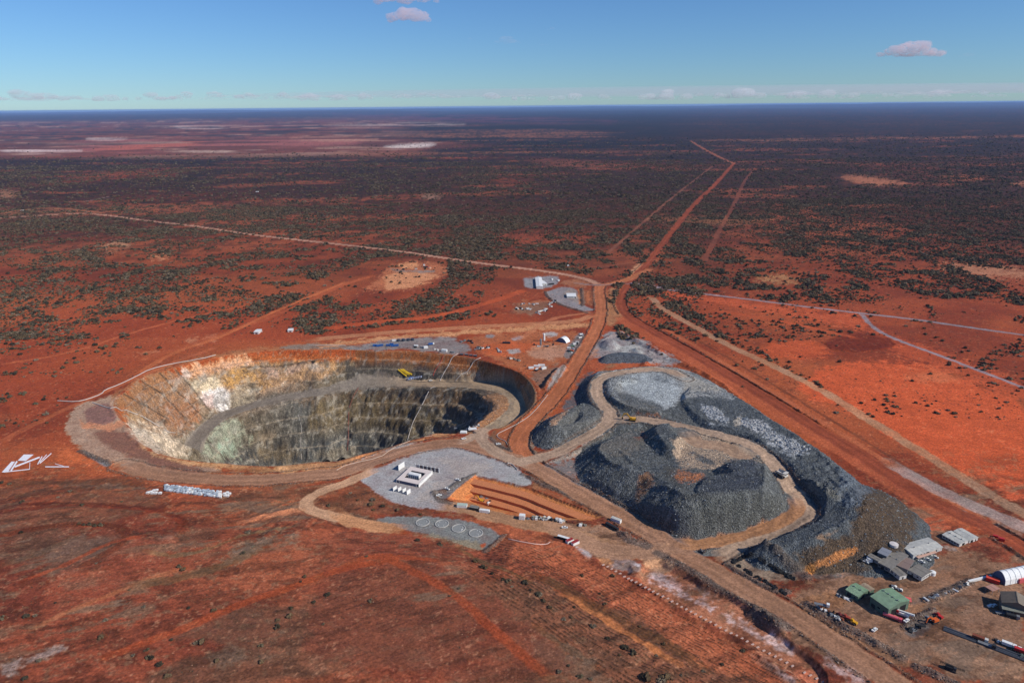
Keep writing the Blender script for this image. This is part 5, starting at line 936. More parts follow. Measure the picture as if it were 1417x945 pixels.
# ------------------------------------------------------------------ building blocks
class MB:
    def __init__(s): s.bm = bmesh.new()
    def box(s, x0, x1, y0, y1, z0, z1, rot=None):
        mt = Matrix.Translation(((x0+x1)/2, (y0+y1)/2, (z0+z1)/2)) @ Matrix.Diagonal((x1-x0, y1-y0, z1-z0, 1))
        if rot: mt = rot @ mt
        bmesh.ops.create_cube(s.bm, size=1, matrix=mt); return s
    def poly(s, pts, faces):
        v = [s.bm.verts.new(p) for p in pts]
        for f in faces: s.bm.faces.new([v[i] for i in f])
        return s
    def cyl(s, c, r, h, axis='Z', n=12, r2=None):
        rot = {'Z': Matrix(), 'X': Matrix.Rotation(math.pi/2, 4, 'Y'), 'Y': Matrix.Rotation(math.pi/2, 4, 'X')}[axis]
        bmesh.ops.create_cone(s.bm, cap_ends=True, segments=n, radius1=r, radius2=r if r2 is None else r2, depth=h, matrix=Matrix.Translation(c) @ rot); return s
    def beam(s, a, b, w, h=None):
        a = Vector(a); b = Vector(b); d = b-a; h = h or w
        mt = Matrix.Translation((a+b)/2) @ d.to_track_quat('X', 'Z').to_matrix().to_4x4() @ Matrix.Diagonal((d.length, w, h, 1))
        bmesh.ops.create_cube(s.bm, size=1, matrix=mt); return s
    def mesh(s, name, mat):
        bmesh.ops.recalc_face_normals(s.bm, faces=s.bm.faces); me = bpy.data.meshes.new(name); s.bm.to_mesh(me); s.bm.free(); me.materials.append(mat); return me
    def build(s, name, mat, parent=None):
        o = bpy.data.objects.new(name, s.mesh(name, mat)); C.objects.link(o)
        if parent is not None: o.parent = parent
        return o
def thing(name, label, cat, p, ang=0.0, group=None):
    o = bpy.data.objects.new(name, None); C.objects.link(o); o.location = p; o.rotation_euler = (0, 0, ang); o.empty_display_size = 1
    return ptag(o, label, cat, group)
def clone(o, p, ang, label=None, group=None):
    r = o.copy(); C.objects.link(r); r.location = p; r.rotation_euler = (0, 0, ang)
    if label: r['label'] = label
    if group: r['group'] = group
    for ch in o.children:
        c = ch.copy(); C.objects.link(c); c.parent = r
        for g_ in ch.children:
            d = g_.copy(); C.objects.link(d); d.parent = c
    return r
_mats = {}
def mt(col, rough=0.6, metal=0.0, var=0.0, nm='painted_steel'):
    k = (col, rough, metal, var, nm)
    if k not in _mats: _mats[k] = plain(nm, col, rough, metal, var)
    return _mats[k]
def ribbed(name, col, scale=2.2, axis=0, rough=0.5):
    m, nt, bs = newmat(name); L = nt.links.new; Nn = nt.nodes.new; bs.inputs['Roughness'].default_value = rough
    tc = Nn('ShaderNodeTexCoord'); wv = Nn('ShaderNodeTexWave'); wv.bands_direction = 'XY'[axis]; wv.inputs['Scale'].default_value = scale; L(tc.outputs['Object'], wv.inputs['Vector'])
    bp = Nn('ShaderNodeBump'); bp.inputs['Distance'].default_value = 0.12; bp.inputs['Strength'].default_value = 0.6; L(wv.outputs[0], bp.inputs['Height']); L(bp.outputs[0], bs.inputs['Normal'])
    na = Nn('ShaderNodeTexNoise'); na.inputs['Scale'].default_value = 0.35; na.inputs['Detail'].default_value = 6; L(tc.outputs['Object'], na.inputs['Vector'])
    mr = Nn('ShaderNodeMapRange'); mr.inputs[1].default_value = 0.3; mr.inputs[2].default_value = 0.75; mr.inputs[3].default_value = 1.05; mr.inputs[4].default_value = 0.68; L(na.outputs[0], mr.inputs[0])
    vm = Nn('ShaderNodeVectorMath'); vm.operation = 'SCALE'; vm.inputs[0].default_value = tuple(lin(col)); L(mr.outputs[0], vm.inputs['Scale']); L(vm.outputs[0], bs.inputs['Base Color'])
    return m
WHITE = mt((222, 220, 214), 0.5); OFFW = mt((196, 190, 180), 0.6); DARK = mt((38, 38, 40), 0.7); BLACK = mt((16, 16, 17), 0.8); STEEL = mt((128, 130, 132), 0.5, 0.3); GLASS = mt((30, 38, 46), 0.15)
YEL = mt((206, 150, 30), 0.5); REDP = mt((178, 40, 36), 0.5); ORP = mt((200, 92, 34), 0.5); BLUP = mt((34, 84, 150), 0.5); RUBBER = mt((24, 24, 25), 0.9); RUST = mt((120, 62, 40), 0.9, 0, 0.1); CONC = mt((176, 172, 164), 0.9, 0, 0.08, 'concrete')
GREENR = ribbed('green_roof_sheet', (128, 158, 122)); GREYR = ribbed('grey_roof_sheet', (136, 128, 116)); PALER = ribbed('pale_roof_sheet', (206, 202, 190)); BROWNR = ribbed('brown_roof_sheet', (120, 104, 84)); WALLB = ribbed('grey_wall_sheet', (120, 120, 122)); WALLW = ribbed('white_wall_sheet', (210, 208, 202)); FABRIC = mt((226, 226, 222), 0.8, 0, 0.02, 'white_fabric')
GREENW = ribbed('green_wall_sheet', (96, 116, 98)); REDR_ = ribbed('red_roof_sheet', (170, 52, 44)); BLUER = ribbed('blue_container_sheet', (36, 92, 160)); TANR = ribbed('tan_roof_sheet', (168, 146, 118))

def frame(A_, B_, D_, h):     # eave corners seen in the photograph, h above the ground
    g0 = at(A_[0], A_[1]+3)
    z = g0.z
    a = Vector(unp(A_[0], A_[1], z+h)); b = Vector(unp(B_[0], B_[1], z+h)); d = Vector(unp(D_[0], D_[1], z+h))
    e = (b-a); L = e.length; e = e.normalized(); n = Vector((-e.y, e.x)); w = (d-a).dot(n)
    if w < 0: return frame2(b, a, w, L, z)
    return Vector((a.x, a.y, z-0.05)), math.atan2(e.y, e.x), L, w
def frame2(b, a, w, L, z):
    e = (a-b).normalized(); return Vector((b.x, b.y, z-0.05)), math.atan2(e.y, e.x), L, -w
def shed(name, label, cat, A_, B_, D_, h, rise, roofm, wallm, doors=(), wins=(), ridge='x', vents=0, posts=False, group=None, over=0.4):
    """gabled sheet building: origin at one corner, x along the eave, y across"""
    p, ang, L, w = frame(A_, B_, D_, h); t = thing(name, label, cat, p, ang, group)
    b = MB()
    if ridge == 'x':
        if not posts: b.poly([(0, 0, 0), (L, 0, 0), (L, w, 0), (0, w, 0), (0, 0, h), (L, 0, h), (L, w, h), (0, w, h), (0, w/2, h+rise), (L, w/2, h+rise)], [(0, 1, 5, 4), (2, 3, 7, 6), (0, 4, 8, 7, 3), (1, 2, 6, 9, 5)])
        r = MB(); tk = 0.15
        for s0, s1 in ((-over, w/2), (w+over, w/2)):
            z0 = h-over*rise/(w/2)+0.05; z1 = h+rise+0.05
            r.poly([(-over, s0, z0), (L+over, s0, z0), (L+over, s1, z1), (-over, s1, z1), (-over, s0, z0+tk), (L+over, s0, z0+tk), (L+over, s1, z1+tk), (-over, s1, z1+tk)], [(0, 1, 2, 3), (4, 5, 6, 7), (0, 1, 5, 4), (2, 3, 7, 6), (1, 2, 6, 5), (0, 3, 7, 4)])
    else:
        if not posts: b.poly([(0, 0, 0), (L, 0, 0), (L, w, 0), (0, w, 0), (0, 0, h), (L, 0, h), (L, w, h), (0, w, h), (L/2, 0, h+rise), (L/2, w, h+rise)], [(0, 1, 5, 8, 4), (2, 3, 7, 9, 6), (0, 4, 7, 3), (1, 2, 6, 5)])
        r = MB(); tk = 0.15
        for s0, s1 in ((-over, L/2), (L+over, L/2)):
            z0 = h-over*rise/(L/2)+0.05; z1 = h+rise+0.05
            r.poly([(s0, -over, z0), (s0, w+over, z0), (s1, w+over, z1), (s1, -over, z1), (s0, -over, z0+tk), (s0, w+over, z0+tk), (s1, w+over, z1+tk), (s1, -over, z1+tk)], [(0, 1, 2, 3), (4, 5, 6, 7), (0, 1, 5, 4), (2, 3, 7, 6), (1, 2, 6, 5), (0, 3, 7, 4)])
    if posts:
        n = max(2, int(L/5))
        for k in range(n+1):
            for yy in (0.1, w-0.1): MB().box(L*k/n-0.1, L*k/n+0.1, yy-0.1, yy+0.1, 0, h).build('post', STEEL, t)
        b.bm.free()
    else: b.build('wall', wallm, t)
    ro = r.build('roof', roofm, t)
    if ridge == 'x': MB().box(-over, L+over, w/2-0.25, w/2+0.25, h+rise+0.16, h+rise+0.3).build('ridge_cap', roofm, ro)
    for (side, c, dw, dh, m_) in doors:
        f = {'S': (c*L-dw/2, c*L+dw/2, -0.07, 0.05), 'N': (c*L-dw/2, c*L+dw/2, w-0.05, w+0.07), 'W': (-0.07, 0.05, c*w-dw/2, c*w+dw/2), 'E': (L-0.05, L+0.07, c*w-dw/2, c*w+dw/2)}[side]
        MB().box(*f, 0.05, dh).build('door', m_, t)  # black ones are sheets painting the dark of open doorways
    for (side, c, ww, z0, z1) in wins:
        f = {'S': (c*L-ww/2, c*L+ww/2, -0.06, 0.05), 'N': (c*L-ww/2, c*L+ww/2, w-0.05, w+0.06), 'W': (-0.06, 0.05, c*w-ww/2, c*w+ww/2), 'E': (L-0.05, L+0.06, c*w-ww/2, c*w+ww/2)}[side]
        MB().box(*f, z0, z1).build('window', GLASS, t)
    for k in range(vents):
        MB().cyl((L*(k+0.5)/vents, w/2, h+rise+0.5), 0.45, 0.7, n=10).build('roof_vent', STEEL, ro)
    return t
z4 = (1190, 710, 9.45); z5 = (1120, 790, 9.45); z6 = (1290, 720, 11.157); z7 = (1317, 770, 9.45); z8 = (1240, 840, 8.005)
def Q(o, *pts): return [(o[0]+x/o[2], o[1]+y/o[2]) for x, y in pts]
# ---- workshops and offices of the lower yard
shed('workshop_shed', 'small green roofed workshop shed left of the large green one', 'shed', *Q(z5, (480, 240), (640, 335), (625, 165)), 4.2, 1.2, GREENR, GREENW, [('E', .5, 4, 3.5, BLACK), ('S', .3, 3.2, 3.2, DARK)], [('S', .75, 1.2, 1.4, 2.4)], vents=2)
shed('lean_to_shed', 'small rusty brown roof joined behind the small green workshop shed', 'shed', *Q(z5, (790, 262), (850, 232), (700, 170)), 3.2, .4, TANR, GREENW, [], [], 'y')
shed('workshop_shed', 'large green roofed workshop shed with a broad black shadow on its left', 'shed', *Q(z5, (805, 328), (1040, 495), (1045, 202)), 7.5, 2.2, GREENR, GREENW, [('E', .3, 6, 5.5, BLACK), ('E', .72, 6, 5.5, BLACK), ('S', .2, 3, 3, DARK)], [('S', .5, 2, 2.5, 3.6), ('S', .8, 2, 2.5, 3.6)], vents=4)
shed('side_canopy', 'pink red awning at the right end of the large green shed', 'canopy', *Q(z5, (1265, 385), (1330, 400), (1300, 345)), 3.5, .3, mt((214, 92, 88), 0.7), STEEL, posts=True)
shed('store_building', 'long low pale roofed building, left one of the parallel pair', 'building', *Q(z6, (160, 218), (425, 362), (310, 168)), 3.0, .8, PALER, WALLW, [('E', .45, 3.2, 2.4, BLACK)], [('S', .1+.16*k, 1.4, 1.1, 2.1) for k in range(6)], vents=3)
shed('store_building', 'long low pale roofed building, right one of the parallel pair', 'building', *Q(z6, (335, 162), (580, 303), (470, 125)), 3.0, .8, PALER, WALLW, [('E', .3, 3.0, 2.4, BLACK), ('E', .75, 1.2, 2.1, DARK)], [('N', .1+.16*k, 1.4, 1.1, 2.1) for k in range(6)])
shed('office_building', 'white and grey flat roofed office behind the row of parked utes', 'building', *Q(z4, (700, 545), (1080, 440), (535, 415)), 3.4, .7, PALER, WALLW, [('S', .5, 3, 2.6, DARK), ('S', .8, 1.2, 2.2, DARK)], [('S', .15+.12*k, 1.6, 1.1, 2.2) for k in range(4)], vents=2)
shed('veranda', 'narrow pinkish veranda roof along the front of the white roofed office', 'veranda', *Q(z4, (765, 585), (1000, 510), (745, 560)), 2.6, .15, mt((186, 150, 132), .7), STEEL, posts=True)
shed('demountable_office', 'broad grey brown office block with the largest flat roof of the office cluster', 'building', *Q(z4, (240, 640), (400, 722), (470, 470)), 3.6, .6, GREYR, WALLB, [('S', .4, 2.4, 2.4, BLACK)], [('S', .7, 1.6, 1.1, 2.2), ('S', .15, 1.6, 1.1, 2.2)], vents=2)
shed('demountable_office', 'reddish grey office roof with white ribs between the two brown offices', 'building', *Q(z4, (490, 680), (625, 735), (650, 595)), 3.2, .4, mt((128, 108, 98), .7), WALLB, [], [('E', .5, 1.2, 1.1, 2.1)])
shed('demountable_office', 'grey brown office with a row of bright windows beside the white water tank', 'building', *Q(z4, (640, 740), (812, 835), (745, 655)), 3.6, .6, GREYR, WALLW, [('E', .85, 1.1, 2.2, DARK)], [('E', .15+.17*k, 1.1, 1.2, 2.3) for k in range(4)]+[('S', .3, 1.4, 1.2, 2.2), ('S', .7, 1.4, 1.2, 2.2)])
shed('demountable_office', 'narrow grey office nearest the road with a white end wall', 'building', *Q(z4, (395, 722), (522, 822), (470, 690)), 3.4, .4, GREYR, WALLW, [('E', .5, 1.2, 2.2, DARK)], [('S', .25, 1.2, 1.2, 2.2), ('S', .6, 1.2, 1.2, 2.2)])
shed('demountable_office', 'thin grey hut at the left end of the office cluster', 'building', *Q(z4, (105, 555), (240, 625), (150, 530)), 2.8, .3, GREYR, WALLB, [('S', .5, 1.2, 2.1, DARK)], [('S', .2, 1.2, 1.1, 2)])
shed('demountable_office', 'blue grey flat roof behind the thin hut of the office cluster', 'building', *Q(z4, (235, 510), (350, 560), (335, 462)), 3.0, .3, mt((128, 130, 136), .6), WALLB, [], [])
shed('maintenance_shed', 'big brown gabled shed at the right edge with open dark front', 'shed', *Q(z7, (640, 455), (662, 596), (1000, 470)), 7.5, 3.2, BROWNR, mt((104, 94, 82), .7), [('W', .5, 7, 5.5, BLACK)], [], 'x')
shed('lean_to_shed', 'grey green lean-to roof over parked machines before the brown shed', 'canopy', *Q(z7, (668, 680), (960, 745), (665, 605)), 4.8, .5, ribbed('grey_green_sheet', (134, 134, 120)), STEEL, posts=True)
shed('side_canopy', 'small flat reddish canopy left of the brown shed', 'canopy', *Q(z7, (450, 395), (535, 448), (545, 368)), 3.4, .2, mt((172, 128, 112), .7), STEEL, posts=True)
# fabric arch shelter
def arch_shelter(label, pA, pB, pD, eave, rise, n=8, bays=5):
    z = at(*pA).z; a = Vector(unp(*pA, z)); b = Vector(unp(*pB, z)); d = Vector(unp(*pD, z)); e = (d-a); L = e.length; e.normalize(); w = (b-a).length
    ang = math.atan2(e.y, e.x); nn = Vector((-e.y, e.x)); sgn = 1 if (b-a).dot(nn) > 0 else -1
    t = thing('fabric_shelter', label, 'shelter', (a.x, a.y, z), ang)
    prof = [(0, 0), (0.02*w, eave*.6)]+[(w*(0.03+0.94*k/n), eave+rise*math.sin(math.pi*k/n)**0.8) for k in range(n+1)]+[(0.98*w, eave*.6), (w, 0)]
    for k in range(bays):
        m = MB(); x0, x1 = L*k/bays+0.03, L*(k+1)/bays-0.03
        for (y0, q0), (y1, q1) in zip(prof[:-1], prof[1:]):
            m.poly([(x0, sgn*y0, q0), (x1, sgn*y0, q0), (x1, sgn*y1, q1), (x0, sgn*y1, q1)], [(0, 1, 2, 3)])
        m.build('roof_panel', FABRIC, t)
    for k in range(bays+1):
        m = MB(); x = L*k/bays
        for (y0, q0), (y1, q1) in zip(prof[:-1], prof[1:]): m.beam((x, sgn*y0, q0+.06), (x, sgn*y1, q1+.06), .25)
        m.build('rib', mt((150, 156, 166), .5), t)
    MB().poly([(0.1, sgn*y, q_) for y, q_ in prof], [tuple(range(len(prof)))]).build('end_wall', mt((84, 98, 124), .8), t)  # bluish shade of this face put into the wall colour
    return t
arch_shelter('tall white fabric arch shelter with blue grey shade painted on its end wall at the right edge', *Q(z7, (528, 262), (695, 378), (870, 190)), 4.0, 4.6)
arch_shelter('small white arch shelter beside the batching plant silos', (770, 472), (779.5, 476.5), (775.5, 469.5), 2.0, 5.0, 6, 3)

# ---- containers and boxes
def container(label, p, ang, L=6.1, w=2.44, h=2.6, body=WHITE, roof=None, name='shipping_container', group=None, door=True, cat='container'):
    t = thing(name, label, cat, p, ang, group); m = MB().box(-L/2, L/2, -w/2, w/2, 0.1, h)
    n = int(L/0.6)
    for k in range(n):
        x = -L/2+(k+.5)*L/n
        for s_ in (-1, 1): m.box(x-0.12, x+0.12, s_*(w/2)-.04, s_*(w/2)+.04, .2, h-.15)
    m.build('body', body, t); MB().box(-L/2-.03, L/2+.03, -w/2-.03, w/2+.03, h, h+.08).build('roof', roof or body, t)
    if door:
        for s_ in (-1, 1): MB().box(L/2, L/2+.05, s_*w/4-w*.23, s_*w/4+w*.23, .25, h-.15).build('door', body, t)
    return t
def cont(label, px, py, deg, **k): return container(label, at(px, py), math.radians(deg), **k)
RY = -37
cont('white roofed dark container left of the two red roofed ones', 781, 746.5, -28, L=12, body=DARK, roof=WHITE)
cont('red roofed white container, left of the two side by side', 788.3, 750, 35, L=6.5, w=3, body=WHITE, roof=REDR_)
cont('red roofed white container, right of the two side by side', 796, 752.5, 35, L=6.5, w=3, body=WHITE, roof=REDR_)
cont('white roofed hut beside the lower haul road above the curved rock bund', 852.5, 721.5, RY, L=9, w=3.2, h=3.2, body=WHITE, roof=PALER)
cont('small white hut alone below the terraced excavation', 722.5, 717.5, -10, L=5, w=4, h=4, body=WHITE)
cont('pale green roofed hut, left of the row on the near lip of the terraced excavation', 639.5, 701, -8, L=9, w=4, body=WHITE, roof=mt((170, 182, 166), .6))
cont('dark hut in the middle of the row on the excavation lip', 656.5, 704.5, -18, L=8, w=4, body=DARK, roof=GREYR)
cont('long white container at the right end of the row on the excavation lip', 670.5, 708.5, -14, L=9, w=2.6, body=WHITE)
cont('red shed container standing in front of the white fabric shelter', *Q(z7, (530, 325))[0], -38, L=8.5, w=4, h=3, body=REDP, roof=mt((206, 70, 46), .6))
cont('pink red box at the right edge beside the white fabric shelter', *Q(z7, (905, 320))[0], 15, L=8, w=4, h=3.5, body=mt((206, 96, 96), .6))
cont('long low white wall of barriers leading to the fabric shelter', *Q(z7, (365, 300))[0], 16, L=22, w=1.6, h=1.5, body=WHITE, name='barrier_wall', cat='barrier', door=False)
cont('white bus shaped hut beside the bright windowed office', *Q(z4, (680, 830))[0], RY, L=13, w=2.6, h=2.6, body=DARK, roof=WHITE)
cont('red box beside the red haul road above the paired pale buildings', *Q(z6, (1065, 310))[0], -30, L=4, w=2.5, h=2.5, body=REDP)
cont('small red skip further up the red haul road bank', *Q(z6, (975, 255))[0], -30, L=3.5, w=2, h=1.6, body=REDP)
zb = (500, 450, 7.872)
for k, (x, y) in enumerate([(148, 228), (185, 232), (218, 226)]): cont('blue container in the left cluster on the pit crest, %s' % ('leftmost', 'middle one', 'rightmost')[k], *Q(zb, (x, y))[0], 12, L=6, body=BLUER)
for k, (x, y) in enumerate([(292, 226), (330, 216), (345, 232), (385, 226)]): cont('blue container in the right cluster on the pit crest, %s' % ('leftmost', 'at the back', 'in front', 'rightmost')[k], *Q(zb, (x, y))[0], -8+6*k, L=6, body=BLUER)
cont('white container left of the dark tanks above the blue containers', *Q(zb, (358, 174))[0], 5, L=6.5, body=WHITE)
cont('flat white box right of the blue containers on the pit crest', *Q(zb, (596, 230))[0], -10, L=6, w=3, h=2, body=WHITE)
cont('white hut on the pit crest with a dark machine behind it', *Q(zb, (702, 250))[0], 15, L=6, w=4, h=3, body=WHITE)
cont('largest white hut on the pit crest near the head of the two pipes', *Q(zb, (905, 286))[0], -15, L=8, w=4, h=3.2, body=WHITE)
for k, x in enumerate((1090, 1145, 1192, 1240)):
    cont('dark generator set at the pipe heads, number %s from the left' % ('one', 'two', 'three', 'four')[k], *Q(zb, (x, 324+k*6))[0], -12, L=5, w=2.6, h=2.2, body=DARK, roof=STEEL, name='generator', cat='generator')
zc = (660, 430, 8.3385)
cont('long dark container on the orange yard left of the silos', *Q(zc, (340, 378))[0], -6, L=12, body=DARK)
for k, (x, y, L_, a_) in enumerate([(625, 668, 7, 5), (690, 650, 8, -10), (745, 640, 9, -5), (770, 672, 7, 30), (690, 690, 6, 60)]):
    cont('white demountable in the cluster above the pit corner, %s' % ('leftmost', 'second at the back', 'third at the back', 'rightmost', 'nearest the pit')[k], *Q(zc, (x, y))[0], a_, L=L_, w=3, body=WHITE if k != 4 else DARK, roof=WHITE)
for k, (x, y, c_) in enumerate([(1215, 290, STEEL), (1200, 275, WHITE), (1125, 388, WHITE), (1105, 412, mt((90, 120, 96), .6)), (1060, 435, WHITE), (1095, 465, ORP), (1060, 470, DARK)]):
    cont('%s skid in the yard corner beside the middle haul road' % ('grey uppermost', 'small white upper', 'white middle', 'green middle', 'white left', 'orange lowest', 'dark lowest')[k], *Q(zc, (x, y))[0], 40-k*13, L=5, w=2.5, h=1.8, body=c_, name='equipment_skid', cat='skid', door=False)
zd = (690, 360, 8.856)
shed('camp_building', 'white double roofed building on the dark grey pad north of the road fork', 'building', *Q(zd, (462, 325), (450, 212), (540, 318)), 4.5, 1.0, WHITE, WALLW, [('W', .5, 3, 3, BLACK)], [('S', .3, 2, 1.2, 2.4), ('S', .7, 2, 1.2, 2.4)])
shed('camp_building', 'smaller white annex right of the double roofed building', 'building', *Q(zd, (548, 288), (592, 284), (548, 236)), 3.5, .6, WHITE, WALLW, [('S', .5, 1.5, 2.2, DARK)], [])
shed('camp_building', 'long white flat roofed building alone on the grey pad at the road fork', 'building', *Q(zd, (838, 445), (950, 445), (838, 405)), 3.4, .5, WHITE, WALLW, [('S', .9, 2, 2.4, DARK)], [('S', .1+.13*k, 1.4, 1.1, 2.2) for k in range(5)])
cont('dark road train trailer parked right of the white annex', *Q(zd, (645, 300))[0], 25, L=12, w=3, h=2.4, body=DARK, name='trailer', cat='trailer', door=False)
# ---- tanks and silos
def tank(label, p, r, h, m=WHITE, name='water_tank', cone=0.15, legs=False, group=None, cat='tank'):
    t = thing(name, label, cat, p, 0, group); b = 1.8 if legs else 0
    MB().cyl((0, 0, b+h/2), r, h, n=18).build('shell', m, t); MB().cyl((0, 0, b+h+h*cone/2), r*1.02, h*cone, n=18, r2=r*.15).build('lid', m, t)
    MB().beam((r+.1, -.25, 0), (r+.1, -.25, b+h), .08).beam((r+.1, .25, 0), (r+.1, .25, b+h), .08).build('ladder', STEEL, t)
    if legs:
        for k in range(4): MB().beam((r*.75*math.cos(k*1.57+.8), r*.75*math.sin(k*1.57+.8), 0), (r*.75*math.cos(k*1.57+.8), r*.75*math.sin(k*1.57+.8), b+.2), .3).build('leg', STEEL, t)
    return t
tank('round white water tank at the corner of the bright windowed office', at(*Q(z4, (945, 800))[0]), 2.2, 2.6)
tank('white domed tank behind the grey office roofs', at(*Q(z4, (440, 425))[0]), 3.2, 2.0, mt((206, 196, 188), .6)); tank('white tank at the left end of the office cluster', at(*Q(z4, (130, 615))[0]), 2.6, 2.6)
tank('tall white cement silo of the batching plant', at(753, 472.5), 1.5, 10, WHITE, 'cement_silo', .12, True, None, 'silo'); tank('grey cement silo left of the tall white silo', at(748.2, 478.5), 1.5, 8.5, STEEL, 'cement_silo', .12, True, None, 'silo')
for k, x in enumerate((405, 458, 512, 558)): tank('dark round tank behind the blue containers, number %s from the left' % ('one', 'two', 'three', 'four')[k], at(*Q(zb, (x, 174-k*3))[0]), 2.6, 3.0, mt((52, 60, 72), .6))
tank('small white tank, left of two behind the annex', at(*Q(zd, (655, 242))[0]), 2, 2.4); tank('small white tank, right of two behind the annex', at(*Q(zd, (732, 256))[0]), 2.3, 2.2)
tank('pale round tank at the right side of the fenced pad', at(*Q((490, 350, 9.447), (990, 205))[0]), 3.2, 2.6, mt((206, 160, 130), .6))
def aggregate_bin(label, p, ang):
    t = thing('aggregate_bin', label, 'hopper', p, ang)
    for k in range(3):
        MB().poly([(k*3, 0, 4), (k*3+2.9, 0, 4), (k*3+2.9, 3, 4), (k*3, 3, 4), (k*3+1, 1, 2), (k*3+1.9, 1, 2), (k*3+1.9, 2, 2), (k*3+1, 2, 2)], [(0, 1, 5, 4), (1, 2, 6, 5), (2, 3, 7, 6), (3, 0, 4, 7), (4, 5, 6, 7)]).build('hopper', ORP, t)
    for x in (0, 9):
        for y in (0, 3): MB().beam((x, y, 0), (x, y, 4), .3).build('leg', STEEL, t)
    MB().beam((9, 1.5, 1.2), (16, 1.5, 4.5), .9, .3).build('conveyor', DARK, t)
aggregate_bin('orange hopper bins with a conveyor right of the silos', at(757, 474.5), -.1)
# ---- vehicles
def wheels(t, xs, w, r, tw=.3):
    for x in xs:
        for s_ in (-1, 1):
            wh = MB().cyl((x, s_*w, r), r, tw, 'Y', 12).build('wheel', RUBBER, t)
            MB().cyl((x, s_*(w+tw*.5), r), r*.5, .06, 'Y', 8).build('rim', OFFW, wh)
def ute(label, p, ang, m=WHITE, group=None):
    t = thing('utility_vehicle', label, 'ute', p, ang, group)
    MB().poly([(-2.6, -.95, .5), (2.6, -.95, .5), (2.6, .95, .5), (-2.6, .95, .5), (-2.6, -.95, 1.05), (2.5, -.9, 1.05), (2.5, .9, 1.05), (-2.6, .95, 1.05)], [(0, 1, 2, 3), (4, 5, 6, 7), (0, 1, 5, 4), (1, 2, 6, 5), (2, 3, 7, 6), (3, 0, 4, 7)]).build('body', m, t)
    cb = MB().poly([(-.9, -.85, 1.05), (1.6, -.85, 1.05), (1.6, .85, 1.05), (-.9, .85, 1.05), (-.7, -.72, 1.85), (.8, -.72, 1.85), (.8, .72, 1.85), (-.7, .72, 1.85)], [(4, 5, 6, 7), (0, 1, 5, 4), (1, 2, 6, 5), (2, 3, 7, 6), (3, 0, 4, 7)]).build('cabin', m, t)
    MB().poly([(1.62, -.75, 1.12), (1.62, .75, 1.12), (.86, .66, 1.78), (.86, -.66, 1.78)], [(0, 1, 2, 3)]).build('windscreen', GLASS, cb)
    for s_ in (-1, 1): MB().poly([(-.6, s_*.86, 1.15), (1.2, s_*.86, 1.15), (.7, s_*.76, 1.72), (-.6, s_*.76, 1.72)], [(0, 1, 2, 3)]).build('window', GLASS, cb)
    MB().box(-2.55, -1.0, -.95, -.88, 1.05, 1.4).box(-2.55, -1.0, .88, .95, 1.05, 1.4).box(-2.6, -2.52, -.95, .95, 1.05, 1.4).build('tray', m, t)
    wheels(t, (-1.6, 1.6), .82, .4); return t
U0 = None
for label, px, py, deg in (
    ('white ute driving alone across the brown yard below the green sheds', 1210, 872, 35), ('white ute parked beside the pink tanker at the green shed', *Q(z5, (1270, 655))[0], 30),
    ('white ute parked before the office, left of the three', *Q(z4, (800, 640))[0], -35), ('white ute parked before the office, middle of the three', *Q(z4, (880, 608))[0], -35), ('white ute parked before the office, right of the three', *Q(z4, (980, 580))[0], -35),
    ('white ute in the black shadow left of the brown shed', *Q(z7, (505, 650))[0], 20), ('white ute beside the other one in the shadow of the brown shed', *Q(z7, (550, 648))[0], 25),
    ('white ute on the tan ground below the scrap line', 781.5, 730.5, 0), ('white ute on the grey gravel above the left corner of the terraced excavation', 634, 664.5, -30), ('white ute on the grey gravel halfway down to the curved bund', 619, 677, -30), ('white ute inside the curved gravel bund', 607.5, 686, 20),
    ('white ute beside the near rim huts of the pit', 642, 607.5, 20), ('white ute driving on the near road beside the pit ramp', 690, 615, 10), ('white ute near the small fenced compound shed', 360.5, 459.5, 0), ('white ute parked on the yard below the silos', 746, 480, 0), ('white ute on the ramp apron beside the ventilation units', 596, 527, 10)):
    p = at(px, py); a = math.radians(deg)
    if U0 is None: U0 = ute(label, p, a, WHITE, 'white utes around the mine')
    else: clone(U0, p, a, label)
def truck(label, p, ang, cab=WHITE, body=WHITE, kind='tank', L=9, name='truck', cat='truck'):
    t = thing(name, label, cat, p, ang)
    c = MB().box(L/2-2, L/2, -1.2, 1.2, .8, 3.0).build('cab', cab, t); MB().box(L/2-.02, L/2+.04, -1.05, 1.05, 1.9, 2.7).build('windscreen', GLASS, c)
    MB().box(-L/2, L/2-2, -.5, .5, .7, 1.1).build('chassis', DARK, t)
    if kind == 'tank': MB().cyl((-1.1, 0, 2.1), 1.25, L-2.6, 'X', 16).build('tank', body, t)
    elif kind == 'flat': MB().box(-L/2, L/2-2.3, -1.25, 1.25, 1.1, 1.35).build('tray', body, t)
    else: MB().box(-L/2, L/2-2.3, -1.25, 1.25, 1.1, 3.1).build('box_body', body, t)
    wheels(t, (-L/2+.9, -L/2+2.1, L/2-1.2), 1.05, .5, .35); return t
truck('pink tanker truck parked in front of the large green shed', at(*Q(z5, (1080, 625))[0]), math.radians(-37), mt((206, 84, 92), .5), mt((220, 104, 110), .5), 'tank', 12, 'tanker_truck', 'tanker')
truck('white flat tray truck at the end of the rock bank by the lower road', at(*Q(z5, (160, 455))[0]), math.radians(-20), WHITE, STEEL, 'flat', 10)
truck('dark tipper truck below the white roofed hut on the tan ground', at(*Q(Z7, (412, 118))[0]), math.radians(-48), DARK, DARK, 'box', 13)
truck('tan and white truck at the left end of the long grey rail stack', at(*Q(z8, (925, 365))[0]), math.radians(-38), OFFW, RUST, 'box', 9)
truck('dark flatbed trailer truck beside the long grey rail stack', at(*Q(z8, (1000, 425))[0]), math.radians(-38), DARK, STEEL, 'flat', 10)
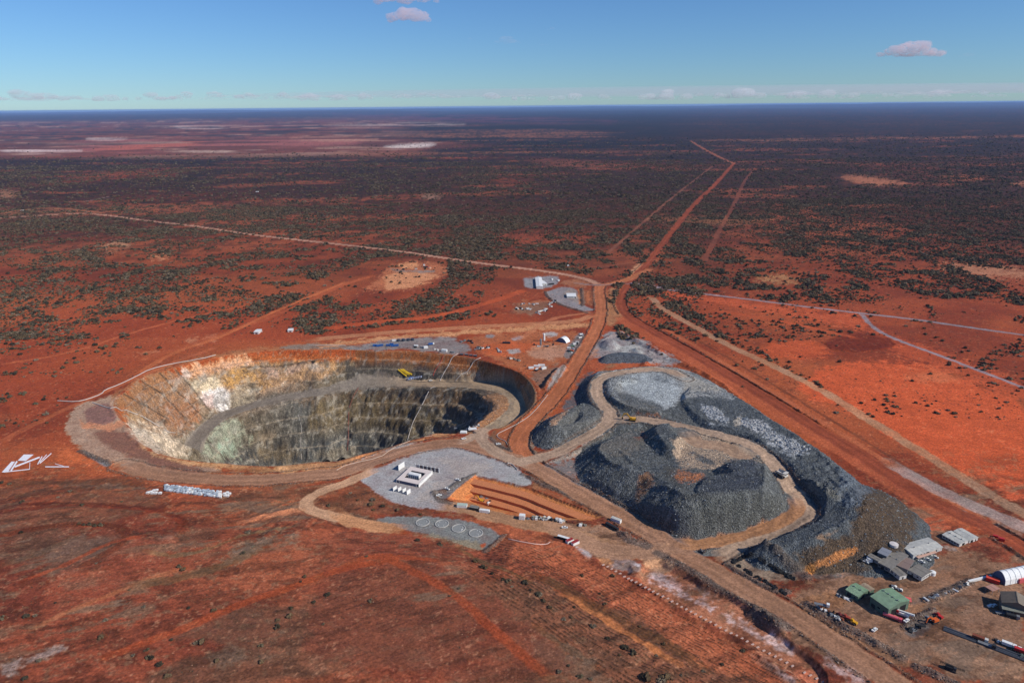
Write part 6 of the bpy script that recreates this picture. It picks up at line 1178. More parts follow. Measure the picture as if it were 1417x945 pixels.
truck('white box truck behind the long grey rail stack', at(*Q(z8, (1245, 435))[0]), math.radians(-38), WHITE, WHITE, 'box', 8)
truck('small white truck between the box truck and the red truck', at(*Q(z8, (1320, 470))[0]), math.radians(-38), WHITE, mt((60, 110, 80), .6), 'flat', 6)
truck('red truck at the right edge behind the long grey rail stack', at(*Q(z8, (1385, 505))[0]), math.radians(-38), REDP, REDP, 'box', 8)
truck('red fire truck on the fenced pad far behind the pit', at(*Q((490, 350, 9.447), (940, 192))[0]), .3, REDP, DARK, 'box', 12)
truck('grey service truck under the lean-to of the brown shed', at(*Q(z7, (660, 750))[0]), -.2, STEEL, STEEL, 'flat', 9)
truck('dark service truck at the right end of the lean-to', at(*Q(z7, (790, 800))[0]), -.5, STEEL, DARK, 'tank', 8)
truck('dark truck beside the white hut on the pit crest', at(*Q(zb, (762, 215))[0]), .4, WHITE, BLUP, 'box', 9)
truck('dark wide load on the red ground right of the pit crest huts', at(*Q(zb, (1270, 268))[0]), .1, DARK, STEEL, 'flat', 11)
def mobile_crane(label, p, ang):
    t = thing('mobile_crane', label, 'crane', p, ang); MB().box(-5, 5, -1.3, 1.3, .8, 1.8).build('carrier', WHITE, t); c = MB().box(3.2, 5.2, -1.3, 1.3, 1.8, 3).build('cab', WHITE, t); MB().box(5.2, 5.25, -1, 1, 2, 2.8).build('windscreen', GLASS, c)
    MB().beam((-3, 0, 3), (8, 0, 4.2), 1.1, 1.2).build('boom', WHITE, t); MB().box(-4.5, -1.5, -1.4, 1.4, 1.8, 3.6).build('counterweight', REDP, t); wheels(t, (-3.6, -2, 1.6, 3.4), 1.15, .65, .4)
mobile_crane('white mobile crane with lowered boom at the corner of the large green shed', at(*Q(z5, (1195, 575))[0]), math.radians(-42))
def excavator(label, p, ang, m=YEL, s=1.0):
    t = thing('excavator', label, 'excavator', p, ang); t.scale = (s, s, s)
    for q_ in (-1, 1): MB().box(-2.4, 2.4, q_*1.4-.35, q_*1.4+.35, .1, 1.0).cyl((-2.4, q_*1.4, .55), .45, .7, 'Y', 10).cyl((2.4, q_*1.4, .55), .45, .7, 'Y', 10).build('track', DARK, t)
    h = MB().box(-2.8, 1.6, -1.5, 1.5, 1.2, 2.6).build('house', m, t); MB().box(-3.3, -2.3, -1.4, 1.4, 1.3, 2.4).build('counterweight', DARK, h)
    c = MB().box(.1, 1.8, .4, 1.5, 2.0, 3.3).build('cab', m, t); MB().box(1.8, 1.84, .5, 1.4, 2.2, 3.1).build('window', GLASS, c)
    MB().beam((1.2, -.2, 1.9), (4.2, -.2, 5.6), .6, .8).beam((4.1, -.2, 5.6), (6.8, -.2, 5.0), .55, .65).build('boom', m, t)
    a = MB().beam((6.6, -.2, 5.2), (7.6, -.2, 1.8), .45, .6).build('arm', m, t); MB().box(6.9, 8.1, -.9, .5, .7, 1.9).build('bucket', DARK, a)
    MB().cyl((2.6, -.2, 2.7), .12, 2.6, 'X', 6).build('hydraulic_ram', STEEL, t); return t
excavator('yellow excavator with raised boom on the tan road junction between the dumps', at(874.5, 582), math.radians(165), YEL, 1.4)
excavator('orange excavator on the small grey bunded pad', at(*Q(z8, (420, 165))[0]), math.radians(200), ORP, 1.0)
excavator('small excavator working beside the pond at the bottom of the terraced excavation', at(*Q(Z5, (730, 372))[0]), 2.6, YEL, 1.0)
def loader(label, p, ang, m=YEL):
    t = thing('wheel_loader', label, 'loader', p, ang); MB().box(-3, .3, -1.1, 1.1, 1.1, 2.4).build('engine_cover', m, t); c = MB().box(-.3, 1.2, -.8, .8, 1.4, 3.4).build('cab', m, t); MB().box(1.2, 1.24, -.7, .7, 2.1, 3.2).build('window', GLASS, c)
    for q_ in (-1, 1): MB().beam((1, q_*.8, 1.8), (4.2, q_*.8, .9), .3, .4).build('lift_arm', m, t)
    MB().poly([(4, -1.6, .2), (5.4, -1.6, .2), (5.2, -1.6, 1.5), (4, -1.6, 1.5), (4, 1.6, .2), (5.4, 1.6, .2), (5.2, 1.6, 1.5), (4, 1.6, 1.5)], [(0, 1, 5, 4), (0, 4, 7, 3), (0, 1, 2, 3), (4, 5, 6, 7)]).build('bucket', DARK, t)
    wheels(t, (-1.9, 2.0), 1.15, .85, .6)
loader('yellow wheel loader parked on the yard bank beside the lower road', at(*Q(z5, (565, 680))[0]), 2.2); loader('rust red loader parked left of the yellow one on the yard bank', at(*Q(z5, (470, 620))[0]), 2.4, mt((150, 62, 44), .7)); loader('dark red tractor at the left of the machines on the yard bank', at(*Q(z5, (395, 595))[0]), 2.4, mt((110, 46, 40), .7))
loader('red loader beside the orange excavator on the bunded pad', at(*Q(z8, (465, 110))[0]), 2.0, REDP)
def haul_truck(label, p, ang):
    t = thing('haul_truck', label, 'haul truck', p, ang)
    MB().box(-4.6, 4.6, -1.4, 1.4, 1.4, 2.4).build('chassis', DARK, t)
    MB().poly([(-5, -2.9, 3.4), (2.6, -2.9, 2.6), (2.6, 2.9, 2.6), (-5, 2.9, 3.4), (-5.2, -3.1, 5.2), (3.2, -3.1, 5.4), (3.2, 3.1, 5.4), (-5.2, 3.1, 5.2)], [(0, 1, 2, 3), (0, 1, 5, 4), (2, 3, 7, 6), (1, 2, 6, 5)]).box(2.4, 5.2, -3, 3, 5.3, 5.6).build('dump_body', OFFW, t)
    c = MB().box(3.4, 5.0, .2, 1.9, 3.0, 4.9).build('cab', WHITE, t); MB().box(5.0, 5.05, .3, 1.8, 3.7, 4.7).build('windscreen', GLASS, c)
    MB().box(2.8, 5.4, -2.4, 2.4, 1.8, 3.0).build('bonnet', OFFW, t); wheels(t, (-2.8, 3.3), 2.2, 1.35, 1.0)
haul_truck('pale haul truck with a black shadow driving down the dump road', at(1081, 659), math.radians(-55))
def drill_rig(label, p, ang):
    t = thing('drill_rig', label, 'drill rig', p, ang)
    for q_ in (-1, 1): MB().box(-3, 3, q_*1.5-.35, q_*1.5+.35, .1, 1.0).build('track', DARK, t)
    MB().box(-3, 1.5, -1.4, 1.4, 1.1, 2.6).build('power_pack', DARK, t); MB().box(1.6, 3, -1.2, .2, 1.1, 3).build('cab', mt((58, 60, 64), .6), t)
    m = MB()
    for y, z in ((-.4, 2.8), (.4, 2.8), (-.4, 3.6), (.4, 3.6)): m.beam((-6, y, z), (7.5, y, z), .16)
    for k in range(14): m.beam((-6+k, -.4, 2.8), (-5+k, .4, 3.6), .1)
    m.build('mast', BLACK, t)
drill_rig('black crawler drill rig with folded mast alone at the bottom of the yard', at(*Q(z8, (600, 690))[0]), math.radians(-37))
# ---- long grey rail stack at right
t = thing('rail_stack', 'long dark grey stack of rails and belting running off the right edge', 'rail stack', at(*Q(z8, (1190, 490))[0]), math.radians(-38))
for k in range(6): MB().box(-34, 36, -2.4+k*.85, -2.4+k*.85+.5, .05, .7+.15*(k % 3)).build('rail', mt((96, 98, 104), .5, .2) if k % 2 else mt((60, 62, 68), .6), t)
# ---- white ventilation compound
z1_ = (530, 620, 11.808); zq = at(575, 665).z
p, ang, L, w = frame(Q(z1_, (215, 512))[0], Q(z1_, (582, 592))[0], Q(z1_, (495, 305))[0], 3.4)
t = thing('ventilation_station', 'white square ventilation station with a white block in its open middle', 'ventilation station', p, ang)
ix0, ix1, iy0, iy1 = L*.20, L*.84, w*.24, w*.76
MB().box(0, L, 0, iy0, 3.1, 3.5).box(0, L, iy1, w, 3.1, 3.5).box(0, ix0, iy0, iy1, 3.1, 3.5).box(ix1, L, iy0, iy1, 3.1, 3.5).build('deck', mt((214, 198, 188), .7), t)
MB().box(L-.3, L, 0, w, 0, 3.9).build('outer_wall', WHITE, t); MB().box(0, .3, 0, w, 0, 3.1).build('outer_wall', WHITE, t); MB().box(.3, L-.3, w-.3, w, 0, 3.1).build('outer_wall', WHITE, t); MB().box(.3, L*.84, .8, 1.0, 0, 3.1).build('underdeck_shade_sheet', mt((90, 92, 112), .7), t)  # dark front sheet paints the shade under the open deck
for x in (0, L*.12, L*.88, L-.4): MB().box(x, x+.4, 0, .4, 0, 3.1).build('post', WHITE, t)
b_ = MB().box(L*.28, L*.76, w*.40, w*.56, 0, 5.4).build('fan_block', WHITE, t)
for k in range(5): MB().box(L*(.31+.09*k), L*(.37+.09*k), w*.40-.08, w*.40+.02, 1.2, 4.4).build('louvre', mt((120, 132, 138), .6), b_)
pr_ = [Vector(unp(x, y, zq)) for x, y in Q(z1_, (535, 330), (915, 400))]; e_ = pr_[1]-pr_[0]
t = thing('panel_fence', 'row of tall dark panels between white posts behind the ventilation station', 'fence', (pr_[0].x, pr_[0].y, zq), math.atan2(e_.y, e_.x)); n = 6
for k in range(n+1): MB().box(e_.length*k/n-.35, e_.length*k/n+.35, -.3, .3, 0, 5.2).build('post', WHITE, t)
for k in range(n): MB().box(e_.length*k/n+.36, e_.length*(k+1)/n-.36, -.1, .1, .1, 4.4).build('panel', mt((110, 96, 94), .8) if k else mt((186, 172, 164), .8), t)
def blast_panel(label, pA, pB, h, group=None):
    a = Vector(unp(*pA, zq)); b = Vector(unp(*pB, zq)); e_ = b-a; t = thing('precast_panel', label, 'panel', (a.x, a.y, zq), math.atan2(e_.y, e_.x), group)
    MB().box(0, e_.length, -.15, .15, 0, h).build('slab', WHITE, t)
    for x in (.15, .85): MB().poly([(e_.length*x-.1, .15, 0), (e_.length*x+.1, .15, 0), (e_.length*x+.1, 1.4, 0), (e_.length*x-.1, 1.4, 0), (e_.length*x-.1, .15, h*.7), (e_.length*x+.1, .15, h*.7)], [(0, 1, 2, 3), (0, 1, 5, 4), (2, 3, 4, 5), (0, 3, 4), (1, 2, 5)]).build('brace', CONC, t)
for k, (a_, b_) in enumerate((((168, 708), (225, 672)), ((248, 722), (300, 686)), ((322, 740), (378, 704)), ((390, 762), (450, 722)))):
    blast_panel('upright white panel in front of the ventilation station, %s of the four' % ('first from the left', 'second from the left', 'third from the left', 'last at the right')[k], *Q(z1_, a_, b_), 4.2, 'four white panels')
blast_panel('single large white panel standing behind the left corner of the ventilation station', *Q(z1_, (255, 365), (352, 300)), 5.8)
# ---- concrete rings
for k, c in enumerate(q(Z5, [(413, 484), (518, 491), (609, 516), (703, 541)])):
    p = at(*c); t = thing('concrete_ring', 'white concrete ring on the grey pad, %s of the four' % ('leftmost', 'second from left', 'third from left', 'rightmost')[k], 'concrete ring', (p.x, p.y, max(hz_at(p.x+dx_, p.y+dy_) for dx_ in (-6, 0, 6) for dy_ in (-6, 0, 6))+.05), 0, 'four concrete rings')
    m = MB(); n = 40
    for i in range(n):
        a0 = i*2*math.pi/n; a1 = (i+1)*2*math.pi/n; ri, ro = 5.4, 6.0
        m.poly([(math.cos(a)*r, math.sin(a)*r, z_) for a in (a0, a1) for r in (ri, ro) for z_ in (0, .5)], [(1, 3, 7, 5), (0, 1, 5, 4), (2, 3, 7, 6)])
    m.build('ring', CONC, t); MB().cyl((0, 0, .03), 5.25, .1, n=40).build('floor_slab', CONC if False else mt((132, 132, 128), .9, 0, .12, 'gravel_fill'), t)
    for i in range(5): a0 = random.random()*6.3; MB().cyl((math.cos(a0)*3.5, math.sin(a0)*3.5, .3), .25, .5, n=8).build('bolt_block', WHITE, t)
# ---- cut benches of the terraced excavation
fb = smooth(sump_line, False, 2); SAND = mt((190, 116, 72), .95, 0, .16, 'cut_earth')
def offs(d):
    r = []
    for i, p_ in enumerate(fb):
        a = Vector(fb[max(i-1, 0)][:2]); b = Vector(fb[min(i+1, len(fb)-1)][:2]); e_ = (b-a).normalized(); r.append(Vector(p_[:2])+Vector((e_.y, -e_.x))*d)
    return r
for k in range(4):
    d0 = 5.5+8.0*k; d1 = d0+8.0; o0 = offs(d0-.5); o1 = offs(d1); mb = MB(); zt = -1.5-3.1*k; n = len(o0); c0 = o0[n//2]; rd = random.Random(k)
    jit = [rd.uniform(-.5, .5) for _ in range(n)]
    pts = [(o0[i].x-c0.x, o0[i].y-c0.y, zt+.25) for i in range(n)]+[(o1[i].x-c0.x+jit[i], o1[i].y-c0.y-abs(jit[i]), zt-.1) for i in range(n)]+[(o1[i].x-c0.x+jit[i]*1.3, o1[i].y-c0.y-abs(jit[i])+.2, zt-4.6) for i in range(n)]
    mb.poly(pts, [(i, i+1, n+i+1, n+i) for i in range(n-1)]+[(n+i, n+i+1, 2*n+i+1, 2*n+i) for i in range(n-1)])
    o = mb.build('excavation_bench', SAND); o.location = (c0.x, c0.y, 0); o['kind'] = 'structure'
# ---- marker blocks
mk = q(Z7, [(365, 315), (388, 325), (410, 337), (432, 350), (455, 362), (478, 378), (500, 388), (517, 397), (540, 407), (565, 420), (590, 435), (610, 445), (632, 457), (656, 470), (683, 483), (710, 495), (732, 510), (758, 524), (782, 540), (808, 552), (833, 565), (857, 578), (885, 592), (912, 607), (938, 620), (965, 635), (990, 650), (1020, 665), (1047, 680), (1076, 693), (1105, 708), (1133, 724), (1162, 740), (1190, 755), (1222, 773), (1252, 788), (1283, 804), (1312, 820), (1345, 837), (1375, 855)])+q(Z6, [(50, 890), (82, 905), (116, 922), (150, 940)])
mb_ = MB().box(-1.15, 1.15, -.45, .45, 0, .7).mesh('marker_block', mt((190, 160, 146), .7)); bb_ = bpy.data.objects
for k, c in enumerate(mk):
    p = at(*c); o = bpy.data.objects.new('marker_block', mb_); C.objects.link(o); o.location = p+Vector((0, 0, -.05)); o.rotation_euler = (0, 0, math.radians(28+random.uniform(-8, 8)))
    ptag(o, 'pale concrete marker block in the %s of the long line beside the salty cut' % ('upper end' if k < 9 else ('upper half' if k < 20 else ('lower half' if k < 33 else 'lowest stretch'))), 'marker block', 'line of marker blocks')
# ---- bulk bags
bg_ = [MB().poly([(-.9, -.9, 0), (.9, -.9, 0), (.9, .9, 0), (-.9, .9, 0), (-1, -1, 1.5), (1, -1, 1.5), (1, 1, 1.5), (-1, 1, 1.5), (-.4, -.4, 2.1), (.4, -.4, 2.1), (.4, .4, 2.1), (-.4, .4, 2.1)], [(0, 1, 5, 4), (1, 2, 6, 5), (2, 3, 7, 6), (3, 0, 4, 7), (4, 5, 9, 8), (5, 6, 10, 9), (6, 7, 11, 10), (7, 4, 8, 11), (8, 9, 10, 11)]).mesh('bulk_bag', m_) for m_ in (mt((168, 176, 184), .8), mt((140, 150, 160), .8), mt((206, 204, 200), .8))]
zr = (190, 650, 10.12)
for k in range(36):
    for j in range(4):
        x = 395+k*22; y = 215+k*2.9+j*22+8
        if random.random() < .07: continue
        p = at(*Q(zr, (x+random.uniform(-4, 4), y+random.uniform(-4, 4)))[0]); o = bpy.data.objects.new('bulk_bag', bg_[random.choice((0, 0, 1, 1, 2)) if k < 34 else 2]); C.objects.link(o); o.location = p; o.rotation_euler = (0, 0, random.uniform(-.3, .3)); s_ = random.uniform(.85, 1.1); o.scale = (s_, s_, s_*random.uniform(.8, 1.15))
        ptag(o, 'grey white bulk bag in the %s row, %s of the long bag rows' % (('back', 'second', 'third', 'front')[j], 'left third' if k < 12 else ('middle' if k < 24 else 'right third')), 'bulk bag', 'rows of bulk bags')
for (x, y) in [(150, 330), (190, 320), (235, 300), (270, 295), (215, 335), (260, 335), (320, 335), (1220, 345), (1260, 330), (1290, 345), (1235, 370), (1265, 372)]:
    o = bpy.data.objects.new('bulk_bag', bg_[2]); C.objects.link(o); o.location = at(*Q(zr, (x, y))[0]); o.scale = (1.5, 1.2, 1)
    ptag(o, 'white bulk bag in the loose heap %s the long rows' % ('left of' if x < 400 else 'right of'), 'bulk bag', 'loose bags %s' % ('left' if x < 400 else 'right'))
# ---- plastic sheets
zs = (0, 600, 11.808)
def sheet(label, pts, th_=.12, m=None, name='plastic_sheet', cat='sheet', lift=.35):
    w_ = [at(*p_) for p_ in Q(zs, *pts)]; c = sum(w_, Vector())/len(w_); mb = MB(); n = len(w_)
    mb.poly([(p_-c)+Vector((0, 0, lift)) for p_ in w_]+[(p_-c)+Vector((0, 0, lift+th_)) for p_ in w_], [tuple(range(n)), tuple(range(n, 2*n))]+[(i, (i+1) % n, n+(i+1) % n, n+i) for i in range(n)])
    o = mb.build(name, m or mt((232, 226, 226), .5)); o.location = c; return ptag(o, label, cat)
def strip(label, a, b, wd, **k):
    d = Vector((b[0]-a[0], b[1]-a[1])).normalized(); n = Vector((-d.y, d.x))*wd/2; return sheet(label, [(a[0]+n.x, a[1]+n.y), (b[0]+n.x, b[1]+n.y), (b[0]-n.x, b[1]-n.y), (a[0]-n.x, a[1]-n.y)], **k)
sheet('widest bright white plastic sheet at the left edge of the site', [(390, 345), (550, 345), (420, 450), (290, 445)])
sheet('broad white plastic strip nearest the left picture edge', [(190, 460), (245, 460), (130, 632), (30, 635)])
for lb, a, b, wd in (('narrow white strip joining the two broad sheets', (280, 455), (180, 610), 26), ('long white strip running right from the broad sheets', (240, 545), (650, 388), 24), ('thin pink white strip closing the bottom of the sheets', (60, 632), (480, 585), 12), ('short thin strip closing the right side of the sheets', (484, 590), (490, 475), 9),
                     ('first of three slanting white strips right of the sheets', (615, 505), (690, 375), 14), ('middle of three slanting white strips right of the sheets', (650, 470), (765, 345), 10), ('longest rightmost slanting white strip right of the sheets', (650, 490), (840, 325), 13), ('faint pink strip on the orange ground toward the pit', (740, 545), (1130, 545), 14), ('short faint pink strip slanting above the other faint strip', (900, 495), (1040, 535), 8)):
    strip(lb, a, b, wd)
# ---- pipelines laid over the ground
def pipe(label, pts, r, m, name='pipeline', lift=None, seg=7.0):
    r = r*0.62; w_ = [at(*p_) for p_ in smooth(pts, False, 1)]; P2 = [w_[0]]
    for a, b in zip(w_[:-1], w_[1:]):
        n = max(1, int((b-a).length/seg))
        for i in range(1, n+1):
            c = a.lerp(b, i/n); P2.append(Vector((c.x, c.y, max(hz_at(c.x, c.y), c.z-2))))
    c0 = P2[0]; cu = MB(); rings = []
    for i, p_ in enumerate(P2):
        d = (P2[min(i+1, len(P2)-1)]-P2[max(i-1, 0)]).normalized(); s_ = d.cross(Vector((0, 0, 1))); s_ = s_.normalized() if s_.length > .01 else Vector((1, 0, 0)); u = s_.cross(d)
        rings.append([cu.bm.verts.new(p_-c0+u*(r+.1+r*math.sin(a))+s_*r*math.cos(a)) for a in [k*math.pi/3 for k in range(6)]])
    for a, b in zip(rings[:-1], rings[1:]):
        for k in range(6): cu.bm.faces.new((a[k], a[(k+1) % 6], b[(k+1) % 6], b[k]))
    for e_ in (rings[0], rings[-1]): cu.bm.faces.new(e_)
    o = cu.build(name, m); o.location = c0; return ptag(o, label, 'pipeline')
PIPEW = mt((186, 176, 166), .6); PIPER = mt((170, 70, 50), .6); PIPED = mt((70, 68, 66), .7)
pipe('grey white pipe running down the back pit wall, left of two', Q(zb, (1055, 312), (990, 352), (960, 425), (905, 515), (860, 605)), .8, PIPEW)
pipe('grey white pipe running down the back pit wall, right of two', Q(zb, (1300, 358), (1232, 388), (1192, 460), (1150, 515), (1088, 540), (1030, 606)), .8, PIPEW)
pipe('red pipe on the back pit wall left of the two white pipes', Q(zb, (900, 325), (862, 412), (800, 500), (785, 552)), .7, PIPER)
pipe('pale pipe down the deep pit wall from the ramp to the near rim', q(Z2, [(715, 376), (690, 385), (650, 470), (600, 560), (580, 620), (568, 664)]), .8, PIPEW)
pipe('thin red pipe down the deep pit wall above the tunnel portals', q(Z2, [(300, 380), (270, 430), (246, 500), (246, 580), (240, 720)]), .6, mt((150, 88, 72), .7))
pipe('thin pale pipe down the deep wall left of the red pipe', q(Z1, [(1310, 450), (1330, 520), (1322, 600), (1328, 690)]), .5, PIPEW)
pipe('white pipeline following the left crest of the pit', q(Z1, [(0, 374), (100, 380), (165, 365), (240, 337), (255, 315), (330, 288), (430, 240), (500, 202), (620, 172), (760, 150), (860, 125)]), .9, PIPEW)
pipe('pale pipeline dropping over the left pit wall from the purple pad', q(Z1, [(190, 384), (320, 424), (430, 442), (530, 500), (600, 545), (640, 548)]), .8, PIPEW)
pipe('white pipeline along the top of the pit crest behind the blue containers', q(Z2, [(30, 148), (130, 150), (230, 152)]), .8, PIPEW)
pipe('pale pipe looping round the red island beside the pit ramp', q(Z2, [(1110, 688), (1100, 670), (1060, 655), (1050, 635), (1100, 610), (1180, 570), (1250, 520), (1330, 420)]), .5, PIPEW)
pipe('curved white pipe lying on the red slope below the ring pad', q(Z5, [(880, 575), (960, 592), (1040, 605), (1090, 604), (1108, 590)]), .6, mt((206, 170, 156), .6))
pipe('pale pipe along the near pit rim beside the lower haul road', q(Z2, [(180, 830), (230, 800), (420, 760), (470, 720), (560, 676), (640, 650), (720, 640), (880, 572)]), .5, mt((196, 170, 148), .6))
pipe('white pipe beside the junction below the grey gravel pad', q(Z2, [(1110, 790), (1140, 800), (1165, 828)]), .8, PIPEW)
pipe('dark pipe along the foot of the pit ramp apron', q(Z2, [(540, 338), (620, 350), (760, 346), (900, 352)]), .4, PIPED)
# ---- ventilation units and yellow ducts at the upper portal
for k in range(6):
    x = 505+k*27; p = at(*Q(zb, (x+10, 598-k*5))[0]); t = thing('ventilation_fan', 'blue and white ventilation fan below the yellow ducts, %s from the left' % ('first', 'second', 'third', 'fourth', 'fifth', 'last')[k], 'fan', p, math.radians(62), 'row of ventilation fans')
    MB().cyl((4, 0, 1.7), 1.5, 9, 'X', 14).build('casing', mt((92, 112, 160), .5) if k else BLUP, t); MB().cyl((-.8, 0, 1.7), 1.9, 1.2, 'X', 14, 1.4).build('cowl', WHITE, t); MB().box(0, 8, -1.2, 1.2, 0, .4).build('frame', DARK, t)
for k, pts in enumerate(([(400, 492), (425, 510), (455, 535), (490, 560)], [(425, 488), (455, 508), (490, 532), (525, 548)], [(450, 486), (475, 506), (510, 528), (550, 543)])):
    pipe('yellow ventilation duct beside the fans, %s of three' % ('left', 'middle', 'right')[k], Q(zb, *pts), 1.7, mt((226, 186, 36), .6), 'ventilation_duct')
def portal(label, px, py, r):
    p = at(px, py+3); t = thing('tunnel_portal', label, 'tunnel portal', (p.x, p.y-2, p.z-1.5), 0); n = 12; m = MB(); a0 = MB()
    pr = [(-r, 0)]+[(-r*math.cos(math.pi*k/n), r*.6+r*math.sin(math.pi*k/n)) for k in range(n+1)]+[(r, 0)]
    for (x0, z0_), (x1, z1_2) in zip(pr[:-1], pr[1:]): m.beam((x0, -2.2, z0_), (x1, -2.2, z1_2), .6, .6).poly([(x0, -2.4, z0_), (x1, -2.4, z1_2), (x1, 6, z1_2), (x0, 6, z0_)], [(0, 1, 2, 3)])
    m.build('lining', mt((120, 112, 98), .9), t); a0.poly([(x, -1.6, z_) for x, z_ in pr], [tuple(range(len(pr)))]).build('black_mouth_plate', mt((5, 5, 5), 1.0), t)  # near-black plate paints the darkness inside the tunnel mouth
portal('black tunnel portal low on the deep pit wall, left of two', *q(Z2, [(136, 768)])[0], 4.2); portal('black tunnel portal low on the deep pit wall, right of two', *q(Z2, [(220, 758)])[0], 4.6)
# ---- small compounds
shed('pump_shed', 'small white shed at the left of the fenced pad behind the pit', 'shed', (351, 459.5), (357.5, 459.5), (352, 455.5), 3.5, .6, WHITE, WALLW, [('S', .5, 2, 2.4, DARK)], []); shed('pump_shed', 'small white shed at the right of the fenced pad behind the pit', 'shed', (398, 457.3), (404.5, 457), (398, 454.6), 3, .5, WHITE, WALLW, [('S', .5, 2, 2.2, DARK)], [])
ze = (490, 350, 9.447)
cont('dark hut in the middle of the pale fenced pad', *Q(ze, (645, 222))[0], 0, L=5, w=4, h=3, body=DARK); cont('small dark hut left of the other on the pale fenced pad', *Q(ze, (566, 228))[0], 0, L=3.5, w=3, h=2.2, body=DARK); cont('white box at the upper right of the pale fenced pad', *Q(ze, (915, 168))[0], 0, L=4, w=3, h=3, body=WHITE); cont('white tarpaulin crate at the centre right of the pale fenced pad', *Q(ze, (810, 215))[0], 0, L=5, w=3, h=2, body=OFFW)
cont('lonely white hut on the far red track at the left edge', 31, 292.5, 0, L=9, w=4, h=4, body=WHITE); cont('white hut beyond the bush far behind the pit', 356, 266, 0, L=12, w=5, h=3, body=WHITE)
cont('white hut at the far road beside two dark bushes', *Q(zd, (852, 76))[0], 0, L=4, w=3, h=3, body=WHITE)
cont('white hut on the near pit rim', *q(Z2, [(872, 632)])[0], -5, L=7, w=5, h=3.2, body=WHITE); cont('smaller hut left of the white hut on the near pit rim', *q(Z2, [(830, 610)])[0], -5, L=4.5, w=3, h=3, body=STEEL); cont('low white skid beside the pit rim huts', *q(Z2, [(920, 606)])[0], 10, L=9, w=4, h=1.2, body=WHITE, door=False)
# ---- scrap and laydown rows
pal = [WHITE, STEEL, OFFW, DARK, RUST, mt((92, 104, 96), .7), mt((140, 132, 116), .8)]
protos_ = []
def scrap_proto(kind, m):
    if kind == 0: return MB().box(-1.6, 1.6, -1.1, 1.1, .1, .9).box(-1.2, .4, -.8, .8, .9, 1.6).mesh('steel_skid', m)
    if kind == 1:
        b = MB()
        for k in range(5): b.cyl((0, -1+k*.5, .25), .25, 6, 'X', 6)
        for k in range(4): b.cyl((0, -.75+k*.5, .7), .25, 6, 'X', 6)
        return b.mesh('pipe_bundle', m)
    if kind == 2: return MB().box(-1.1, 1.1, -1.1, 1.1, .15, 1.5).box(-1.2, 1.2, -1.2, 1.2, 0, .15).mesh('pallet_load', m)
    if kind == 3: return MB().cyl((0, 0, 1), 1.1, .9, 'Y', 14).cyl((0, .5, 1), 1.5, .1, 'Y', 14).cyl((0, -.5, 1), 1.5, .1, 'Y', 14).mesh('cable_reel', m)
    return MB().cyl((-.6, 0, .6), .5, 1.2, n=8).cyl((.6, 0, .6), .5, 1.2, n=8).cyl((0, .9, .6), .5, 1.2, n=8).mesh('drum_cluster', m)
SN = ('steel_skid', 'pipe_bundle', 'pallet_load', 'cable_reel', 'drum_cluster'); SL = ('steel skid', 'bundle of pipes', 'loaded pallet', 'cable reel', 'cluster of drums')
SP = {(k, j): scrap_proto(k, pal[j]) for k in range(5) for j in range(len(pal))}
CT = ('white', 'grey steel', 'cream', 'dark', 'rusty', 'green grey', 'tan'); used_ = {}
def scatter(where, pts, n, spread, seed, sizes=(0.7, 1.3), colors=range(7)):
    rd = random.Random(seed); colors = list(colors)
    for i in range(n):
        t_ = rd.random()*(len(pts)-1); k = min(int(t_), len(pts)-2); f_ = t_-k
        x = pts[k][0]+(pts[k+1][0]-pts[k][0])*f_+rd.uniform(-spread, spread)*1.4; y = pts[k][1]+(pts[k+1][1]-pts[k][1])*f_+rd.uniform(-spread, spread)*.6
        kd = rd.randrange(5); j = rd.choice(colors); o = bpy.data.objects.new(SN[kd], SP[(kd, j)]); C.objects.link(o); o.location = at(x, y); s_ = rd.uniform(*sizes); o.scale = (s_, s_, s_); o.rotation_euler = (0, 0, rd.random()*3.14)
        ptag(o, '%s %s lying %s' % (CT[j], SL[kd], where), SL[kd].split()[-1] if kd != 1 else 'pipes', '%ss %s' % (SL[kd], where))
scatter('in the long scrap line below the terraced excavation', q(Z5, [(985, 462), (1080, 465), (1180, 478), (1310, 500)]), 46, 2.2, 1)
scatter('on the bank of the yard beside the lower road', q(z5, [(90, 460), (180, 500), (300, 570), (420, 650)]), 16, 1.2, 2, (.6, 1), (1, 3, 4, 4, 0))
scatter('in the left laydown patch below the road fork', Q(zd, (200, 600), (270, 600), (400, 600)), 16, 2, 3, (.8, 1.5), (0, 0, 1, 2, 3)); scatter('in the right laydown patch below the road fork', Q(zd, (450, 660), (540, 630), (620, 600), (640, 530), (690, 505)), 26, 2, 4, (.8, 1.5), (0, 1, 2, 2, 3))
scatter('in the upper laydown patch below the road fork', Q(zd, (250, 550), (350, 540), (440, 545), (490, 530)), 9, 1.2, 5, (.8, 1.4), (0, 1, 2))
scatter('on the pit crest among the white huts', Q(zb, (560, 240), (680, 245), (960, 298), (1020, 300)), 12, 1, 6, (.8, 1.4), (0, 1, 2, 3)); scatter('in the curved row above the pit crest', Q(zb, (1080, 190), (1130, 170), (1190, 175), (1220, 200)), 12, .6, 7, (.8, 1.3), (1, 3, 5))
scatter('in the scrap patch on the orange yard', Q(zc, (0, 425), (60, 440), (150, 430), (230, 450), (280, 490)), 22, 1.4, 8, (.9, 1.6), (0, 1, 2, 3, 6)); scatter('in the rusty row right of the pit crest', Q(zc, (350, 545), (430, 560), (500, 580)), 14, 1.2, 9, (.8, 1.5), (4, 3, 6, 2))
